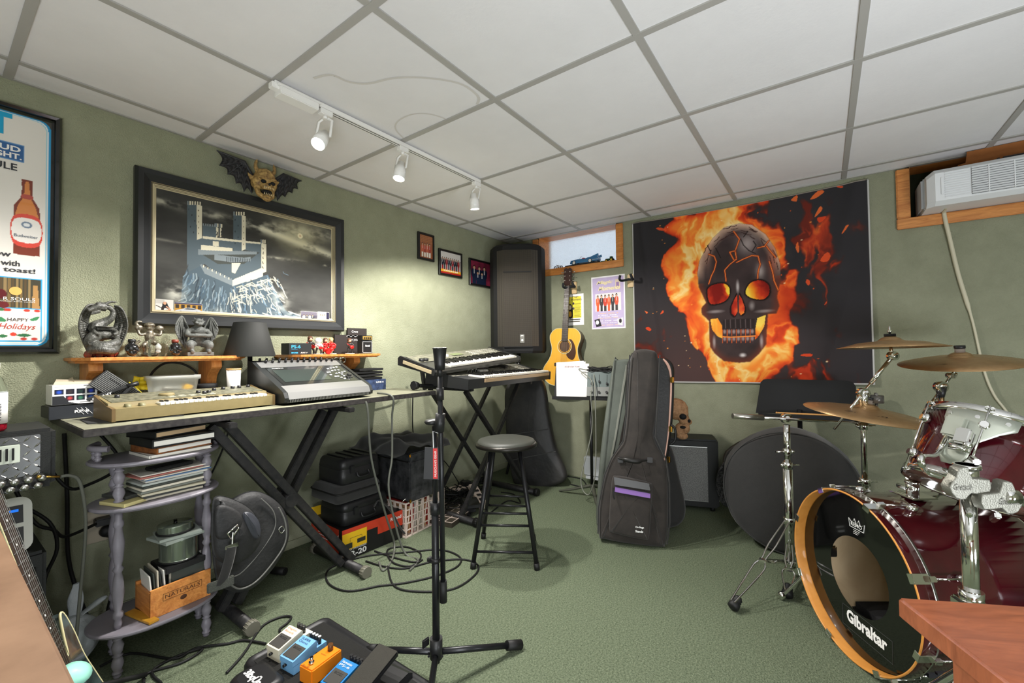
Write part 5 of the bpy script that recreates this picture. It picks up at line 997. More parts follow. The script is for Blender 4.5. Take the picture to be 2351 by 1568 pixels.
# perforations as a dot texture
nt = m_gr.node_tree; vo = nt.nodes.new('ShaderNodeTexVoronoi'); vo.inputs['Scale'].default_value = 150; vo.inputs['Randomness'].default_value = 0; tc = nt.nodes.new('ShaderNodeTexCoord'); nt.links.new(tc.outputs['Object'], vo.inputs['Vector'])
mr = nt.nodes.new('ShaderNodeMapRange'); mr.inputs[1].default_value = .30; mr.inputs[2].default_value = .42; nt.links.new(vo.outputs['Distance'], mr.inputs[0]); mx = nt.nodes.new('ShaderNodeMix'); mx.data_type = 'RGBA'; mx.inputs[6].default_value = rgb((20, 19, 18)); mx.inputs[7].default_value = rgb((92, 86, 78)); nt.links.new(mr.outputs[0], mx.inputs[0]); nt.links.new(mx.outputs[2], nt.nodes['Principled BSDF'].inputs['Base Color'])
for z in (.055, H_-.055, H_*.735): mb = MB(); mb.box((0, -.14, z), (.24, .008, .010), bev=.002); mb.build('grille_bar', m_blkm, T)
mb = MB(); mb.box((.035, -.141, .125), (.04, .006, .075), bev=.003); mb.build('badge', M('badge_grey', (120, 118, 110), .4), T); mb = MB(); mb.text('JBL', (.02, -.1445, .142), ux, uz, .03, .012, bold=.04); mb.cyl((.035, -.144, .112), (.035, -.1445, .112), .009, n=16); mb.build('badge_logo', m_white, T)
mb = MB(); mb.cyl((0, 0, -.38), (0, 0, 0.0), .0175); mb.cyl((0, 0, -1.0), (0, 0, -.38), .021); mb.cyl((0, 0, -.03), (0, 0, 0), .03)
TS = Thing('speaker_stand', 'black tripod pole stand under the corner loudspeaker', 'stand', (3.09, 2.165, 0)); mb2 = MB(); mb2.cyl((0, 0, .60), (0, 0, 1.083), .0175); mb2.cyl((0, 0, .10), (0, 0, .62), .021); mb2.build('pole', m_chr2, TS)
for a in (100, 220, 340): mb2 = MB(); a = math.radians(a); d = V((math.cos(a), math.sin(a), 0)); mb2.tube([V((0, 0, .52)), d*.13+V((0, 0, .02))], .012); mb2.tube([V((0, 0, .16)), d*.14+V((0, 0, .25))], .008); mb2.build('leg', m_blkmetal, TS)
# acoustic guitar hanging on the back wall
m_spr = M('amber_spruce', (240, 180, 66), .22, wave=(16, .4, .35), c2=(236, 158, 36), stretch=(8, 8, .6), coat=.5); m_side = M('walnut_side', (96, 66, 46), .35, wave=(14, 1, .7), c2=(60, 38, 26), coat=.3)
heel = onx(1298, 757, 3.29); nutp = onx(1302.5, 657, 3.33); a, n, r = guitar_frame(heel, nutp, (0, 1.5, 1.2))
# the guitar lies in a plane parallel to the wall and a little turned
n = V((-.97, -.12, .02)).normalized(); n = (n-a*n.dot(a)).normalized(); r = a.cross(n)
if r.y > 0: pass
T = Thing('acoustic_guitar', 'amber acoustic guitar with dark pickguard hanging on the back wall', 'acoustic guitar', (3.33, 1.83, .80)); G = lambda x, y, z=0: heel+r*x+a*y+n*z
def bo(k=1): return smooth([(0.02, .012, 0), (.09, .008, 0), (.135, -.035, 0), (.140, -.085, 0), (.118, -.165, 0), (.135, -.25, 0), (.185, -.33, 0), (.190, -.40, 0), (.14, -.465, 0), (.06, -.488, 0), (-.06, -.488, 0), (-.14, -.465, 0), (-.190, -.40, 0), (-.185, -.33, 0), (-.135, -.25, 0), (-.118, -.165, 0), (-.140, -.085, 0), (-.135, -.035, 0), (-.09, .008, 0), (-.02, .012, 0)], 4, True)
ol = [(p.x, p.y) for p in bo()]; D_ = .095
mb = MB(T); mb.loft([[G(x, y, -D_) for x, y in ol], [G(x, y, -.003) for x, y in ol]], caps=True); mb.build('sides_and_back', m_side, T)
hole = circ(.049, 32, 0, -.145); mb = MB(T)
# top with a sound hole: bridge outline to hole by matching angles
import bisect
ang = lambda p: math.atan2(p[1]+.145, p[0]); oo = sorted(ol, key=ang); 
hh = [(.049*math.cos(ang(p)), -.145+.049*math.sin(ang(p))) for p in oo]; k = len(oo)
mb.add([G(x, y, .0) for x, y in oo]+[G(x, y, .0) for x, y in hh], [[i, (i+1) % k, k+(i+1) % k, k+i] for i in range(k)]); top = mb.build('top', m_spr, T)
mb = MB(T); mb.tube([G(x, y, -.001) for x, y in ol], .003, n=6, closed=True); mb.build('binding', m_bind, T)
mb = MB(T); mb.add([G(x*1.02, -.145+(y+.145)*1.02, -.03) for x, y in hole], [list(range(32))]); mb.build('sound_hole_interior', M('dark_interior', (60, 34, 20), .8), T)
for rr_, w_, m_ in ((.056, .0022, m_rose), (.064, .0035, m_bind)): mb = MB(T); mb.tube([G(*q, .0005) for q in circ(rr_, 40, 0, -.145)], w_, n=5, closed=True); mb.build('rosette', m_, T)
mb = MB(T); pg = smooth([(.035, -.09, 0), (.06, -.085, 0), (.09, -.13, 0), (.105, -.20, 0), (.085, -.255, 0), (.045, -.25, 0), (.02, -.215, 0), (.045, -.19, 0), (.062, -.15, 0), (.055, -.115, 0)], 4, True); sgn = 1
mb.prism([(p.x, p.y) for p in pg], G(0, 0, .001), r, a, .0015); mb.build('pickguard', M('tortoise_brown', (74, 44, 30), .3), T)
mb = MB(T); mb.prism([(-.085, -.315), (.085, -.315), (.085, -.290), (.03, -.283), (-.03, -.283), (-.085, -.290)], G(0, 0, .001), r, a, .008); mb.build('bridge', m_rose, T); mb = MB(T); [mb.ball(G(-.026+.0104*k, -.303, .010), .003, n=6) for k in range(6)]; mb.build('bridge_pins', m_white, T)
Ln = (nutp-heel).length; mb = MB(T); mb.loft([[G(x, -.10, z) for x, z in ((-.028, .010), (.028, .010), (.028, .001), (-.028, .001))], [G(x, Ln, z) for x, z in ((-.021, .010), (.021, .010), (.021, -.014), (-.021, -.014))]], sm=False); f_ = mb.build('fingerboard', m_rose, T)
mb = MB(T)
for k in range(20): y = Ln-(Ln+.30)*(1-2**(-k/12)); wd = .021+.007*(1-y/Ln)*.9; mb.tube([G(-wd, y, .0108), G(wd, y, .0108)], .0012, n=5)
mb.build('frets', m_chr2, f_)
for k in range(6): u_ = (k-2.5)/2.5; mb = MB(T); mb.tube([G(u_*.026, -.30, .013), G(u_*.016, Ln, .013)], .0006, n=4); mb.build('string', m_chr2, T)
mb = MB(T); mb.prism([(-.022, Ln), (.022, Ln), (.034, Ln+.04), (.037, Ln+.15), (.018, Ln+.165), (0, Ln+.155), (-.018, Ln+.165), (-.037, Ln+.15), (-.034, Ln+.04)], G(0, 0, -.012), r, a, .016); hs = mb.build('headstock', M('dark_burgundy_wood', (50, 22, 18), .15, coat=.6), T)
for s_ in (-1, 1):
    for k in range(3): mb = MB(T); y = Ln+.05+.038*k; mb.cyl(G(s_*.022, y, -.01), G(s_*.022, y, .012), .005, n=10); mb.cyl(G(s_*.034, y, -.008), G(s_*.055, y, -.008), .003, n=8); mb.ball(G(s_*.058, y, -.008), (.006, .008, .006), n=8); mb.build('tuning_peg', m_chr, hs)
m_pale = M('pale_wood_block', (214, 186, 140), .5, wave=(9, 1, .4), c2=(196, 164, 116)); m_foam = M('black_foam_yoke', (26, 28, 32), .8)
def hanger(x, y, z, label):
    T = Thing('guitar_hanger', label, 'wall hanger', (x, y, z)); mb = MB(); mb.box((-.010, 0, 0), (.02, .05, .105), bev=.004); mb.build('wood_block', m_pale, T)
    mb = MB(); mb.tube([(-.02, 0, .01), (-.06, 0, .01)], .006); mb.build('stem', m_blkmetal, T)
    mb = MB(); mb.tube(smooth([(-.125, .042, .035), (-.12, .05, .005), (-.085, .045, -.004), (-.062, .0, .004), (-.085, -.045, -.004), (-.12, -.05, .005), (-.125, -.042, .035)], 5), .010, n=10); mb.build('padded_yoke', m_foam, T); return T
hanger(XB, 1.255, 1.663, 'empty wooden wall hanger with black padded yoke beside the flaming skull cloth')
hanger(XB, 1.768, 1.655, 'wooden wall hanger holding the neck of the acoustic guitar')
# posters on the back wall
def wallposter(name, label, y0, y1, z0, z1, im, matp=None):
    T = Thing(name, label, 'poster', (XB-.001, (y0+y1)/2, z0)); mb = MB(T); mb.box((XB-.0015, (y0+y1)/2, (z0+z1)/2), (.001, y1-y0, z1-z0)); mb.build('sheet', m_paper, T)
    art('print', im, plane_map((XB-.0025, y1, z1), (0, -(y1-y0), 0), (0, 0, -(z1-z0))), matp or m_art, T, T); return T
uy = V((0, -1, 0)); xt = XB-.0032
i6 = canvas(150, 210, (196, 180, 214)); i6[:] = np.array((240, 238, 240))/255.; rect(i6, .04, .03, .96, .97, (192, 176, 212)); i6 *= (.95+.1*fbm(210, 150, 6, 2))[..., None]
rect(i6, .12, .33, .88, .66, (226, 220, 222)); crowd(i6, .14, .35, .86, .66, 6, [(226, 92, 50), (60, 50, 50), (200, 60, 40), (226, 92, 50), (46, 44, 48), (210, 80, 50)], [(226, 92, 50), (40, 40, 44), (60, 50, 50)], seed=4)
for yy_, c in ((.70, (232, 190, 150)), (.735, (246, 240, 246)), (.765, (246, 240, 246)), (.79, (236, 206, 160)), (.84, (240, 236, 244)), (.88, (240, 236, 244)), (.92, (240, 200, 180))):
    [rect(i6, .2+.05*k, yy_, .238+.05*k, yy_+.012, c) for k in range(12) if (k*7+int(yy_*100)) % 5]
poly(i6, [(.08, .82), (.24, .80), (.30, .94), (.14, .96)], (40, 38, 44)); ell(i6, .17, .87, .05, .04, (236, 232, 232)); poly(i6, [(.76, .82), (.93, .80), (.91, .95), (.78, .93)], (230, 226, 230)); ell(i6, .85, .86, .04, .04, (40, 36, 40)); rect(i6, .72, .08, .86, .26, (220, 200, 180)); rect(i6, .75, .14, .83, .24, (150, 120, 170))
T = wallposter('lilac_poster', 'lilac concert poster with a group photo, below the empty guitar hanger', 1.307, 1.607, 1.282, 1.728, i6)
mb = MB(T)
mb.text('Magic', (xt, 1.56, 1.655), uy, uz, .15, .035, shear=.4, bold=.03); mb.text('Moments', (xt, 1.545, 1.607), uy, uz, .20, .035, shear=.4, bold=.03); mb.build('lettering', M('cream_print', (238, 222, 170), .5), T)
i7 = canvas(100, 110, (240, 238, 234)); rect(i7, 0, .08, .86, .76, (232, 216, 70)); rect(i7, .1, .80, .8, .83, (40, 36, 30)); rect(i7, .08, .86, .78, .89, (60, 50, 20)); [rect(i7, .48, .30+.035*k, .84-.03*(k % 3), .315+.035*k, (150, 140, 50)) for k in range(13)]
spoly(i7, [(.12, .74), (.12, .42), (.25, .30), (.38, .42), (.38, .74)], (40, 34, 30)); ell(i7, .25, .42, .08, .07, (210, 190, 170)); spoly(i7, [(.18, .70), (.18, .58), (.25, .54), (.32, .58), (.32, .70)], (206, 150, 40)); ell(i7, .44, .30, .05, .04, (60, 50, 70)); ell(i7, .44, .46, .05, .04, (90, 80, 90))
T = wallposter('yellow_flyer', 'white-edged yellow flyer on the wall right of the acoustic guitar neck', 1.682, 1.86, 1.325, 1.60, i7)
mb = MB(T); mb.text('Magic', (xt, 1.79, 1.566), uy, uz, .06, .02); mb.text('Moments', (xt, 1.80, 1.542), uy, uz, .10, .02); mb.build('lettering', m_dk, T)
# black keyboard bag leaning in the corner
o_ = V((2.95, 1.80, 0)); u_ = V((.371, -.116, 0)).normalized()*1; u_ = V((.30, -.95, 0)).normalized(); n_ = V((-.95, -.30, .0)); lean = V((.10, .05, 1)).normalized()
Pb = outl([(1160, 900), (1180, 874), (1200, 866), (1235, 868), (1252, 888), (1262, 960), (1276, 1030), (1296, 1080), (1297, 1105), (1270, 1120), (1215, 1131), (1180, 1122), (1166, 1060), (1160, 980)], (2.98, 1.90, 0), u_, lean, 4)
T = Thing('keyboard_bag', 'tall soft black bag leaning in the corner behind the stool', 'bag', (3.0, 1.95, 0)); mb = MB(T); cushion(mb, Pb, V((2.98, 1.90, 0))+V((.095, .03, 0)), u_, lean, .09, .03, .02); mb.build('bag_shell', M('creased_black_vinyl', (38, 38, 40), .5, bump=(10, .5, .012), var=(6, .8), c2=(52, 50, 48)), T)
mb = MB(T); q = outl([(1163, 1000), (1262, 985)], (2.98, 1.90, 0), u_, lean); q2 = outl([(1163, 1060), (1278, 1035)], (2.98, 1.90, 0), u_, lean)
for qq in (q, q2): mb.tube([V((2.98, 1.90, 0))+u_*p[0]+lean.normalized()*p[1]+n_*.012 for p in qq], .003, n=5)
mb.build('piping', M('seam_grey', (80, 80, 80), .6), T)
# music stand with papers and a small mixer
T = Thing('music_stand', 'black music stand with heavy base carrying papers and a small mixer', 'music stand', (2.98, 1.43, 0)); mb = MB(T); mb.cyl((2.98, 1.43, .05), (2.98, 1.43, .74), .011); mb.build('pole', m_blkmetal, T)
for a in (200, 320, 80): mb = MB(T); a = math.radians(a+15); d = V((math.cos(a), math.sin(a), 0)); c = V((2.98, 1.43, 0)); mb.tube(smooth([c+V((0, 0, .09)), c+d*.06+V((0, 0, .07)), c+d*.20+V((0, 0, .025)), c+d*.27+V((0, 0, .010))], 4), [.018]*5+[.014]*4+[.010]*4, n=8, flat=.7); mb.build('foot', M('pewter_base', (92, 94, 84), .4, metal=.5), T)
rs = V((.30, -.95, 0)).normalized(); upv = V((.30, .10, .95)).normalized(); c0 = V((2.86, 1.655, .745))
mb = MB(T); mb.prism([(-.02, 0), (.52, 0), (.52, .24), (-.02, .24)], c0, rs, upv, -.004); mb.build('desk', m_blkm, T); mb = MB(T); mb.box(c0+rs*.25+V((-.035, -.012, -.002)), (.54, .07, .006), Matrix((rs, uz.cross(rs), uz)).transposed(), bev=.001); mb.box(c0+rs*.25+V((-.066, -.022, .008)), (.54, .004, .022), Matrix((rs, uz.cross(rs), uz)).transposed()); mb.build('ledge', m_blkm, T)
nf = rs.cross(upv); nf = nf if nf.x < 0 else -nf
T = Thing('song_sheets', 'stack of white song sheets with handwriting, on the black music stand', 'papers', c0); mb = MB(T)
for k, (tw, ox) in enumerate(((.06, 0), (-.05, .012), (.02, .004))):
    u1 = (rs+upv*tw).normalized(); v1 = (upv-rs*tw).normalized(); mb.prism([(0, 0), (.215, 0), (.215, .275), (0, .275)], c0+rs*(.0+ox)+nf*(.004+.003*k)+upv*.004, u1, v1, .001 if u1.cross(v1).dot(nf) > 0 else -.001)
mb.build('sheets', M('white_sheet', (246, 242, 238), .7), T); mb = MB(T); u1 = (rs+upv*.02).normalized(); v1 = (upv-rs*.02).normalized(); mb.text('All Broken Vows', c0+rs*.05+nf*.0125+upv*.235, u1, v1, .12, .014, shear=.3); mb.build('handwriting', M('ink_red', (120, 50, 60), .6), T)
T = Thing('small_mixer', 'small grey mixer with sliders standing on the music stand beside papers', 'mixer', c0+rs*.24, rot=Matrix((rs, upv, rs.cross(upv))).transposed()); sg = 1 if rs.cross(upv).dot(nf) > 0 else -1
mb = MB(); mb.box((.12, .10, sg*.028), (.25, .19, .045), bev=.004); mb.build('case', M('slate_case', (92, 104, 102), .45), T); mb = MB(); mb.box((.12, .04, sg*.053), (.25, .07, .01), bev=.002); mb.build('front_strip', M('grey_strip', (120, 122, 118), .4), T)
for k in range(4): mb = MB(); mb.box((.03+.055*k, .12, sg*.0515), (.003, .10, .001)); mb.build('slot', m_blkm, T); mb = MB(); mb.box((.03+.055*k, .10+.015*(k % 2), sg*.058), (.012, .018, .014), bev=.002); mb.build('fader', m_blk, T)
for k in range(4): mb = MB(); mb.cyl((.03+.055*k, .035, sg*.057), (.03+.055*k, .035, sg*.068), .009, n=12); mb.build('knob', m_blk, T)
def wp(*pts): return [V(p) for p in pts]
cA = c0+rs*.33+upv*.21+nf*.03
mb = MB(); mb.tube(smooth([cA+rs*(.10*math.cos(t*1.7))+upv*(.025*math.sin(t*2.9))+nf*(.02+.01*math.sin(t)) for t in range(14)], 5), .0035, n=6); solo('adapter_cable', mb, m_rub, 'tangle of thin black cable on top of the small mixer', 'cable')
cb_ = c0+rs*.27+nf*.06
mb = MB(); mb.tube(smooth([cA-rs*.10, cA-rs*.16+upv*.0+nf*.02, cb_+upv*.12, cb_+nf*.02, cb_+V((0, 0, -.25)), V((2.86, 1.46, .16)), V((2.85, 1.40, .06)), V((2.84, 1.34, .20)), cb_+rs*.03+V((0, 0, -.3)), cb_+rs*.03+nf*.02+V((0, 0, .02)), cA-rs*.05], 6), .0042, n=7)
solo('grey_cable', mb, M('grey_cable', (130, 132, 122), .5), 'pale grey cable looping from the small mixer down to the floor', 'cable')
mb = MB(); mb.box((3.27, 1.53, .15), (.05, .20, .155), bev=.008); mb.box((3.27, 1.53, .06), (.06, .16, .02)); solo('white_floor_heater', mb, M('pale_grey_appliance', (196, 200, 204), .4), 'pale grey flat appliance on the floor behind the music stand base', 'appliance')
# hard cases, gig bags, small amplifier, paper skull
uG = V((.387, -.922, 0)).normalized(); vG = V((.17, .07, 1.0)).normalized(); vG = (vG-uG*vG.dot(uG)).normalized(); oG = V((2.36, .90, 0)); nG = uG.cross(vG)  # points away or towards the eye
nE = nG if nG.x < 0 else -nG
def gslab(T, pxs, dist, t, mat, name, r=.02, bulge=0, k=4, up=vG, o=None):
    """padded slab whose front face lies on the plane `dist` behind the front bag face"""
    oo = V((2.36, .90, 0))-nE*dist if o is None else V(o); P = outl(pxs, oo, uG, up, k); mb = MB(T)
    s_ = uG.cross(up.normalized()); 
    if s_.dot(nE) > 0: cushion(mb, P, oo-nE*t, uG, up, t, r, bulge)
    else: cushion(mb, P[::-1], oo, uG, up, t, r, 0)
    return mb.build(name, mat, T), oo
T = Thing('guitar_hard_case', 'grey-green guitar hard case standing behind the brown gig bag, left side', 'guitar case', (2.6, 1.0, 0))
gslab(T, [(1408, 832), (1420, 825), (1452, 824), (1475, 832), (1500, 900), (1500, 1200), (1385, 1205), (1369, 1195), (1372, 1120), (1383, 1000)], .235, .10, M('grey_green_tolex', (92, 98, 90), .6, bump=(300, .7, .002), var=(9, .4)), 'case_shell', .018)
gslab(T, [(1437, 838), (1442, 838), (1416, 1000), (1400, 1080), (1395, 1080), (1411, 1000)], .229, .006, M('grey_piping', (120, 122, 112), .5), 'piping', .002, k=0)
T = Thing('guitar_hard_case', 'black guitar hard case with pink-beige trim and latches behind the gig bag, right side', 'guitar case', (2.6, .85, 0))
gslab(T, [(1440, 835), (1500, 822), (1530, 822), (1547, 838), (1549, 870), (1546, 960), (1534, 1060), (1528, 1180), (1450, 1190)], .13, .09, M('black_tolex2', (34, 33, 33), .5, bump=(60, .5, .006)), 'case_shell', .02)
gslab(T, [(1522, 824), (1532, 830), (1541, 850), (1543, 900), (1536, 1000), (1524, 1070), (1521, 1070), (1532, 1000), (1538, 900), (1536, 853)], .122, .012, M('pink_beige_trim', (186, 146, 130), .35, metal=.3), 'trim', .002, k=3)
for px, py in ((1543, 872), (1540, 985), (1535, 1055)): mb = MB(T); c = onpl(px, py, V((2.36, .90, 0))-nE*.115, nG); mb.box(c, (.02, .02, .035), bev=.003); mb.build('latch', m_gold, T)
mb = MB(T); mb.tube(smooth([onpl(px, py, V((2.36, .90, 0))-nE*.12, nG) for px, py in ((1540, 975), (1550, 985), (1550, 1010), (1540, 1020))], 4), .007); mb.build('handle', m_blk, T)
T = Thing('gig_bag', 'black soft gig bag standing mostly hidden right of the brown gig bag', 'gig bag', (2.6, .72, 0))
gslab(T, [(1535, 1025), (1548, 1040), (1562, 1100), (1572, 1140), (1576, 1175), (1568, 1200), (1545, 1213), (1500, 1205), (1500, 1040)], .24, .09, m_fab, 'bag_shell', .035)
T = Thing('gig_bag', 'large brown-black padded gig bag with purple zip strip, frontmost of the leaning cases', 'gig bag', (2.36, .90, 0))
body, oo = gslab(T, [(1452, 812), (1466, 801), (1492, 801), (1510, 812), (1513, 860), (1506, 960), (1502, 1005), (1528, 1060), (1534, 1100), (1535, 1200), (1529, 1252), (1515, 1258), (1440, 1250), (1388, 1240), (1375, 1230), (1377, 1150), (1392, 1080), (1408, 1045), (1432, 1010), (1440, 950), (1444, 880)], 0, .12, m_fab2, 'bag_shell', .03, .015)
pk, oo = gslab(T, [(1405, 1100), (1415, 1093), (1440, 1096), (1490, 1108), (1498, 1122), (1494, 1190), (1490, 1235), (1478, 1240), (1410, 1225), (1399, 1215), (1400, 1160)], -.035, .04, m_fab2, 'front_pocket', .015, .006, k=3)
def gp(px, py, d=0): return onpl(px, py, V((2.36, .90, 0))+nE*d, nG)
mb = MB(T); mb.quad(gp(1413, 1116, .0445), gp(1493, 1131, .0445), gp(1493, 1144, .0445), gp(1411, 1129, .0445)); mb.build('purple_strip', M('purple_strip', (132, 92, 168), .5), T, solid=.002)
mb = MB(T); mb.tube([gp(1413, 1117, .046), gp(1493, 1132, .046)], .003, n=5); mb.tube([gp(1411, 1130, .046), gp(1493, 1145, .046)], .0022, n=5); mb.build('zip', m_blkm, T)
mb = MB(T); mb.quad(gp(1409, 1095, .0455), gp(1490, 1110, .0455), gp(1493, 1126, .0465), gp(1411, 1113, .0465)); mb.build('leather_flap', M('shiny_black_leather', (40, 40, 38), .3), T, solid=.003)
mb = MB(T); mb.tube(smooth([gp(1420, 1052, .02), gp(1440, 1056, .05), gp(1462, 1059, .05), gp(1485, 1056, .02)], 4), [.006]*3+[.014]*7+[.006]*3, n=10); [mb.box(gp(px, 1056, .018), (.03, .006, .03), Matrix((uG, nG, vG)).transposed()) for px in (1424, 1492)]; mb.build('handle', M('handle_black', (30, 29, 28), .45), T)
mb = MB(T); mb.text('On-Stage', gp(1459, 1213, .051), uG*(1 if uG.cross(vG).dot(nE) > 0 else 1), vG, .045, .012, bold=.03); mb.text('Stands', gp(1459, 1222, .051), uG, vG, .04, .012, bold=.03); mb.build('logo', m_wpaint, T)
mb = MB(T); mb.tube([gp(1408, 1120, .05), gp(1409, 1140, .055), gp(1411, 1146, .055)], .004, n=6); mb.build('zip_pull', m_rub, T)
mb = MB(T); mb.tube([gp(x, y, .0) for x, y in ((1446, 815), (1438, 950), (1431, 1012), (1404, 1052), (1388, 1090), (1374, 1165), (1373, 1225))], .004, n=6); mb.tube([gp(x, y, .0) for x, y in ((1515, 815), (1508, 960), (1505, 1003), (1530, 1057), (1537, 1110), (1538, 1200), (1531, 1250))], .004, n=6); mb.build('piping', m_fab, T)
T = Thing('guitar_combo_amplifier', 'small black combo amplifier with silver-flecked grille beside the leaning cases', 'amplifier', (3.12, .76, 0), math.radians(-72)); mb = MB(); mb.box((0, .11, .255), (.36, .22, .46), bev=.012); mb.build('cabinet', m_tolex, T)
mb = MB(); mb.box((-.02, -.004, .25), (.26, .008, .36)); mb.build('grille', M('sparkle_grille', (52, 52, 52), .6, var=(260, 1), c2=(150, 150, 146)), T); mb = MB()
for z in (.07, .435): mb.box((-.02, -.009, z), (.26, .004, .004))
mb.build('trim', m_chr2, T); mb = MB(); [mb.box((.181, .11, z), (.004, .05, .06), bev=.001) for z in (.40,)]; [mb.cyl((sx, sy, 0), (sx, sy, .03), .015) for sx in (-.14, .14) for sy in (.03, .19)]; mb.build('fittings', m_rub, T)
T = Thing('paper_skull', 'tan papier-mache skull in profile peeking out behind the hard cases', 'skull', (3.05, .82, .49)); mb = MB(T); c = V((3.05, .82, .655))
mb.ball(c+V((0, .01, .04)), (.07, .085, .075)); mb.ball(c+V((-.01, -.045, -.02)), (.045, .035, .045)); mb.ball(c+V((0, -.02, -.10)), (.04, .04, .05)); mb.ball(c+V((0, -.03, -.14)), (.032, .04, .025)); mb.ball(c+V((-.01, -.06, -.085)), (.03, .025, .035)); mb.ball(c+V((-.01, -.075, -.04)), (.025, .025, .02)); mb.ball(c+V((-.02, -.06, .015)), (.03, .02, .012)); mb.build('skull', M('papier_mache', (196, 152, 112), .8, bump=(60, 1, .012), var=(40, .8), c2=(150, 108, 74)), T, remesh=.006)
mb = MB(T); mb.ball(c+V((-.048, -.050, -.002)), (.020, .024, .020)); mb.ball(c+V((-.03, -.085, -.03)), (.012, .010, .012)); mb.ball(c+V((-.035, -.045, -.075)), (.012, .02, .010)); mb.build('sockets', m_blkm, T)
# ================================================================ drum kit
def at(px, py, d): return EYE+ray(px, py)*d       # point at depth d along the view axis
m_shell = M('burgundy_lacquer', (74, 8, 20), .12, coat=1, var=(5, .7), c2=(36, 6, 12), metal=.25); m_hoopw = M('maple_hoop', (212, 146, 70), .3, wave=(12, 1, .5), c2=(186, 118, 48), coat=.3); m_head = M('gloss_black_head', (6, 7, 7), .06, coat=.6)
m_hb = M('burgundy_hoop', (54, 8, 16), .15, coat=1); m_mem = M('brown_translucent_head', (122, 88, 74), .25, alpha=1)
nf = V((math.cos(2.1765), math.sin(2.1765), 0)); cf = V((1.952, -.049, .293)); tx = uz.cross(nf)*-1  # tx: towards the left of the picture
tx = V((-nf.y, nf.x, 0)); tx = tx if tx.x > 0 else -tx
Rt = Matrix((V((0, 0, 1)).cross(nf), V((0, 0, 1)), nf)).transposed()
T = Thing('bass_drum', 'burgundy bass drum with maple front hoop and glossy black front head', 'bass drum', (cf.x, cf.y, 0)); A = lambda r, an, z=0: cf+nf*z+(tx*math.cos(an)+uz*math.sin(an))*r
mb = MB(T); mb.lathe([(.279, -.04), (.279, -.46), (.272, -.46), (.272, -.04)], cf, nf, n=72); sh = mb.build('shell', m_shell, T)
mb = MB(T); mb.lathe([(.270, -.042), (.270, -.458)], cf, nf, n=72); mb.build('shell_inside', M('raw_maple', (236, 212, 172), .5, wave=(6, 2, .5), c2=(222, 192, 148)), T)
mb = MB(T); mb.lathe([(.293, -.002), (.292, .001), (.288, .001), (.2865, -.001), (.2865, -.050)], cf, nf, n=80); fhp = mb.build('front_hoop', m_hoopw, T); mb = MB(T); mb.lathe([(.2865, -.050), (.2935, -.050), (.2935, -.002)], cf, nf, n=80); mb.build('lacquered_outer_face', m_shell, fhp)
mb = MB(T); mb.lathe([(.272, -.062), (.2835, -.062), (.2835, -.053), (.272, -.053)], cf, nf, n=80); mb.build('head_flesh_hoop', m_chr2, T)
mb = MB(T); mb.lathe([(.282, -.46), (.293, -.46), (.293, -.505), (.282, -.505)], cf, nf, n=72); mb.build('rear_hoop', m_hb, T)
# front head with an off-centre port
hr = .2825; pc = (-.010, -.010); pr_ = .132; N = 64
pc = (.0, -.005)
def Hd(x, y, z=-.038): return cf+nf*z+tx*x+uz*y
o1 = [(hr*math.cos(2*math.pi*i/N), hr*math.sin(2*math.pi*i/N)) for i in range(N)]; o2 = [(pc[0]+pr_*math.cos(2*math.pi*i/N), pc[1]+pr_*math.sin(2*math.pi*i/N)) for i in range(N)]
mb = MB(T); mb.add([Hd(*p) for p in o1]+[Hd(*p) for p in o2], [[i, (i+1) % N, N+(i+1) % N, N+i] for i in range(N)]); fh = mb.build('front_head', m_head, T, solid=.0012)
mb = MB(T); mb.lathe([(0, -.455), (.27, -.455)], cf, nf, n=48); mb.build('rear_head', M('pale_rear_head', (206, 180, 140), .5), T)
# damping pillow and blue emblem inside
mb = MB(T); mb.box(cf-nf*.26-uz*.215, (.36, .30, .07), Matrix((tx, nf, uz)).transposed(), bev=.03); mb.build('damping_pad', M('charcoal_felt', (34, 34, 36), .9), T)
mb = MB(T); pe = cf-nf*.10-uz*.178; mb.tube([pe+tx*(.045*math.cos(t*.39)-.03)+nf*(.028*math.sin(t*.39)) for t in range(16)], .003, n=5, closed=True); mb.text('EVANS', pe-tx*.0+nf*-.01-tx*.005, -tx, nf*-1 if False else -nf, .05, .02); mb.build('blue_emblem', M('evans_blue', (40, 110, 170), .4), T)
xr = -tx
mb = MB(T); mb.text('Gibraltar', Hd(.055, -.192, -.0368), xr, uz, .175, .045, bold=.04); mb.build('lettering', m_wpaint, T); mb = MB(T); mb.text('REMO', Hd(.022, .168, -.0368), xr, uz, .050, .014, bold=.01)
cr = [(.032, .19), (.028, .162), (-.036, .162), (-.040, .19), (-.022, .178), (-.014, .196), (-.004, .178), (.006, .196), (.016, .178)]
mb.tube([Hd(a, b, -.0365) for a, b in cr], .0012, n=4, closed=True); [mb.tube([Hd(.012-.004*k*0, .155-.006*k, -.0365), Hd(-.018+.005*k, .155-.006*k, -.0365)], .0008, n=4) for k in range(3)]
mb.build('crown_logo', m_wpaint, T)
mb = MB(T); q = [(.075, -.142), (-.14, -.142), (-.14, -.215), (.075, -.215)]; [mb.tube([Hd(*q[i], -.0368), Hd(*q[(i+1) % 4], -.0368)], .0006, n=4) for i in range(4)]; mb.build('sticker_outline', M('faint_grey_line', (70, 72, 72), .5), T)
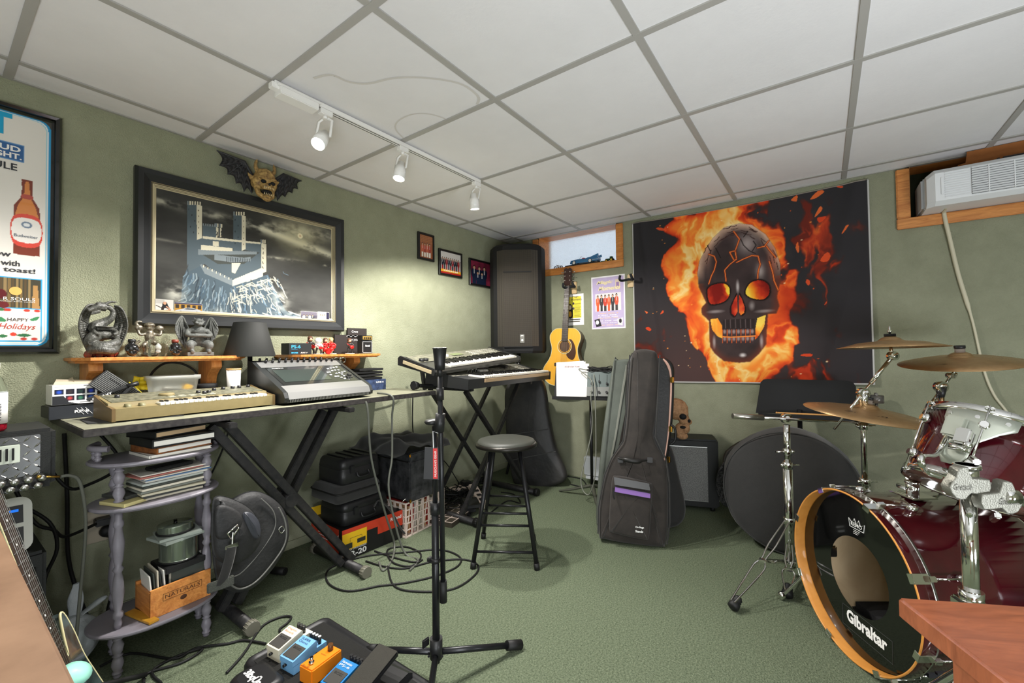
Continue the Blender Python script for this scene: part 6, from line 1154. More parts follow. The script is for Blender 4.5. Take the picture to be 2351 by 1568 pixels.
# claws, tension rods and lugs
for k in range(8):
    an = math.radians(20+45*k); e = tx*math.cos(an)+uz*math.sin(an); s_ = e.cross(nf)
    mb = MB(T); Rm = Matrix((s_, nf, e)).transposed(); mb.box(cf+e*.295-nf*.020, (.028, .048, .004), Rm, bev=.001); mb.box(cf+e*.287+nf*.002, (.028, .003, .020), Rm, bev=.001); mb.box(cf+e*.302-nf*.045, (.016, .022, .014), Rm, bev=.002); c_ = mb.build('claw_hook', m_chr, T)
    mb = MB(T); mb.cyl(cf+e*.302-nf*.05, cf+e*.300-nf*.135, .0032, n=8); mb.build('tension_rod', m_chr, c_); mb = MB(T); mb.ball(cf+e*.288-nf*.15, (.014, .020, .016), rot=Rm, n=12); mb.box(cf+e*.283-nf*.16, (.022, .045, .012), Rm, bev=.004); mb.build('lug', m_chr, c_)
mb = MB(T); mb.lathe([(.2935, -.049), (.2945, -.049), (.2945, -.044), (.2935, -.044)], cf, nf, n=72); mb.build('chrome_band', m_chr2, T)
# tom bracket plate on top of the shell and two spurs
pb = cf-nf*.24+uz*.279; mb = MB(T); mb.box(pb+uz*.003, (.10, .09, .006), Matrix((tx, nf, uz)).transposed(), bev=.002); mb.cyl(pb+uz*.005, pb+uz*.048, .019, n=20); mb.box(pb+uz*.02+tx*.035, (.05, .018, .016), Matrix((tx, nf, uz)).transposed(), bev=.003); mb.cyl(pb+uz*.045, pb+uz*.052, .022, n=20); mb.build('mount_bracket', m_chr, T)
for s_ in (-1, 1): mb = MB(T); p0 = cf-nf*.13+tx*s_*.272+uz*-.04; p1 = cf+nf*(.02)+tx*s_*.36; p1.z = .015; mb.tube([p0, p1], .0075, n=10); mb.lathe([(0, 0), (.010, 0), (.017, .018), (.014, .028), (.006, .034)], p1-V((0, 0, .014)), (0, 0, 1), n=16); mb.box(p0, (.03, .05, .05), Matrix((tx, nf, uz)).transposed(), bev=.006); mb.build('spur', m_chr, T)
# rack tom
Bc = V((1.974, -.354, .637)); ax = V((.358, -.317, .879)).normalized(); R0, H0 = .1445, .238; T = Thing('tom_drum', 'tilted burgundy tom drum with chrome hoops on an L-shaped mount', 'tom drum', Bc)
mb = MB(T); mb.lathe([(R0, .012), (R0, H0-.012), (R0-.006, H0-.012), (R0-.006, .012), (R0, .012)], Bc, ax, n=56); mb.build('shell', m_shell, T)
for z0, z1, nm_ in ((-.006, .022, 'bottom_hoop'), (H0-.022, H0+.006, 'top_hoop')): mb = MB(T); mb.lathe([(R0+.008, z0), (R0+.0105, z0), (R0+.0105, z1), (R0+.003, z1), (R0+.003, z1-.003), (R0+.008, z1-.004), (R0+.008, z0)], Bc, ax, n=56); mb.build(nm_, m_chr, T)
mb = MB(T); mb.lathe([(0, .0), (R0+.004, .0), (R0+.004, .008), (0, .008)], Bc, ax, n=48); mb.build('resonant_head', m_mem, T); mb = MB(T); mb.lathe([(0, H0-.006), (R0+.002, H0-.006)], Bc, ax, n=48); mb.build('batter_head', M('coated_head', (216, 214, 204), .6), T)
ta, tb_ = frame(ax); to_eye = (EYE-Bc); to_eye = (to_eye-ax*to_eye.dot(ax)).normalized(); ts = ax.cross(to_eye)     # ts points right in the picture
def TP(an, r, z): return Bc+(to_eye*math.cos(an)+ts*math.sin(an))*r+ax*z
for k in range(6):
    an = math.radians(-62+60*k); e = (to_eye*math.cos(an)+ts*math.sin(an)); Rm = Matrix((e.cross(ax), e, ax)).transposed(); mb = MB(T)
    for z in (.055, H0-.055): mb.ball(Bc+e*(R0+.008)+ax*z, (.016, .014, .018), rot=Rm, n=12); mb.cyl(Bc+e*(R0+.010)+ax*z, Bc+e*(R0+.024)+ax*z, .010, n=12)
    lg = mb.build('lug', m_chr, T); mb = MB(T); mb.cyl(TP(an, R0+.016, -.01), TP(an, R0+.016, H0+.008), .003, n=8); mb.build('tension_rod', m_chr, lg)
    mb = MB(T); mb.box(TP(an, R0+.012, H0+.002), (.022, .012, .010), Rm, bev=.003); mb.box(TP(an, R0+.012, -.003), (.022, .012, .010), Rm, bev=.003); mb.build('hoop_ear', m_chr, lg)
# suspension plate (pale chrome) curved around the shell
rows = [(H0-.018, -.62, .42), (H0-.05, -.62, .40), (H0-.075, -.56, .20), (H0-.12, -.48, -.06), (H0-.17, -.52, -.10), (H0-.20, -.42, -.2)]
mb = MB(T); rr = R0+.014; g = []
for z, a0, a1 in rows: g.append([TP(a0+(a1-a0)*j/10, rr, z) for j in range(11)])
for i in range(len(g)-1):
    for j in range(10): mb.add([g[i][j], g[i][j+1], g[i+1][j+1], g[i+1][j]], [[0, 1, 2, 3]], True)
m_sat = M('satin_pale_plate', (166, 170, 158), .42, metal=.6); pl = mb.build('suspension_plate', m_sat, T, solid=.004, weld=.0003)
mb = MB(T); [mb.cyl(TP(a_, rr, H0-.035), TP(a_, rr+.004, H0-.035), .006, n=10) for a_ in (-.55, -.15, .25)]; mb.build('rivets', m_chr, pl)
mb = MB(T); e = (to_eye*math.cos(-.3)+ts*math.sin(-.3)); Rm = Matrix((e.cross(ax), e, ax)).transposed(); mb.box(TP(-.38, rr+.012, H0-.085), (.05, .02, .07), Rm, bev=.006); mb.build('mount_block', m_sat, pl)
mb = MB(T); mb.box(TP(-.20, rr+.022, H0-.115), (.035, .04, .05), Rm, bev=.005); mb.cyl(TP(-.34, rr+.02, H0-.15), TP(-.08, rr+.02, H0-.15), .011, n=12); mb.ball(TP(-.12, rr+.035, H0-.14), (.012, .012, .012)); mb.build('clamp', m_chr, pl)
mb = MB(T); mb.text('Gretsch', TP(-.48, rr+.024, H0-.11), ax, -ts if False else e.cross(ax)*-1, .05, .018, shear=.3); mb.build('engraving', M('engraved_grey', (150, 152, 142), .4, metal=.6), pl)
mb = MB(T); mb.box(TP(.80, R0+.014, H0-.004), (.045, .004, .016), Matrix(((to_eye*math.cos(.8)+ts*math.sin(.8)).cross(ax), (to_eye*math.cos(.8)+ts*math.sin(.8)), ax)).transposed(), bev=.001); mb.build('red_sticker', m_red, T)
# double tom post with two cast brackets
Pp = V((1.586, -.292, 0)); T = Thing('tom_post', 'thick chrome post with two cast brackets carrying the tilted tom', 'drum stand', Pp); mb = MB(T)
mb.cyl(Pp+uz*.36, Pp+uz*.745, .0165, n=28); mb.build('post', m_chr, T); mb = MB(T); mb.cyl(Pp+uz*.03, Pp+uz*.42, .020, n=24); mb.build('lower_tube', m_chr2, T)
for a in (70, 190, 310): mb = MB(T); a = math.radians(a); d = V((math.cos(a), math.sin(a), 0)); mb.tube([Pp+uz*.30, Pp+d*.20+uz*.015], .010); mb.tube([Pp+uz*.06, Pp+d*.13+uz*.115], .007); mb.ball(Pp+d*.20+uz*.013, (.014, .014, .012)); mb.build('leg', m_chr, T)
vr = _r.copy(); vr.z = 0; vr.normalize(); vf = V((-vr.y, vr.x, 0)); vf = vf if vf.dot(_f) < 0 else -vf      # vr: right in view, vf: towards the eye
def casting(c, sg, label):
    Q = [(-.085, -.012), (-.065, -.05), (-.03, -.055), (-.010, -.035), (.05, -.040), (.055, .012), (-.005, .018), (-.018, .055), (-.05, .052), (-.062, .02)]
    Q = [(sg*a*.72, b*.72) for a, b in Q]; mb = MB(T); P = [(q.x, q.y) for q in smooth([(a, b, 0) for a, b in (Q if sg > 0 else Q[::-1])], 2, True)]
    cushion(mb, inset(P, .0), c-vf*.012 if False else c-vf*.012, vr, uz, .026, .003) if vr.cross(uz).dot(vf) > 0 else cushion(mb, P[::-1], c+vf*.012, vr, uz, .026, .003)
    b_ = mb.build('cast_bracket', M('pebbled_cast_metal', (128, 127, 118), .45, metal=.7, bump=(300, .6, .002)), T); mb = MB(T); mb.text('Gretsch', c+vf*.0150-vr*(.052 if sg > 0 else .0)-uz*.016, vr, uz, .045, .016, shear=.35); mb.build('engraving', M('engraved_dark', (84, 82, 76), .4, metal=.5), b_)
    return b_
casting(Pp+uz*.762+vf*.022-vr*.020, 1, 1); casting(Pp+uz*.728+vf*.030+vr*.030, -1, 1)
mb = MB(T); mb.cyl(Pp+uz*.74, Pp+uz*.80, .022, n=20); mb.cyl(Pp+uz*.79, Pp+uz*.80, .027, n=20); mb.box(Pp+uz*.81+vr*.02, (.05, .014, .014), bev=.003); mb.build('top_clamp', m_chr, T)
pj = Pp+uz*.775+vf*.02-vr*.09; mb = MB(T); mb.tube(smooth([pj, pj-vr*.035+uz*.015, pj-vr*.045+uz*.05, TP(-.42, R0+.05, H0-.19), TP(-.40, R0+.036, H0-.12)], 5), .0075, n=10); mb.build('l_rod', m_chr, T)
mb = MB(T); mb.cyl(Pp+uz*.725+vr*.055+vf*.03, Pp+uz*.705+vr*.24+vf*.03, .0085, n=10); mb.cyl(Pp+uz*.73+vr*.05+vf*.03, Pp+uz*.725+vr*.085+vf*.03, .02, n=16); mb.build('side_arm', m_chr, T)
for s_, z in ((-1, .70), (1, .675)): mb = MB(T); mb.box(Pp+uz*z+vf*.03+vr*s_*.035, (.055, .012, .016), Matrix.Rotation(.5*s_, 3, 'Y'), bev=.003); mb.build('wing_bolt', m_chr, T)
mb = MB(T); mb.box(Pp+uz*.435, (.06, .06, .04), .4, bev=.006); mb.box(Pp+uz*.41+vr*.03, (.06, .03, .035), .4, bev=.005); mb.cyl(Pp+uz*.44-vr*.06, Pp+uz*.42+vr*.01, .009); mb.cyl(Pp+uz*.44, Pp+uz*.48, .024, n=18); mb.build('height_clamp', m_chr, T)
# cymbals
m_brz = M('bronze_cymbal', (192, 158, 114), .34, metal=.75, var=(25, .5), c2=(162, 126, 86))
nt = m_brz.node_tree; wv = nt.nodes.new('ShaderNodeTexWave'); wv.wave_type = 'RINGS'; wv.rings_direction = 'Z'; wv.inputs['Scale'].default_value = 60; wv.inputs['Distortion'].default_value = .4; tc = nt.nodes.new('ShaderNodeTexCoord'); nt.links.new(tc.outputs['Object'], wv.inputs[0]); bp = nt.nodes.new('ShaderNodeBump'); bp.inputs['Strength'].default_value = .35; bp.inputs['Distance'].default_value = .002; nt.links.new(wv.outputs[0], bp.inputs['Height']); nt.links.new(bp.outputs[0], nt.nodes['Principled BSDF'].inputs['Normal'])
def cymbal(c, R_, nrm, label, txt=None, top='nut'):
    nrm = V(nrm).normalized(); a, b = frame(nrm); T = Thing('cymbal', label, 'cymbal', c, rot=Matrix((a, b, nrm)).transposed()); t = .0015
    pf = [(.006, .028), (.02, .027), (.035, .020), (.045, .010), (.055, .006), (.12, .000), (R_*.75, -.010), (R_, -.024)]
    mb = MB(); mb.lathe(pf+[(r, z-t) for r, z in pf[::-1]]+[pf[0]], n=72); mb.build('bow', m_brz, T)
    if top == 'nut': mb = MB(); mb.lathe([(0, .028), (.022, .028), (.022, .040), (0, .040)], n=20); mb.build('felt', M('black_felt', (24, 24, 24), .95), T); mb = MB(); mb.cyl((0, 0, .04), (0, 0, .075), .004); mb.box((0, 0, .055), (.036, .006, .010), bev=.002); mb.cyl((0, 0, .046), (0, 0, .056), .009, n=12); mb.build('wing_nut', m_chr, T)
    else: mb = MB(); mb.lathe([(0, .026), (.018, .026), (.018, .046), (0, .046)], n=20); mb.build('felt', M('grey_felt', (128, 118, 108), .95), T); mb = MB(); mb.lathe([(0, .046), (.020, .046), (.020, .058), (0, .058)], n=16); mb.build('felt_nut', m_blk, T)
    mb = MB(); mb.lathe([(0, -.012), (.012, -.012), (.012, .02), (0, .02)], n=16); mb.build('sleeve', m_chr, T)
    if txt:
        iv = T.M.to_3x3().inverted(); e = iv @ (EYE-V(c)); e.z = 0; e.normalize(); s_ = V((0, 0, 1)).cross(e); mb = MB(); rt = R_*.62; mb.text(txt, e*rt-s_*.08+V((0, 0, -.0055)), s_, (-e+V((0, 0, .09))), .15, .03, shear=.35); mb.build('printed_name', M('ink_black', (24, 20, 16), .5), T)
    return T
cA = at(2044, 786, 2.02); cymbal(cA, .205, (.03, .02, 1), 'nearly level bronze cymbal highest in the kit, in front of the dark cloth edge', None)
cB = at(2205, 822, 2.0); cymbal(cB, .222, V((-.13, .05, 1)), 'bronze cymbal with grey felt at the right, above the tom drum', 'Z', 'felt')
cC = at(1992, 940, 1.98); cymbal(cC, .245, vf*.10-vr*-.10+uz, 'lowest bronze cymbal with script lettering, tilted above the bass drum', 'Zildjian', 'felt')
def joint(T, p, r=.020, ax_=None, nm_='tilter'): mb = MB(T); ax_ = ax_ or vf; mb.cyl(p-ax_*.014, p+ax_*.014, r, n=20); mb.ball(p, (r*.9,)*3); mb.box(p+ax_*.02+uz*.0, (.045, .008, .012), Matrix.Rotation(.5, 3, 'Y'), bev=.002); return mb.build(nm_, m_chr, T)
def collar(T, p, s_=1, r=.021): mb = MB(T); mb.cyl(p-uz*.016, p+uz*.016, r, n=20); mb.cyl(p, p+vr*s_*.055, .0045, n=8); mb.ball(p-vr*s_*.026, .009, n=8); mb.build('height_clamp', m_chr, T)
# boom stand in front of the round bag
P1 = at(1813, 1250, 2.08); P1.z = 0; T = Thing('cymbal_stand', 'chrome boom cymbal stand with double-braced legs in front of the round bag', 'cymbal stand', P1); zt = at(1812, 962, 2.08).z
mb = MB(T); mb.cyl(P1+uz*.05, P1+uz*.52, .0205, n=24); mb.build('lower_tube', m_chr, T); mb = MB(T); mb.cyl(P1+uz*.52, P1+uz*(zt-.03), .0145, n=20); mb.build('upper_tube', m_chr, T); collar(T, P1+uz*.535); collar(T, P1+uz*(.60), -1, .018)
pt = P1+uz*zt; joint(T, pt, .024, nm_='tilter'); e1 = at(1682, 955, 2.02); e2 = at(1985, 972, 2.03); mb = MB(T); mb.cyl(e1, e2, .0065, n=12); mb.build('boom_arm', m_chr, T); mb = MB(T); d = (e2-e1).normalized(); mb.cyl(e1, e1+d*.145, .0125, n=20); mb.build('counterweight', M('satin_steel', (176, 172, 164), .3, metal=1), T); joint(T, e2, .018, nm_='boom_tilter'); mb = MB(T); mb.cyl(e2-d*.04, e2, .011); mb.tube([e2, cC-uz*.008], .006); mb.build('cymbal_post', m_chr, T)
def dleg(T, P0, foot, zt_, zl, rad=.004, mat=None):
    d = (foot-P0); d.z = 0; L = d.length; d.normalize(); s_ = d.cross(uz); top = P0+uz*zt_+d*.02; mb = MB(T)
    for k in (-1, 1):
        pts = [top+s_*k*.010, top.lerp(foot, .30)+s_*k*.016, top.lerp(foot, .46)+s_*k*.008, top.lerp(foot, .52)+s_*k*.020, top.lerp(foot, .60)+s_*k*.024, foot+s_*k*.008+uz*.03]
        mb.tube(smooth(pts, 3), rad, n=8)
    lg = mb.build('leg', m_chr, T); mb = MB(T); q = top.lerp(foot, .48); mb.box(q, (.03, .03, .012), bev=.003); [mb.bar(P0+uz*zl+s_*k*.008, q+s_*k*.008, .004, .012) for k in (-1, 1)]; mb.build('brace', m_chr, lg)
    dd = (foot-top).normalized(); mb = MB(T); mb.lathe([(0, .055), (.013, .055), (.019, .045), (.015, .042), (.020, .035), (.017, .032), (.022, .022), (.022, .002), (.014, -.004), (0, -.004)][::-1], foot+uz*.006, -dd, n=16); mb.build('rubber_foot', m_rub, lg)
f1 = onz(1682, 1398, 0.012); f2 = onz(1808, 1372, .012); f3 = P1+(P1-f1).normalized()*.20+(P1-f2).normalized()*.05; f3.z = .012
for f_ in (f1, f3): dleg(T, P1, f_, .27, .07)
dleg(T, P1, f2, .16, .07)
for z in (.255, .05): mb = MB(T); mb.cyl(P1+uz*z, P1+uz*(z+.03), .025); mb.build('leg_collar', m_chr, T)
# second stand behind carrying the highest cymbal
P2 = at(1986, 1100, 1.98); P2.z = 0; T = Thing('cymbal_stand', 'chrome cymbal stand with angled boom behind the bass drum, carrying the highest cymbal', 'cymbal stand', P2); zt = at(1982, 905, 1.98).z
mb = MB(T); mb.cyl(P2+uz*.04, P2+uz*.47, .0165, n=24); mb.build('lower_tube', m_chr, T); mb = MB(T); mb.cyl(P2+uz*.46, P2+uz*zt, .012, n=20); mb.build('upper_tube', m_chr, T); collar(T, P2+uz*.485); collar(T, P2+uz*(.74), 1, .018)
pt = at(1982, 903, 1.98); joint(T, pt, .024); mb = MB(T); mb.cyl(pt-uz*.06, pt, .017, .022, n=16); mb.build('tilter_body', m_chr, T); j2 = at(2050, 817, 2.0); lo = at(1915, 985, 1.96); mb = MB(T); mb.cyl(lo, j2, .006, n=12); mb.cyl(lo.lerp(j2, .62), j2, .0085, n=12); mb.build('boom_arm', m_chr, T); joint(T, j2, .020, nm_='boom_tilter'); mb = MB(T); mb.cyl(j2-uz*.0-vr*.006, cA-uz*.005, .008, .006); mb.build('cymbal_post', m_chr, T)
mb = MB(T); c = at(2012, 925, 1.97); mb.cyl(c, c+uz*.035, .028, n=20); mb.box(c+uz*.04, (.05, .012, .010), bev=.002); mb.cyl(c-uz*.03, c, .006); mb.build('felt_holder', M('smoked_grey', (90, 88, 84), .3, metal=.4), T)
for a in (50, 150, 290): d = V((math.cos(math.radians(a)), math.sin(math.radians(a)), 0)); f_ = P2+d*.25; f_.z = .012; dleg(T, P2, f_, .25, .07)
# third stand at the right
P3 = at(2163, 940, 1.95); P3.z = 0; T = Thing('cymbal_stand', 'chrome cymbal stand rising behind the tom drum, carrying the right-hand cymbal', 'cymbal stand', P3); pt = at(2160, 888, 1.95)
mb = MB(T); mb.cyl(P3+uz*.04, P3+uz*.45, .0165, n=24); mb.build('lower_tube', m_chr, T); mb = MB(T); mb.cyl(P3+uz*.45, pt, .012, n=20); mb.build('upper_tube', m_chr, T); joint(T, pt, .024); mb = MB(T); mb.cyl(pt-uz*.055, pt, .010, .022, n=16); mb.build('tilter_body', m_blk, T)
j3 = at(2198, 843, 1.98); lo = at(2098, 985, 1.92); mb = MB(T); mb.cyl(lo, j3, .006, n=12); mb.cyl(lo.lerp(j3, .2), lo.lerp(j3, .62), .0085, n=12); mb.cyl(lo, lo.lerp(j3, .08), .0075); mb.build('boom_arm', m_chr, T); joint(T, j3, .018, nm_='boom_tilter'); joint(T, at(2183, 862, 1.97), .013, nm_='memory_lock'); mb = MB(T); mb.cyl(j3, cB-uz*.0, .006); mb.build('cymbal_post', m_chr, T)
for a in (20, 140, 260): d = V((math.cos(math.radians(a)), math.sin(math.radians(a)), 0)); f_ = P3+d*.24; f_.z = .012; dleg(T, P3, f_, .25, .07)
# round drum bag leaning by the wall and an open bag behind it
T = Thing('drum_bag', 'big round black drum bag standing behind the chrome cymbal stand', 'drum bag', (2.86, .16, 0)); ca = V((2.80, .165, .315)); na = V((-.94, -.08, .20)).normalized(); mb = MB(T); ua, va = frame(na)
rg = lambda r_, z_, k_=0: [ca+na*z_+ua*r_*math.cos(2*math.pi*i/48)*1.02+va*r_*math.sin(2*math.pi*i/48)+uz*k_ for i in range(48)]
mb.loft([rg(.10, -.22, .05), rg(.26, -.22, .05), rg(.31, -.18, .05), rg(.328, -.09, .025), rg(.325, -.02), rg(.318, .006), rg(.30, .018), rg(.16, .030), rg(.03, .034)]); mb.build('bag_shell', m_fab, T, disp=(.25, .03), weld=.0001)
mb = MB(T); mb.tube(rg(.320, .008), .0035, n=6, closed=True); mb.build('piping', M('dusty_piping', (46, 46, 45), .7), T)
mb = MB(T); c = ca+na*.02-uz*.30; mb.tube(smooth([c+ua*.06, c+ua*.02+na*.035-uz*.01, c-ua*.06+na*.02], 5), .014, n=8, flat=.4); mb.build('handle_strap', m_fab, T)
T = Thing('empty_bag', 'collapsed black nylon bag with a gaping opening, behind the round drum bag', 'bag', (3.05, .42, 0)); mb = MB(T); c = V((3.06, .34, .30)); 
for r_, y_ in ((.29, 0),): pass
u2 = V((-.25, .97, 0)).normalized(); v2 = V((.15, 0, 1)).normalized(); Pq = smooth([(-.04, -.28, 0), (.10, -.29, 0), (.20, -.18, 0), (.215, .0, 0), (.20, .13, 0), (.06, .235, 0), (.0, .255, 0), (-.04, .24, 0)], 4, True)
cushion(mb, [(p.x, p.y) for p in Pq], c+V((.10, 0, 0)), u2, v2, -.16 if u2.cross(v2).x > 0 else .16, .03); mb.build('bag_shell', m_fab, T, disp=(.12, .03))
mb = MB(T); qo = c+u2*.165+V((-.075, 0, -.03)); 
mb.loft([[qo+u2*a+v2*b+V((d_, 0, 0)) for a, b in circ(k, 20, ry=k*2.2)] for k, d_ in ((.062, -.01), (.055, -.02), (.040, .0), (.03, .05), (.01, .08))]); mb.build('opening', M('wrinkled_lining', (26, 26, 26), .4, bump=(50, 1, .02)), T)
# second music stand
T = Thing('music_stand', 'wide black music stand with an orange drumstick on its ledge, below the skull cloth', 'music stand', (3.02, .10, 0)); o_ = at(1733, 951, 2.72); o2 = at(1968, 968, 2.50); us = (o2-o_); us.z = 0; us.normalize(); vs = (V((.25, .02, 1))); vs = (vs-us*vs.dot(us)).normalized(); Pd = outl([(1735, 948), (1746, 878), (1752, 872), (1762, 870), (1945, 874), (1958, 878), (1965, 888), (1966, 955)], o_, us, vs)
mb = MB(T); mb.prism(Pd if us.cross(vs).x < 0 else Pd, o_, us, vs, .004); mb.build('desk', m_blkm, T); w_ = (o2-o_).length; mb = MB(T); Rm = Matrix((us, uz.cross(us), uz)).transposed(); mb.box(o_+us*w_*.49+vf*.035-uz*.008, (w_*1.04, .075, .004), Rm); mb.box(o_+us*w_*.49+vf*.07+uz*.004, (w_*1.04, .004, .026), Rm); mb.build('ledge', m_blkm, T)
b_ = o_+us*w_*.46; mb = MB(T); mb.cyl(V((b_.x, b_.y, .06)), V((b_.x, b_.y, b_.z+.04)), .013); mb.build('pole', m_blkmetal, T)
for a in (40, 160, 280): mb = MB(T); d = V((math.cos(math.radians(a)), math.sin(math.radians(a)), 0)); c = V((b_.x, b_.y, 0)); mb.tube([c+uz*.10, c+d*.20+uz*.012], .011, flat=.6); mb.build('foot', m_blkmetal, T)
mb = MB(); p0 = o_+us*.09+vf*.055+uz*.022; p1 = o_+us*(w_*.93)+vf*.062+uz*.02; mb.cyl(p0, p1, .0045, .0062, n=10); mb.ball(p0, (.006,)*3); solo('drumstick', mb, M('hickory', (206, 150, 84), .45), 'orange-tan drumstick lying on the ledge of the wide music stand', 'drumstick')
# small wooden table in the lower right corner
m_cher = M('cherry_wood', (152, 86, 56), .3, wave=(3.5, 1.6, .8), c2=(112, 58, 36), stretch=(2, 9, 2), coat=.35); c0 = onz(2060, 1370, .75); ea = V((.45, -.893, 0)).normalized(); eb = V((-.893, -.45, 0)).normalized()
T = Thing('wooden_side_table', 'reddish cherry-wood table corner in the lower right foreground', 'table', c0+ea*.35+eb*.3-uz*.75, rot=Matrix((ea, eb, ea.cross(eb))).transposed()); sgz = ea.cross(eb).z
mb = MB(); mb.box((0, 0, .75-.014 if sgz > 0 else -(.75-.014)), (.70, .60, .028), bev=.003); mb.build('table_top', m_cher, T); Z_ = 1 if sgz > 0 else -1
for sx in (-1, 1):
    for sy in (-1, 1): mb = MB(); mb.box((sx*.29, sy*.235, Z_*.36), (.05, .05, .72), bev=.003); mb.build('leg', m_cher, T)
    mb = MB(); mb.box((sx*.29, 0, Z_*.62), (.022, .43, .19), bev=.002); mb.build('apron', m_cher, T)
mb = MB(); mb.cyl((-.317, -.22, Z_*.655), (-.3148, -.22, Z_*.655), .011, n=20); mb.cyl((-.27, -.2612, Z_*.655), (-.27, -.259, Z_*.655), .011, n=20); mb.build('bore_hole', m_blkm, T)
# ================================================================ floor: cases, crate, stool, stands, pedals, cables
def ctube(pts, r, mat, name, label, k=6, cat='cable', n=7, group=None):
    mb = MB(); mb.tube(smooth([V(p) for p in pts], k), r, n=n); return solo(name, mb, mat, label, cat, group=group)
# effects carton (open, red/black/yellow) with three black cases on it
T = Thing('effects_carton', 'open red, yellow and black GR-20 carton under the three black cases', 'box', (1.325, 2.08, 0), math.radians(-3)); w_, d_, h_ = .385, .33, .165
m_cred = M('carton_red', (206, 62, 36), .5); m_cblk = M('carton_black', (26, 25, 26), .45); m_cyel = M('carton_yellow', (238, 190, 30), .5)
mb = MB(); mb.box((w_/2, d_/2, h_/2), (w_, d_, h_), bev=.001); mb.build('carton', m_cblk, T)
mb = MB(); mb.box((w_*.5, -.001, h_-.022), (w_, .001, .045)); mb.box((w_*.78, -.0012, h_*.62), (w_*.44, .001, .05)); mb.box((-.001, d_*.55, h_*.60), (.001, d_*.9, h_*.78)); mb.build('red_print', m_cred, T)
mb = MB(); mb.box((w_*.19, -.002, h_*.60), (.145, .001, .088)); mb.build('yellow_panel', m_cyel, T); mb = MB(); mb.box((w_*.10, -.0028, h_*.45), (.038, .001, .028)); mb.box((w_*.29, -.0028, h_*.52), (.05, .001, .022)); mb.tube([V((.045, -.003, h_*.55)), V((.045, -.003, h_*.68)), V((.115, -.003, h_*.68)), V((.115, -.003, h_*.60))], .001, n=5); mb.build('device_pictures', M('print_charcoal', (50, 50, 40), .5), T)
mb = MB(); mb.text('GR-20', (.008, -.002, .012), ux, uz, .135, .030, bold=.03); mb.text('GUITAR SYNTHESIZER', (.008, -.002, .047), ux, uz, .135, .009); mb.text('Roland', (.30, -.003, h_-.042), ux, uz, .075, .020, bold=.03); mb.text('Roland', (-.0025, .105, h_-.05), (0, -1, 0), uz, .075, .022, bold=.03)
[mb.text(t, (-.0025, .30, h_-.035-.018*i), (0, -1, 0), uz, .15, .009) for i, t in enumerate(('The Sound Is Built Next!',))]; [mb.box((-.002, .20, h_-.06-.012*k), (.001, .10-.02*(k % 2), .003)) for k in range(6)]; mb.build('lettering', m_wpaint, T)
mb = MB(); mb.prism([(0, 0), (w_, 0), (w_, .05), (0, .05)], (0, d_, h_), (1, 0, 0), (0, .2, .98), .002); mb.build('rear_flap', m_cyel, T)
def hcase(y0, z0, w_, d_, h_, label, x0=1.325, rz=0, ridge=True, soft=False):
    T = Thing('equipment_case', label, 'case', (x0, y0, z0), rz, group='three black cases stacked on the effects carton'); m_ = m_blk if not soft else m_fab; mb = MB()
    mb.loft([[V((x, y, z)) for x, y in rrect(w_-i*2, d_-i*2, .03, 4, w_/2, d_/2)] for z, i in ((0, .008), (.008, .0), (h_*.58, 0), (h_*.6, .004), (h_*.62, 0), (h_-.02, .004), (h_-.004, .012), (h_, .025))]); mb.build('shell', m_, T)
    if ridge:
        mb = MB(); [mb.box((w_*(.2+.2*k), d_/2, h_+.002), (.018, d_*.78, .008), bev=.003) for k in range(4)]; mb.build('lid_ribs', m_, T)
        for x in (.25, .78): mb = MB(); mb.box((w_*x, -.005, h_*.58), (.028, .012, .04), bev=.003); mb.build('latch', m_blk, T)
        mb = MB(); mb.tube(smooth([(w_*.36, -.004, h_*.42), (w_*.38, -.018, h_*.25), (w_*.62, -.018, h_*.25), (w_*.64, -.004, h_*.42)], 4), .006); mb.build('handle', m_blk, T)
    else:
        mb = MB(); mb.tube([V((x, y, h_*.62)) for x, y in rrect(w_+.004, d_+.004, .03, 4, w_/2, d_/2)], .004, n=6, closed=True); mb.build('zip', m_rub, T)
hcase(2.10, .168, .30, .24, .125, 'lowest black moulded case in the stack, lying on the carton', 1.345)
hcase(2.085, .302, .285, .27, .085, 'middle black soft zipped case in the stack on the carton', 1.30, ridge=False, soft=True)
hcase(2.10, .392, .255, .24, .135, 'topmost black moulded case in the stack, with ribbed lid', 1.335)
mb = MB(); mb.tube(smooth([V((1.52, 2.07, .24)), V((1.54, 2.05, .27)), V((1.60, 2.03, .20)), V((1.64, 2.0, .10)), V((1.66, 1.98, .06))], 5), .016, n=8, flat=.25); solo('shoulder_strap', mb, m_fab, 'black shoulder strap hanging from the lowest case over the carton', 'strap')
# milk crate full of paper, black trunk with a black cover on top
m_crate = M('pinkish_white_plastic', (226, 208, 196), .5); T = Thing('milk_crate', 'off-white plastic lattice crate full of papers under the black trunk', 'crate', (1.715, 2.035, 0), math.radians(4)); w_, d_, h_ = .34, .34, .205; mb = MB()
def lattice(o, u, L, H):
    for k in range(8): mb.bar(V(o)+V(u)*(L*k/7), V(o)+V(u)*(L*k/7)+uz*H, .009, .006, up=uz.cross(V(u)))
    for k in range(6): z = .004+(H-.008)*k/5; mb.bar(V(o)+uz*z, V(o)+V(u)*L+uz*z, .006, .009 if k in (0, 5) else .006)
    for k in range(7): a = V(o)+V(u)*(L*k/7)+uz*.01; mb.bar(a, a+V(u)*L*.12+uz*(H*.9), .005, .004, up=uz.cross(V(u)))
lattice((0, 0, 0), (1, 0, 0), w_, h_); lattice((0, 0, 0), (0, 1, 0), d_, h_); lattice((w_, 0, 0), (0, 1, 0), d_, h_); lattice((0, d_, 0), (1, 0, 0), w_, h_); mb.box((w_/2, d_/2, .004), (w_, d_, .006)); mb.build('lattice_walls', m_crate, T)
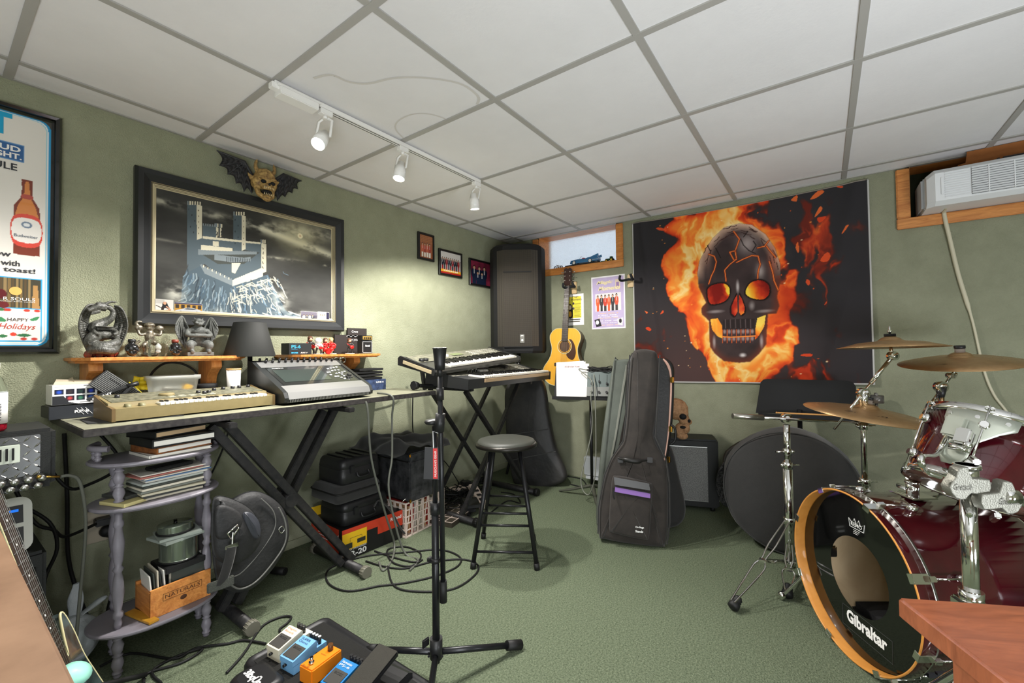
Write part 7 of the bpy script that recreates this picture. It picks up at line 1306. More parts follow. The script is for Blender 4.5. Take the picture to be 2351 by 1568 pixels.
for k in range(11): mb = MB(); c = T.M @ V((.03+.028*k, .16, .09)); mb.box(c, (.006+.004*(k % 3), .28, .15+.01*(k % 4)), Matrix.Rotation(.04*((k % 5)-2)+.03, 3, 'Y')); solo('magazine', mb, M('magazine_%d' % (k % 5), [(226, 218, 200), (196, 150, 110), (178, 40, 34), (232, 228, 216), (150, 150, 120)][k % 5], .6), 'magazine standing on edge inside the off-white lattice crate', 'magazine', group='magazines in the lattice crate')
m_trk = M('scuffed_black_vinyl', (28, 29, 31), .42, var=(18, .9), c2=(66, 66, 68), bump=(40, .6, .004)); T = Thing('storage_chest', 'scuffed black vinyl trunk with brass corner, standing on the off-white crate', 'trunk', (1.72, 2.0, .212)); mb = MB(T); mb.box((1.86, 2.21, .335), (.28, .42, .24), bev=.006); mb.build('box', m_trk, T)
mb = MB(T); mb.box((1.86, 2.21, .478), (.285, .425, .048), bev=.006); mb.build('lid', m_trk, T); mb = MB(T); mb.box((1.722, 2.002, .49), (.012, .012, .02), bev=.003); mb.box((1.722, 2.002, .222), (.012, .012, .02), bev=.003); mb.build('corner_caps', m_gold, T)
mb = MB(T); mb.tube([V((1.7185, y, .45)) for y in (2.01, 2.1, 2.2, 2.3, 2.4)], .0025, n=5); mb.build('stitching', m_chr2, T); mb = MB(T); mb.tube(smooth([V((1.70, 2.02, .24)), V((1.685, 2.03, .225)), V((1.70, 2.05, .21))], 4), .003, n=6); mb.build('ring', m_chr, T)
N = 30; g = []; 
for i in range(N+1):
    row = []
    for j in range(N+1):
        a, b = i/N, j/N; x = 1.58+.44*a+.03*math.sin(7*b); y = 1.975+.46*b+.02*math.sin(5*a); inside = 1.70 < x < 2.01 and y > 1.985
        z = .53+.035*math.sin(9*a+3*b)*math.sin(6*b)+.055*math.exp(-((a-.35)**2+(b-.45)**2)*7)+.012*math.sin(23*a)*math.cos(17*b)
        if x < 1.70: z -= (1.70-x)*.75
        if y < 1.985: z -= (1.985-y)*2
        row.append(V((x, y, max(z, .508))))
    g.append(row)
mb = MB()
for i in range(N):
    for j in range(N): mb.add([g[i][j], g[i+1][j], g[i+1][j+1], g[i][j+1]], [[0, 1, 2, 3]], True)
solo('black_cover', mb, m_fab, 'crumpled black cloth cover thrown over the black trunk', 'cloth', solid=.004, weld=.0002, subsurf=1)
# gear bags slumped behind the shelf stand
uB, oB = V((1, 0, 0)), V((0, 2.06, 0)); nB = V((0, -1, 0))
def bslab(T, pxs, y, t, mat, name, r=.02, bulge=0, k=4):
    P = outl(pxs, (0, y, 0), ux, uz, k); mb = MB(T); A2 = sum(P[i][0]*P[(i+1) % len(P)][1]-P[(i+1) % len(P)][0]*P[i][1] for i in range(len(P)))
    if A2 < 0: P = P[::-1]
    cushion(mb, P, (0, y+t, 0), ux, uz, t, r, bulge) if ux.cross(uz).y < 0 else None; return mb.build(name, mat, T)
m_bagp = M('black_bag_nylon', (34, 34, 35), .6, bump=(60, .5, .004), var=(12, .6), c2=(50, 50, 50)); T = Thing('curved_gear_case', 'curved black zipped instrument case hanging on the X stand behind the shoulder bag', 'instrument case', (.80, 1.90, .15))
bslab(T, [(560, 1138), (605, 1132), (648, 1158), (668, 1195), (668, 1245), (640, 1300), (600, 1345), (565, 1364), (535, 1362), (505, 1338), (495, 1250), (510, 1180)], 1.92, .065, m_bagp, 'case_shell', .035, .01)
mb = MB(T); mb.tube(smooth([ony(*q, 1.909) for q in ((640, 1165), (655, 1200), (655, 1245), (628, 1290), (588, 1335), (550, 1352), (520, 1335))], 5), .0035, n=6); mb.tube(smooth([ony(*q, 1.913) for q in ((600, 1145), (628, 1175), (630, 1215), (595, 1270), (550, 1318), (515, 1325))], 5), .0025, n=6); mb.build('zip', M('zip_grey', (110, 110, 106), .5, metal=.3), T)
mb = MB(T); mb.tube(smooth([ony(*q, 1.905) for q in ((640, 1215), (648, 1208), (653, 1216), (646, 1224))], 3, True), .002, n=6, closed=True); mb.build('d_ring', m_chr, T)
T = Thing('shoulder_bag', 'black shoulder bag with chrome buckle and webbing strap behind the shelf stand', 'bag', (.72, 1.82, .2))
bslab(T, [(493, 1165), (505, 1142), (540, 1148), (580, 1170), (600, 1200), (605, 1240), (585, 1275), (545, 1300), (505, 1290), (492, 1250)], 1.86, .055, m_bagp, 'bag_shell', .03, .02)
bslab(T, [(496, 1175), (512, 1160), (545, 1172), (560, 1195), (545, 1230), (505, 1240), (496, 1215)], 1.84, .025, m_bagp, 'flap', .012, .004); bslab(T, [(560, 1180), (580, 1178), (598, 1200), (600, 1232), (585, 1236), (568, 1215)], 1.845, .02, M('bag_pocket_shine', (58, 60, 66), .35), 'side_pocket', .012, .008)
mb = MB(T); c = [ony(*q, 1.82) for q in ((522, 1225), (545, 1205), (548, 1212), (530, 1238), (536, 1214))]; mb.tube(c[:4], .0035, n=6, closed=True); mb.tube([ony(535, 1222, 1.82), ony(533, 1250, 1.817)], .0035, n=6); mb.box(ony(532, 1254, 1.815), (.045, .006, .016), bev=.002); mb.build('chrome_buckle', m_chr, T)
mb = MB(T); mb.tube(smooth([ony(532, 1256, 1.813), ony(525, 1290, 1.815), ony(512, 1330, 1.82), ony(500, 1352, 1.825)], 5), .018, n=8, flat=.2); mb.build('webbing_strap', m_fab, T); mb = MB(T); a_, b_ = ony(480, 1345, 1.815), ony(532, 1338, 1.835); mb.bar(a_, b_, .03, .008, up=(0, 1, 0)) if False else mb.box((a_+b_)/2, (.085, .012, .036), -.1, bev=.003); mb.build('folded_strap_end', M('grey_webbing', (70, 72, 66), .8, bump=(200, 1, .003)), T)
mb = MB(); c = onz(655, 1312, .02); mb.cyl(c, c+V((-.03, .07, .0)), .018, n=20); mb.cyl(c-V((-.001, .002, 0)), c, .012, n=16); solo('tube_end', mb, m_rub, 'short black tube end lying on the carpet beside the curved case', 'tube')
# stool
T = Thing('folding_stool', 'round black padded metal stool standing in the middle of the room', 'stool', (1.90, 1.42, 0)); sc_ = V((1.885, 1.41, 0)); mb = MB(T); mb.lathe([(0, .585), (.14, .585), (.166, .592), (.168, .602), (.16, .612), (.155, .613)], sc_, n=56); mb.build('seat_rim', M('worn_black_rim', (44, 42, 38), .3, metal=.6), T)
mb = MB(T); mb.lathe([(.157, .611), (.152, .622), (.13, .628), (0, .630)], sc_, n=56); mb.build('seat_cushion', M('dark_vinyl', (58, 60, 54), .5, bump=(40, .2, .003)), T)
feet = [V((1.672, 1.472, .012)), V((1.846, 1.196, .012)), V((2.121, 1.396, .012)), V((1.975, 1.655, .012))]; tops = [sc_+(f_-sc_)*.46+V((0, 0, .585)) for f_ in feet]; tops = [V((t.x, t.y, .588)) for t in tops]
for f_, t_ in zip(feet, tops): mb = MB(T); mb.cyl(f_, t_, .0115, n=14); lg = mb.build('leg', m_blkmetal, T); mb = MB(T); mb.cyl(f_-V((0, 0, .012)), f_+(t_-f_)*.035, .0145, n=14); mb.build('rubber_foot', m_rub, lg)
for k in range(4):
    for h_ in ((.20, .26) if k in (0, 2) else (.17,)): 
        a, b = feet[k], feet[(k+1) % 4]; ta_, tb2 = tops[k], tops[(k+1) % 4]; s_ = h_/.588; mb = MB(T); mb.cyl(a.lerp(ta_, s_), b.lerp(tb2, s_), .0065, n=10); mb.build('rung', m_blkmetal, T)
mb = MB(T); mb.cyl(feet[0].lerp(tops[0], .12), feet[1].lerp(tops[1], .12), .0065, n=10); mb.build('rung', m_blkmetal, T)
# microphone stand with folded boom
B0 = V((1.027, 1.070, 0)); T = Thing('microphone_stand', 'black tripod microphone stand with its boom folded straight down, foreground', 'microphone stand', B0); m_mb = M('satin_black_tube', (30, 31, 33), .3, metal=.3)
mb = MB(T); mb.cyl(B0+uz*.07, B0+uz*.58, .0125, n=20); mb.build('lower_tube', m_mb, T); mb = MB(T); mb.cyl(B0+uz*.57, B0+uz*.855, .0085, n=16); mb.build('upper_tube', m_mb, T); mb = MB(T); mb.cyl(B0+uz*.40, B0+uz*.415, .0155); mb.box(B0+uz*.41+vr*-.018, (.02, .014, .014), bev=.002); mb.cyl(B0+uz*.56, B0+uz*.60, .016); mb.build('height_clutch', m_blk, T)
for fx in (V((1.319, .942, .016)), V((.984, 1.382, .016)), V((.772, .873, .016))):
    hub = B0+uz*.105; d = fx-hub; mb = MB(T); mb.cyl(hub+d*.06, fx, .0105, n=14); lg = mb.build('leg', m_mb, T); mb = MB(T); dn = d.normalized(); mb.cyl(fx-dn*.05, fx+dn*.012, .0165, n=18); mb.build('rubber_foot', m_rub, lg); 
mb = MB(T); mb.cyl(B0+uz*.085, B0+uz*.15, .021, n=20); mb.box(B0+uz*.135-vr*.035, (.03, .008, .028), bev=.003); [mb.cyl(B0+uz*.10+vr*s_*.022-vf*-.014, B0+uz*.10+vr*s_*.022+vf*.016, .004) for s_ in (-1, 1)]; mb.build('tripod_hub', m_blk, T)
q0 = at(1018, 1378, 1.43); q1 = at(1010, 905, 1.43); q1.z = 1.055; q0 = V((q0.x, q0.y, .275)); bx_ = lambda z: q0.lerp(q1, (z-q0.z)/(q1.z-q0.z))
mb = MB(T); mb.cyl(bx_(.34), bx_(1.03), .0085, n=16); mb.build('boom_tube', m_mb, T); mb = MB(T); mb.cyl(bx_(.275), bx_(.345), .0125, n=18); mb.build('boom_grip', m_rub, T)
mb = MB(T); mb.cyl(bx_(.84)-vr*.005, bx_(.90), .016, n=16); mb.cyl(bx_(.945), bx_(.985), .0125, n=14); mb.lathe([(0, .0), (.020, .0), (.026, .008), (.022, .014), (0, .016)], B0+uz*.862-vr*.008, (-.05, 0, 1), n=20); mb.cyl(B0+uz*.85, bx_(.865), .010); mb.build('boom_clutch', m_blk, T)
mb = MB(T); c = bx_(1.0); 
mb.cyl(bx_(1.025), bx_(1.055), .008); rings = []
for z, r_ in ((1.045, .014), (1.065, .016), (1.115, .021), (1.118, .0235)): rings.append([V((c.x, c.y, z))+(vr*math.cos(a)+vf*math.sin(a))*r_ for a in [math.radians(110+320*i/16) for i in range(17)]])
mb.loft(rings, caps=False, closed=False); mb.build('mic_clip', m_blk, T, solid=.004)
TT = Thing('hang_tag', 'black and red paper hang tag tied to the microphone stand', 'tag', B0+uz*.70); tq = B0+uz*.80+vf*.02; mb = MB(TT); mb.box(B0+uz*.735+vf*.022, (.062, .0015, .105), Matrix((vr, vf, uz)).transposed() @ Matrix.Rotation(.05, 3, 'Y')); mb.build('tag_card', M('tag_black', (38, 38, 40), .5), TT); mb = MB(TT); mb.box(B0+uz*.735+vf*.0235+vr*.006, (.015, .001, .10), Matrix((vr, vf, uz)).transposed()); mb.build('red_strip', m_red, TT)
mb = MB(TT); mb.text("MUSICIAN'S GEAR", B0+uz*.692+vf*.0245+vr*.010, uz, -vr, .085, .007); mb.tube([B0+uz*.785+vf*.022, B0+uz*.84+vf*.014-vr*.003, B0+uz*.83+vr*.014], .0014, n=5); mb.build('lettering_and_string', m_wpaint, TT)
# pedal board and pedals
T = Thing('pedal_board', 'black moulded pedal board carrying the effects pedals, lower foreground', 'pedal board', (.80, 1.32, 0)); mb = MB(T)
mb.loft([[V((x, y, z)) for x, y in rrect(.32-i*2, .74-i*2, .03, 5, .835, 1.305)] for z, i in ((.0, .0), (.02, .0), (.034, .006), (.036, .014), (.030, .02), (.028, .03))]); mb.build('tray', m_blk, T)
mb = MB(T); mb.loft([[V((x, y, z)) for x, y in rrect(.13-i*2, .17-i*2, .03, 5, .665, 1.53)] for z, i in ((.0, .0), (.03, .004), (.042, .012), (.045, .022))]); mb.build('end_lobe', m_blk, T)
mb = MB(T); mb.box((.835, 1.305, .0292), (.262, .68, .002)); mb.build('carpet_pad', M('black_pad', (30, 30, 28), .95, bump=(400, 1, .003)), T); mb = MB(T); mb.text('3lbqÜne', (.638, 1.585, .0458), (0, -1, 0), (1, 0, 0), .11, .038, bold=.04); mb.build('logo', m_wpaint, T)
ZP = .0305
def pedal(y, label, col, x0=.745, knobs=4, rz=.12, txt=(), tcol=None, wk=None):
    T = Thing('effects_pedal', label, 'effects pedal', (x0, y, ZP), rz, group='effects pedals on the board'); c = M('pedal_'+label.split()[0]+label.split()[1], col, .4); L, W = .128, .070
    mb = MB(); mb.prism([(0, 0), (0, .026), (.03, .026), (.088, .046), (.088, .038), (L, .038), (L, 0)], (0, W/2, 0), (1, 0, 0), (0, 0, 1), W); mb.build('body', c, T)
    mb = MB(); mb.prism([(-.003, .028), (-.003, .044), (.085, .064), (.09, .060), (.09, .046), (.03, .027)], (0, W/2, 0), (1, 0, 0), (0, 0, 1), W); mb.build('treadle', c, T)
    sl = math.atan2(.020, .088); Ry = Matrix.Rotation(-sl, 3, 'Y'); mb = MB(); mb.box((.026, 0, .0515), (.048, W-.012, .002), Ry); mb.build('rubber_pad', M('pad_grey', (62, 60, 56), .8), T)
    un, vn = V((0, -1, 0)), V((math.cos(sl), 0, math.sin(sl))); mb = MB(); mb.text('BOSS', V((.034, .018, .0545)), un, vn, .036, .008, bold=.01); mb.build('pad_name', M('pad_dark', (30, 29, 28), .6), T)
    if txt: mb = MB(); [mb.text(t, V((.071-.011*i, .026, .0620-.0025*i)), un, vn, .045, .008) for i, t in enumerate(txt)]; mb.build('lettering', tcol, T)
    for k in range(knobs): mb = MB(); yy_ = (k-(knobs-1)/2)*.0155; mb.cyl((.108, yy_, .038), (.108, yy_, .062), .0058, n=12); kb = mb.build('knob', m_blk, T); mb = MB(); mb.cyl((.108, yy_, .062), (.108, yy_, .064), .0056, n=12); mb.build('knob_cap', wk or m_white, kb)
    mb = MB(); mb.cyl((-.010, .006, .022), (0, .006, .022), .005, n=10); mb.build('thumb_screw', m_blk, T); return T
m_inkb = M('ink_navy', (40, 50, 80), .5)
pedal(1.590, 'white compact effects pedal with faint red print, at the far end of the board', (232, 224, 200), knobs=3, txt=('Digital', 'Reverb'), tcol=M('print_salmon', (210, 120, 96), .5), wk=m_chr2)
pedal(1.493, 'light blue SUPER Chorus effects pedal between white and orange pedals', (120, 176, 222), txt=('SUPER', 'Chorus'), tcol=m_inkb)
pedal(1.268, 'bright blue Harmonist effects pedal nearest the black rocker pedal', (30, 120, 184), txt=('Harmonist', 'PS-6'), tcol=m_wpaint, wk=m_blk, x0=.76)
T = Thing('effects_pedal', 'orange boxy effects pedal with one knob and a chrome footswitch', 'effects pedal', (.75, 1.385, ZP), .12, group='effects pedals on the board'); m_or = M('pedal_orange', (236, 134, 28), .35); mb = MB(); mb.box((.058, 0, .028), (.118, .064, .054), bev=.004); mb.build('housing', m_or, T)
mb = MB(); mb.cyl((.022, 0, .055), (.022, 0, .062), .009, n=8); mb.cyl((.022, 0, .062), (.022, 0, .076), .0055, n=14); mb.build('footswitch', m_chr, T); mb = MB(); mb.cyl((.095, 0, .055), (.095, 0, .075), .0095, .0085, n=18); mb.build('knob', M('smoky_brown_knob', (90, 58, 30), .3), T); mb = MB(); mb.text('Phase 90', (.0, .02, .0556), (0, -1, 0), (1, 0, 0), .03, .008, shear=.3); mb.text('speed', (.065, .012, .0556), (0, -1, 0), (1, 0, 0), .022, .006); mb.build('lettering', M('ink_brown', (110, 60, 10), .5), T)
for y_, x_ in ((1.45, .83), (1.43, .80), (1.335, .83), (1.325, .80)): mb = MB(); mb.cyl((x_, y_-.03, .055), (x_, y_+.008, .055), .0075, n=12); mb.cyl((x_, y_-.045, .055), (x_, y_-.03, .055), .0045, n=8); solo('patch_plug', mb, m_blk, 'black angled patch plug between two of the pedals', 'plug', group='patch plugs between the pedals')
T = Thing('rocker_pedal', 'black rocker volume pedal with red script at the near end of the board', 'rocker pedal', (.78, 1.155, ZP), .12); mb = MB(); mb.prism([(-.02, 0), (-.02, .018), (.17, .024), (.19, .012), (.19, 0)], (0, .05, 0), (1, 0, 0), (0, 0, 1), .10); mb.build('base', m_blk, T)
mb = MB(); mb.box((.055, .012, .070), (.19, .085, .016), Matrix.Rotation(-.26, 3, 'Y'), bev=.003); mb.build('rocker_plate', m_blkmetal, T); mb = MB(); mb.box((.053, .012, .0795), (.186, .081, .002), Matrix.Rotation(-.26, 3, 'Y')); mb.build('grip_pad', M('grit_grey', (58, 56, 50), .95, bump=(500, 1, .003)), T); mb = MB(); mb.box((.06, .012, .035), (.05, .05, .05)); mb.build('pivot', m_blk, T)
mb = MB(); mb.text('Mini Vol', (.02, -.052, .024), (1, 0, 0), (0, 1, 0) if False else (0, .9, .3), .07, .012, shear=.3); mb.build('red_script', M('script_red', (180, 44, 36), .5), T)
# cables on the carpet
zc = .005
def fl(*p): return [onz(a, b, zc) for a, b in p]
ctube(fl((1100, 1400))[:0]+fl((870, 1345), (800, 1357), (755, 1340), (752, 1310), (790, 1290), (850, 1275), (930, 1268), (1010, 1262), (1055, 1278), (1050, 1300), (1000, 1322), (930, 1338), (870, 1345)), .0045, m_rub, 'floor_cable', 'black cable in a wide flat loop on the carpet below the long board')
ctube(fl((890, 1300), (905, 1345), (960, 1358), (1040, 1352), (1090, 1320), (1096, 1296), (1060, 1284), (990, 1290), (930, 1305), (880, 1300), (840, 1288)), .0045, m_rub, 'floor_cable', 'black cable looping around the foot of the microphone stand to the stool')
ctube(fl((860, 1265), (905, 1280), (955, 1290), (965, 1270), (930, 1255), (890, 1262), (900, 1290), (940, 1300), (970, 1285)), .0045, m_rub, 'floor_cable', 'small black cable coil on the carpet right of the GR-20 carton')
ctube([V((1.335, 1.885, .86)), V((1.345, 1.88, .80)), V((1.38, 1.90, .55))]+[ony(885, 1180, 1.92), onz(905, 1245, .05), onz(900, 1285, zc), onz(880, 1310, zc), onz(870, 1290, zc)], .0055, M('grey_cord', (92, 94, 86), .5), 'hanging_cable', 'left grey cord hanging from the mixer over the table edge to the floor')
ctube([V((1.47, 1.97, .885)), V((1.50, 1.88, .865)), ony(900, 960, 1.90), ony(900, 1050, 1.90), ony(893, 1130, 1.90), onz(925, 1262, .03), onz(960, 1285, zc), onz(940, 1310, zc)], .0055, M('grey_cord', (92, 94, 86), .5), 'hanging_cable', 'right grey cord hanging over the table edge in front of the trunk')
ctube(fl((520, 1545), (560, 1500), (600, 1440), (640, 1418), (668, 1416), (660, 1430), (642, 1445), (650, 1460)), .0045, m_rub, 'floor_cable', 'black cable from the white pedal curling towards the stand foot')
ctube(fl((230, 1530), (300, 1500), (400, 1512), (450, 1488), (520, 1478), (560, 1470), (610, 1478)), .0045, m_rub, 'floor_cable', 'thin dark cable running across the carpet from shelf stand to pedals')
ctube(fl((330, 1568), (340, 1545), (420, 1520), (465, 1490), (410, 1505), (350, 1540), (370, 1568)), .0045, m_rub, 'floor_cable', 'dark cable doubled back on the carpet right of the shelf stand')
ctube(smooth([V((.272, 1.972, .723)), V((.315, 1.99, .70)), V((.34, 2.03, .55)), V((.335, 2.05, .35)), V((.325, 2.06, .15)), V((.33, 2.08, .006))], 2), .005, M('grey_cord', (92, 94, 86), .5), 'instrument_cable', 'grey cable plugged in the amplifier head and falling to the floor')
ctube([V((.345, 2.44, .80)), V((.355, 2.44, .55)), V((.36, 2.43, .30)), V((.40, 2.40, .10)), V((.43, 2.38, .008))], .007, m_rub, 'power_cable', 'thick black cable hanging down the wall left of the shelf stand')
ctube([V((.475, 2.44, .365)), V((.495, 2.43, .30)), V((.49, 2.42, .15)), V((.46, 2.40, .01))], .007, m_rub, 'power_cable', 'thick black power cord dropping from the lower wall plug')
ctube([V((.25, 2.35, .80)), V((.33, 2.33, .62)), V((.40, 2.35, .60)), V((.50, 2.38, .66)), V((.42, 2.4, .82))], .006, m_rub, 'power_cable', 'black cable sagging in a loop under the left end of the board')
ctube([V((.20, 2.30, .66)), V((.25, 2.28, .52)), V((.30, 2.30, .47)), V((.34, 2.35, .42)), V((.44, 2.43, .418))], .006, m_rub, 'power_cable', 'black cable running from the effects processor to the wall adapter')
ctube([V((.22, 2.33, .58)), V((.29, 2.30, .50)), V((.31, 2.30, .40)), V((.28, 2.30, .30)), V((.27, 2.25, .2))], .006, m_rub, 'power_cable', 'black cable curling down behind the grille cabinet')
ctube([V((.93, 2.44, .84)), V((.92, 2.44, .7)), V((.86, 2.43, .55)), V((.80, 2.40, .48))], .004, m_rub, 'wall_cable', 'thin black cable on the wall above the shoulder bag')
ctube([V((1.73, 2.40, .845)), V((1.80, 2.42, .80)), V((1.95, 2.43, .80)), V((2.03, 2.42, .845))], .0045, m_rub, 'wall_cable', 'black cable sagging below the right end of the long board')
ctube([V((2.13, 2.44, .84)), V((2.14, 2.45, .5)), V((2.24, 2.44, .32)), V((2.42, 2.43, .26)), V((2.55, 2.38, .05))], .004, m_rub, 'wall_cable', 'thin black cable trailing down the wall behind the X stands')
# clutter under the keyboards: power strips and a nest of cables
T = Thing('power_strip', 'pinkish-white power strip tilted on the cables under the keyboards', 'power strip', (2.40, 2.06, 0), math.radians(60)); mb = MB(); mb.box((0, 0, .055), (.26, .06, .04), Matrix.Rotation(-.3, 3, 'Y'), bev=.005); mb.box((0, 0, .015), (.2, .05, .03)); mb.build('strip_body', m_crate, T); mb = MB(); [mb.box((-.08+.05*k, 0, .082+(-.08+.05*k)*.31), (.03, .03, .006)) for k in range(4)]; mb.build('sockets', m_blk, T)
T = Thing('power_strip', 'second pinkish-white power block lying nearer the wall under the keyboards', 'power strip', (2.50, 2.30, 0), math.radians(-20)); mb = MB(); mb.box((0, 0, .03), (.20, .08, .06), bev=.005); mb.build('strip_body', m_crate, T); mb = MB(); mb.box((.03, 0, .075), (.07, .06, .035), bev=.004); mb.build('power_adapter', m_blk, T)
mb = MB(); r3 = random.Random(5)
for k in range(16):
    c = V((2.30+r3.uniform(-.12, .28), 2.20+r3.uniform(-.10, .12), .0)); P = [c+V((r3.uniform(-.16, .16), r3.uniform(-.12, .12), .008+r3.random()*.07)) for _ in range(8)]; mb.tube(smooth(P, 5), .0038, n=6)
solo('cable_nest', mb, m_rub, 'tangled nest of thin black cables on the floor under the keyboards', 'cables', kind='stuff')
for k in range(3): mb = MB(); mb.box((2.22+.02*k, 2.02-.01*k, .014+.022*k), (.17, .11, .02), .5+.2*k, bev=.004); solo('power_adapter', mb, (m_blk, m_blkm, m_blk)[k], ['black adapter brick lying lowest in the pile by the flat floor case', 'black adapter brick in the middle of the pile under keyboards', 'black adapter brick topmost in the pile under keyboards'][k], 'adapter')
T = Thing('flat_floor_case', 'flat slatted dark case with pale edging on the floor behind the microphone stand', 'case', (2.10, 2.05, 0), math.radians(12)); mb = MB(); mb.box((0, 0, .016), (.30, .22, .032), bev=.002); mb.build('case', M('dim_brown', (66, 60, 50), .6), T); mb = MB(); [mb.box((-.15+.075*k, 0, .033), (.004, .22, .003)) for k in range(5)]; [mb.box((0, -.11+.055*k, .033), (.30, .004, .003)) for k in range(5)]; mb.build('edging', m_crate, T)
ctube(fl((1125, 1178), (1165, 1150), (1195, 1155), (1180, 1135), (1150, 1130)), .0045, m_rub, 'floor_cable', 'black cable curve on the carpet right of the stool legs')
ctube(fl((1300, 1093), (1335, 1100), (1345, 1118), (1310, 1112)), .0045, m_rub, 'floor_cable', 'short black cable beside the music stand base')
# ================================================================ back wall cloth, air conditioner, window toys, track light
TY0, TY1, TZ0, TZ1 = 1.235, -.247, 2.128, .862
def cv(zx, zy):
    p = onx(1420+zx/3.137, 400+zy/3.136, XB-.012); return ((TY0-p.y)/(TY0-TY1), (TZ0-p.z)/(TZ0-TZ1))
def cvl(L): return [cv(*q) for q in L]
TW, TH = 470, 400
im = canvas(TW, TH, (45, 43, 46)); yy, xx = np.mgrid[0:TH, 0:TW]; u = (xx+.5)/TW; v = (yy+.5)/TH
sm_ = fbm(TH, TW, 4, 31); blend(im, np.clip((sm_-.45)*3, 0, 1)*np.exp(-(((u-.66)/.2)**2+((v-.42)/.25)**2)), (112, 96, 96), .8); blend(im, np.exp(-(((u-.35)/.4)**2+((v-.95)/.35)**2)), (92, 62, 58), .7)
flame_pts = [(300, 385), (420, 320), (560, 280), (760, 230), (980, 180), (1190, 150), (1235, 380), (1225, 560), (1320, 700), (1310, 900), (1225, 1000), (1300, 1110), (1270, 1300), (1090, 1420), (1000, 1502), (700, 1502), (640, 1350), (530, 1200), (500, 1000), (370, 900), (290, 600), (400, 500), (540, 480)]
mk = mask_poly(im, cvl(flame_pts))
def blur(a, r):
    for ax_ in (0, 1):
        k = np.ones(2*r+1)/(2*r+1); a = np.apply_along_axis(lambda q: np.convolve(np.pad(q, r, mode='edge'), k, 'valid'), ax_, a)
    return a
soft = blur(blur(mk, 12), 9)
skull = [(760, 372), (870, 342), (960, 352), (1060, 425), (1125, 525), (1162, 640), (1165, 760), (1140, 880), (1158, 945), (1135, 1000), (1075, 1002), (1068, 1100), (1063, 1222), (1010, 1292), (950, 1345), (870, 1352), (760, 1338), (695, 1285), (660, 1232), (652, 1045), (602, 1000), (597, 955), (632, 915), (578, 800), (570, 700), (582, 620), (622, 540), (680, 450)]
sk = mask_poly(im, cvl(skull)); near = blur(blur(sk, 14), 12)
wx = (fbm(TH, TW, 4, 40)-.5)*.30; wy = (fbm(TH, TW, 4, 41)-.5)*.30; wx2 = wx+(fbm(TH, TW, 11, 44)-.5)*.10; wy2 = wy+(fbm(TH, TW, 11, 45)-.5)*.10
n1 = fbm(TH, TW, 6, 42, ax=.6, warp=(wx, wy)); n2 = fbm(TH, TW, 12, 43, ax=.5, oct=4, warp=(wx2, wy2)); ridge = np.clip(1-np.abs(2*n1-1)*4.5, 0, 1); ridge2 = np.clip(1-np.abs(2*n2-1)*5, 0, 1)
far = soft-.36+(n1-.5)*1.9+(n2-.5)*.8; lick = np.clip(far*6, 0, 1)
rm = np.exp(-(((u-cv(1400, 480)[0])/.10)**2+((v-cv(1400, 480)[1])/.22)**2)); lick = np.maximum(lick, np.clip((rm*.9-.55+(n2-.5)*2.4)*2.2, 0, .75))
inten = np.clip(.16+.42*np.clip(far*1.4, 0, 1)+.40*np.clip(near*1.6-.12, 0, 1)*(.4+1.2*n1)+.26*ridge+.26*ridge2, 0, 1.12)*np.clip(lick+.1, 0, 1)
def ramp(t, stops):
    out = np.zeros(t.shape+(3,)); xs = [s_[0] for s_ in stops]
    for c in range(3): out[..., c] = np.interp(t, xs, [s_[1][c]/255. for s_ in stops])
    return out
fc = ramp(inten, [(0, (50, 24, 22)), (.14, (120, 34, 20)), (.30, (206, 60, 26)), (.48, (240, 98, 36)), (.66, (248, 144, 52)), (.84, (252, 190, 96)), (1.1, (255, 226, 160))])
blend(im, np.clip(lick*1.1, 0, 1), fc)
r4 = random.Random(11)
for k in range(90):
    zx, zy = r4.uniform(240, 1500), r4.uniform(230, 1480); a, b = cv(zx, zy)
    if 0 < a < 1 and 0 < b < 1: ell(im, a, b, r4.choice((.0018, .0025, .004)), r4.choice((.002, .003, .004)), r4.choice(((250, 150, 60), (240, 90, 30), (255, 220, 170))), .9, .8)
for q in ([(920, 1035), (945, 1008), (975, 1000), (965, 1020)], [(1310, 1308), (1340, 1295), (1395, 1300), (1380, 1318)], [(1355, 755), (1378, 770), (1370, 800), (1350, 780)], [(1605, 430), (1635, 375), (1655, 370), (1625, 415)], [(1480, 945), (1495, 920), (1500, 930)], [(1430, 310), (1495, 300), (1450, 345)], [(1560, 80), (1615, 85), (1600, 97)], [(300, 1000), (320, 970), (325, 985)], [(195, 1100), (215, 1090), (238, 1105), (225, 1118)], [(190, 975), (212, 985), (205, 995)], [(1410, 300), (1450, 225), (1465, 250), (1430, 290)], [(1380, 170), (1440, 110), (1480, 120), (1420, 165)], [(1240, 175), (1285, 140), (1280, 185)], [(1450, 620), (1500, 560), (1525, 590), (1500, 630)], [(1275, 520), (1290, 480), (1300, 540), (1290, 560)], [(1740, 1270), (1745, 1240), (1752, 1255)], [(270, 385), (310, 380), (350, 400), (300, 400)]): spoly(im, cvl(q), r4.choice(((232, 84, 40), (240, 110, 50), (226, 70, 30))), .9, 3)
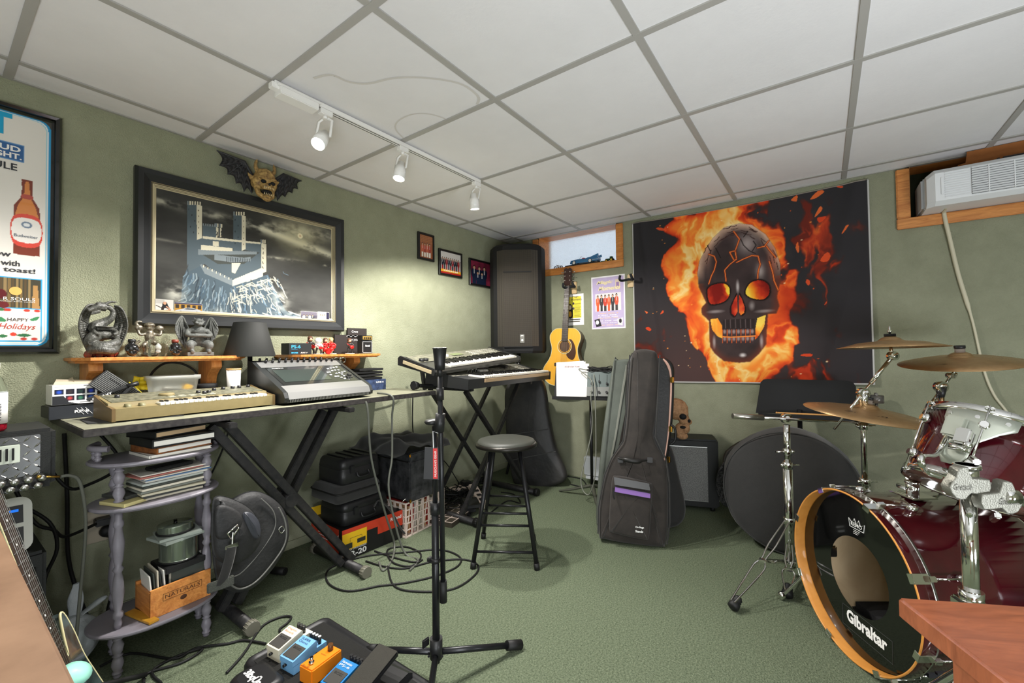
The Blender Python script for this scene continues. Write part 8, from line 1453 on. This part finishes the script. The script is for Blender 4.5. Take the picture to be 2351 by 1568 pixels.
# skull
base = canvas(TW, TH, (58, 46, 46)); tex = fbm(TH, TW, 14, 55); base *= (.7+.7*tex)[..., None]; blend(im, np.clip(blur(sk, 1), 0, 1), base)
edge = np.clip(blur(sk, 15)*2.2-1.2, 0, 1); rim = sk*(1-edge); cx_, cy_ = cv(870, 620); blend(im, rim**.6*np.clip((cy_+.12-v)*9, 0, 1)*(.55+.8*tex), (216, 178, 154), .95); blend(im, rim*(v > cy_+.1), (150, 56, 30), .45)
blend(im, sk*np.exp(-(((u-cv(925, 490)[0])/.040)**2+((v-cv(925, 490)[1])/.055)**2)), (176, 162, 160), .85); blend(im, sk*np.exp(-(((u-cv(1020, 690)[0])/.018)**2+((v-cv(1020, 690)[1])/.04)**2)), (190, 176, 172), .8); blend(im, sk*np.exp(-(((u-cv(640, 560)[0])/.02)**2+((v-cv(640, 560)[1])/.09)**2)), (206, 150, 126), .55); blend(im, sk*np.exp(-(((u-cv(1110, 600)[0])/.018)**2+((v-cv(1110, 600)[1])/.10)**2)), (170, 90, 70), .7)
for k in range(34):
    t = r4.random(); a0 = math.pi*(1.08-.0*t)+math.pi*.86*r4.random(); rr_ = r4.uniform(.80, .98); X = 868+295*rr_*math.cos(a0); Yz = 720+375*rr_*math.sin(a0); dx_, dy_ = -math.sin(a0)*r4.uniform(12, 34), math.cos(a0)*r4.uniform(14, 38); stroke(im, cvl([(X-dx_, Yz-dy_), (X+dx_*.2, Yz+dy_*.1+4), (X+dx_, Yz+dy_)]), .0032, (58, 34, 30), .85)
CR = [[(830, 400), (870, 455), (855, 500), (840, 540), (850, 600)], [(840, 540), (800, 550), (830, 605)], [(850, 600), (800, 640), (765, 680), (775, 760)], [(850, 625), (900, 600), (960, 575), (1005, 580), (1020, 640), (1005, 690), (1000, 760)], [(650, 565), (690, 580), (705, 620), (690, 680), (670, 720), (650, 780)], [(1060, 500), (1080, 530), (1130, 590)], [(1000, 520), (1050, 510), (1080, 470)], [(1085, 620), (1110, 700), (1120, 760), (1150, 830)]]
for c_ in CR: stroke(im, cvl(c_), .009, (110, 26, 12), .8); stroke(im, cvl(c_), .0042, (246, 130, 60), .95)
for c_ in ([(880, 455), (900, 500), (940, 540), (985, 560)], [(900, 440), (930, 400)], [(700, 520), (720, 560), (735, 590)], [(640, 500), (660, 540)], [(965, 540), (990, 500), (970, 470)]): stroke(im, cvl(c_), .004, (24, 16, 16), .9)
eyes = ([(645, 815), (690, 785), (760, 778), (800, 815), (790, 880), (745, 915), (670, 925), (645, 880)], [(915, 835), (950, 775), (1020, 755), (1078, 790), (1085, 850), (1048, 892), (980, 890), (930, 868)])
for E_, (ex, ey), sg in zip(eyes, ((725, 850), (1000, 825)), (1, -1)):
    m_ = blur(mask_poly(im, [(p.x, p.y) for p in smooth([(a, b, 0) for a, b in cvl([(ex+(x-ex)*1.12, ey+(y-ey)*1.14) for x, y in E_])], 4, True)]), 1); blend(im, m_, (26, 14, 12))
    m_ = mask_poly(im, [(p.x, p.y) for p in smooth([(a, b, 0) for a, b in cvl(E_)], 4, True)]); g_ = (u-cv(ex, ey)[0])*sg*14; eyec = ramp(np.clip(.34+g_*.9+(n2-.5)*2.2+ridge2*.12, 0, 1), [(0, (130, 20, 10)), (.4, (206, 56, 24)), (.65, (246, 140, 30)), (1, (254, 214, 70))]); blend(im, m_, eyec)
for Nn in ([(856, 858), (836, 890), (812, 950), (815, 995), (838, 1015), (856, 985)], [(868, 858), (888, 890), (908, 950), (905, 990), (882, 1008), (868, 985)]): spoly(im, cvl([(862+(x-862)*1.2, 940+(y-940)*1.12) for x, y in Nn]), (30, 14, 14)); m_ = mask_poly(im, cvl(Nn)); blend(im, m_, ramp(np.clip(.5+(n2-.5)*2, 0, 1), [(0, (140, 20, 10)), (.5, (224, 70, 40)), (1, (250, 150, 50))]))
for Q in ([(662, 1035), (715, 1028), (745, 1080), (750, 1175), (715, 1160), (675, 1110)], [(1000, 1030), (1060, 1008), (1050, 1090), (1010, 1160), (985, 1185), (985, 1110)]): m_ = mask_poly(im, cvl(Q)); blend(im, m_, ramp(np.clip(.6+(n2-.5)*2, 0, 1), [(0, (190, 50, 20)), (.5, (250, 140, 40)), (1, (254, 216, 90))]))
poly(im, cvl([(752, 1040), (978, 1032), (984, 1105), (748, 1112)]), (42, 32, 32)); 
for r_ in range(2):
    for k in range(7):
        x0 = 750+33*k; y0 = 1112+r_*52; spoly(im, cvl([(x0+2, y0+4), (x0+30, y0+2), (x0+28, y0+44), (x0+5, y0+46)]), (62, 46, 48), 1, 3); ell(im, *cv(x0+15, y0+14), .006, .012, (176, 152, 150), .8, .9); stroke(im, cvl([(x0, y0), (x0, y0+44)]), .003, (222, 96, 40), .9)
stroke(im, cvl([(748, 1162), (800, 1166), (870, 1164), (985, 1160)]), .005, (246, 140, 60)); [stroke(im, cvl([(770+36*k, 1040), (772+36*k, 1100)]), .004, (120, 104, 104), .6) for k in range(6)]
for c, rx_, ry_, a_ in (((895, 1298), .012, .010, .95), ((858, 800), .006, .03, .8), ((700, 980), .03, .008, .5), ((1050, 980), .03, .008, .5), ((690, 1200), .006, .03, .6), ((1030, 1200), .006, .03, .6), ((960, 940), .01, .02, .5)): ell(im, *cv(*c), rx_, ry_, (214, 206, 206), a_, 1.2)
hem = .0045; im[:, :3] = im[:, -3:] = np.array((190, 188, 186))/255.; im[-3:, :] = np.array((190, 186, 184))/255.; im[:2, :] = np.array((150, 140, 130))/255.
def cloth(a, b):
    y = TY0+(TY1-TY0)*a; z = TZ0+(TZ1-TZ0)*b+.012*np.sin(math.pi*a)*0-(.018*(1-a))*(b*0+1)+.02*(1-a)*(1-b)-.016*np.sin(math.pi*a)*(1-b); z = z+.014*a*b
    x = XB-.010-.010*np.abs(np.sin(9*a+2*b))*b*(.3+a)-.012*np.exp(-((a-.88-.16*(.5-b))/.03)**2)*(1-b*.4)-.010*np.exp(-((a-.05-.10*b)/.02)**2)
    return np.stack([x, y, z], 1)
T = Thing('skull_tapestry', 'large dark cloth printed with a flaming cracked skull on the back wall', 'tapestry', (XB-.02, .5, TZ1)); art('printed_cloth', im, cloth, m_artm, T, T)
for a, z in ((TY0-.004, TZ0-.01), (TY1+.008, TZ0-.006)): mb = MB(T); mb.ball((XB-.024, a, z), .005, n=8); mb.build('push_pin', m_chr2, T)
# air conditioner in the second window with its cord and a cardboard filler
m_ac = M('ac_white', (226, 228, 230), .35); T = Thing('air_conditioner', 'white window air conditioner with louvred grille in the high right window', 'air conditioner', (3.3, -.85, 1.857)); y1 = -.505; y0 = -1.16; za, zb = 1.858, 2.062; xf = 3.185; mb = MB(T)
sec = lambda y, i=0, dz=0: [V((xf+.03+i, y, za)), V((xf+i, y, za+.02)), V((xf+i, y, zb-.035-dz)), V((xf+.03+i, y, zb-.010-dz)), V((XB+.15, y, zb-dz)), V((XB+.15, y, za))]
mb.loft([sec(y0), sec(y1), sec(y1+.03, .03, .02)], sm=False); mb.build('housing', m_ac, T); mb = MB(T); mb.box((XB-.02, y1+.025, (za+zb)/2-.01), (.20, .035, .175), bev=.01); mb.build('side_shell', M('ac_grey', (190, 194, 200), .4), T)
mb = MB(T); mb.box((xf-.001, -.87, 1.955), (.004, .46, .135)); mb.build('grille_recess', M('grille_dark', (50, 52, 54), .7), T); mb = MB(T); [mb.box((xf-.005, -.87, 1.893+.0118*k), (.010, .46, .0055), Matrix.Rotation(.4, 3, 'Y')) for k in range(12)]; [mb.box((xf-.006, -.70-.055*k*1.6, 1.955), (.010, .004, .135)) for k in range(5)]; mb.build('louvres', m_ac, T)
mb = MB(T); [mb.box((xf-.002, -.588, 1.893+.0118*k), (.006, .095, .005), bev=.001) for k in range(12)]; mb.box((xf-.003, -.531, 1.955), (.004, .010, .09), bev=.001); mb.build('side_ribs', m_ac, T); mb = MB(T); mb.box((xf+.06, -.80, zb+.001), (.03, .07, .004)); mb.cyl((xf+.06, -.75, zb), (xf+.06, -.75, zb+.004), .006); mb.build('control_display', m_blk, T)
mb = MB(); P = [(-.03, 0), (.33, 0), (.33, .115), (.0, .112), (-.005, .055), (-.035, .05)]; mb.prism(P, (3.345, -.655, 2.045), (0, -1, 0), (-.12, 0, .99), .004); mb.box((3.34, -.82, 2.095), (.008, .32, .006)); solo('cardboard_filler', mb, M('brown_cardboard', (150, 92, 44), .85, var=(10, .5), c2=(124, 74, 34)), 'bent brown cardboard closing the gap above the air conditioner', 'cardboard')
ctube([(3.30, -.562, 1.866), (3.372, -.566, 1.856), (3.376, -.572, 1.80), (3.385, -.588, 1.70), (3.388, -.617, 1.50), (3.388, -.665, 1.24), (3.386, -.70, .98), (3.385, -.735, .84), (3.385, -.79, .72), (3.38, -.83, .50), (3.37, -.85, .25), (3.36, -.86, .01)], [.010]*30+[.006]*40, M('cream_cord', (206, 200, 176), .5), 'power_cable', 'cream power cord hanging from the air conditioner down the wall', cat='power cord')
# toys on the window ledge
zw = W1[2]+.0025; xw = XB+.055; fv = V((0, -1, 0))
T = Thing('toy_convertible', 'blue model convertible car on a black base on the window ledge', 'toy car', (xw, 1.70, zw)); mb = MB(); mb.box((0, 0, .006), (.10, .33, .012), bev=.001); mb.build('display_base', m_blk, T); m_tb = M('toy_blue', (52, 118, 168), .2, coat=.6)
def carsec(y, w_, z0, z1): return [V((-w_, y, z0)), V((-w_, y, (z0+z1)/2)), V((-w_*.85, y, z1)), V((w_*.85, y, z1)), V((w_, y, (z0+z1)/2)), V((w_, y, z0))]
mb = MB(); mb.loft([carsec(.125, .028, .026, .042), carsec(.115, .036, .022, .052), carsec(.05, .038, .022, .058), carsec(.03, .038, .022, .056), carsec(-.03, .038, .022, .056), carsec(-.05, .038, .022, .062), carsec(-.13, .036, .024, .066), carsec(-.145, .030, .030, .058)], sm=False)
for s_ in (-1, 1): mb.prism([(-.06, .058), (-.15, .084), (-.155, .062)], (s_*.034-.002, 0, 0), (0, 1, 0), (0, 0, 1), .005)
mb.build('body', m_tb, T); mb = MB(); [mb.cyl((s_*.040, y, .030), (s_*.030, y, .030), .0175, n=20) for s_ in (-1, 1) for y in (.080, -.075)]; w2 = mb.build('wheels', m_rub, T); mb = MB(); [mb.cyl((s_*.0415, y, .030), (s_*.040, y, .030), .013, n=20) for s_ in (-1, 1) for y in (.080, -.075)]; mb.build('whitewall_hubs', m_white, w2)
mb = MB(); mb.tube([(-.03, .03, .057), (-.026, .015, .078), (.026, .015, .078), (.03, .03, .057)], .0018, n=6); mb.box((0, -.12, .036), (.076, .05, .003)); mb.build('chrome_trim', m_chr, T); mb = MB(); mb.box((0, -.005, .058), (.06, .03, .012), bev=.003); mb.build('seats', m_red, T)
T = Thing('toy_tractor', 'tiny green toy tractor with yellow wheels at the right end of the ledge', 'toy tractor', (xw-.01, 1.455, zw)); mb = MB(); mb.box((0, .012, .022), (.018, .05, .014), bev=.002); mb.box((0, -.015, .034), (.024, .024, .022), bev=.003); mb.box((0, .055, .010), (.024, .05, .008)); mb.build('body', M('tractor_green', (34, 84, 50), .35), T); mb = MB(); [mb.cyl((s_*.018, y, r_), (s_*.010, y, r_), r_, n=16) for s_ in (-1, 1) for y, r_ in ((-.02, .016), (.025, .012))]; w2 = mb.build('tyres', m_rub, T); mb = MB(); [mb.cyl((s_*.0185, y, r_), (s_*.017, y, r_), r_*.55, n=14) for s_ in (-1, 1) for y, r_ in ((-.02, .016), (.025, .012))]; mb.build('yellow_hubs', M('hub_yellow', (222, 196, 50), .4), w2)
T = Thing('toy_motorcycle', 'tiny dark toy motorcycle at the left end of the window ledge', 'toy motorcycle', (xw-.02, 1.95, zw)); mb = MB(); [mb.lathe([(.008, -.003), (.013, -.003), (.013, .003), (.008, .003)], (0, y, .013), (1, 0, 0), n=16) for y in (.032, -.032)]; mb.build('wheels', m_rub, T); mb = MB(); mb.tube([(0, .032, .013), (0, .018, .034), (0, .022, .04)], .002, n=6); mb.ball((0, .006, .028), (.006, .014, .006), n=8); mb.ball((0, -.018, .024), (.006, .014, .004), n=8); mb.ball((0, 0, .014), (.007, .012, .007), n=8); mb.tube([(0, .0, .012), (0, -.04, .012)], .002, n=6); mb.build('frame', m_chr2, T)
# track light
m_lens = M('lit_lens', (255, 246, 225), .3, emis=40); T = Thing('track_light_rail', 'white ceiling track rail with a rectangular power box at its left end', 'track light rail', (1.4, 1.69, 2.12)); mb = MB(T); mb.box((1.40, 1.69, CZ-.0135), (1.22, .034, .019), bev=.001); mb.build('rail', m_whitem, T)
mb = MB(T); [mb.box((1.44, 1.69+s_*.0075, CZ-.0235), (1.06, .004, .0015)) for s_ in (-1, 1)]; mb.build('slots', M('slot_grey', (90, 90, 90), .5), T); mb = MB(T); mb.box((.885, 1.69, CZ-.035), (.155, .055, .03), bev=.003); mb.box((.885, 1.69, CZ-.018), (.175, .06, .008), bev=.002); mb.box((.795, 1.69, CZ-.022), (.03, .03, .022), bev=.002); mb.build('power_box', m_whitem, T)
for i, (h_, d_) in enumerate(zip(HEADS, HDIR)):
    lb = ('leftmost white track spotlight, nearest the power box, glaring towards the camera', 'middle white track spotlight hanging from the ceiling rail', 'rightmost white track spotlight at the far end of the rail')[i]; T = Thing('track_spotlight', lb, 'spotlight', (h_.x, 1.69, CZ-.12), group='white track spotlights'); d = d_.normalized(); c = h_; a_, b_ = frame(d)
    mb = MB(T); mb.box((h_.x+.02, 1.69, CZ-.034), (.055, .030, .024), bev=.003); mb.cyl((h_.x+.02, 1.69, CZ-.045), (h_.x+.02, 1.69, CZ-.06), .009); mb.build('track_adapter', m_whitem, T)
    mb = MB(T); top_ = V((h_.x+.02, 1.69, CZ-.058)); s_ = d.cross(V((0, 1, 0)) if abs(d.y) < .9 else ux).normalized(); side = uz.cross(d).normalized() if abs(d.z) < .985 else V((0, 1, 0)); pv = c-d*.02
    for k in (-1, 1): mb.tube([top_+side*k*.012, top_+side*k*.031-uz*.012, pv+side*k*.033], .0035, n=6, flat=2)
    mb.build('yoke', m_whitem, T); mb = MB(T); mb.lathe([(0, -.055), (.018, -.055), (.020, -.03), (.0275, -.028), (.029, .0), (.029, .035), (.027, .035), (.026, .024), (0, .024)], c, d, n=28); mb.tube([c+(a_*math.cos(t)+b_*math.sin(t))*.0294+d*.008 for t in [2*math.pi*j/28 for j in range(28)]], .0008, n=4, closed=True); mb.build('lamp_body', m_whitem, T)
    mb = MB(T); mb.lathe([(0, .030), (.0262, .030)], c, d, n=24); mb.build('lens', m_lens, T)
for k, (x, z) in enumerate(((.585, .80), (.785, .84), (1.29, .845))):
    pass
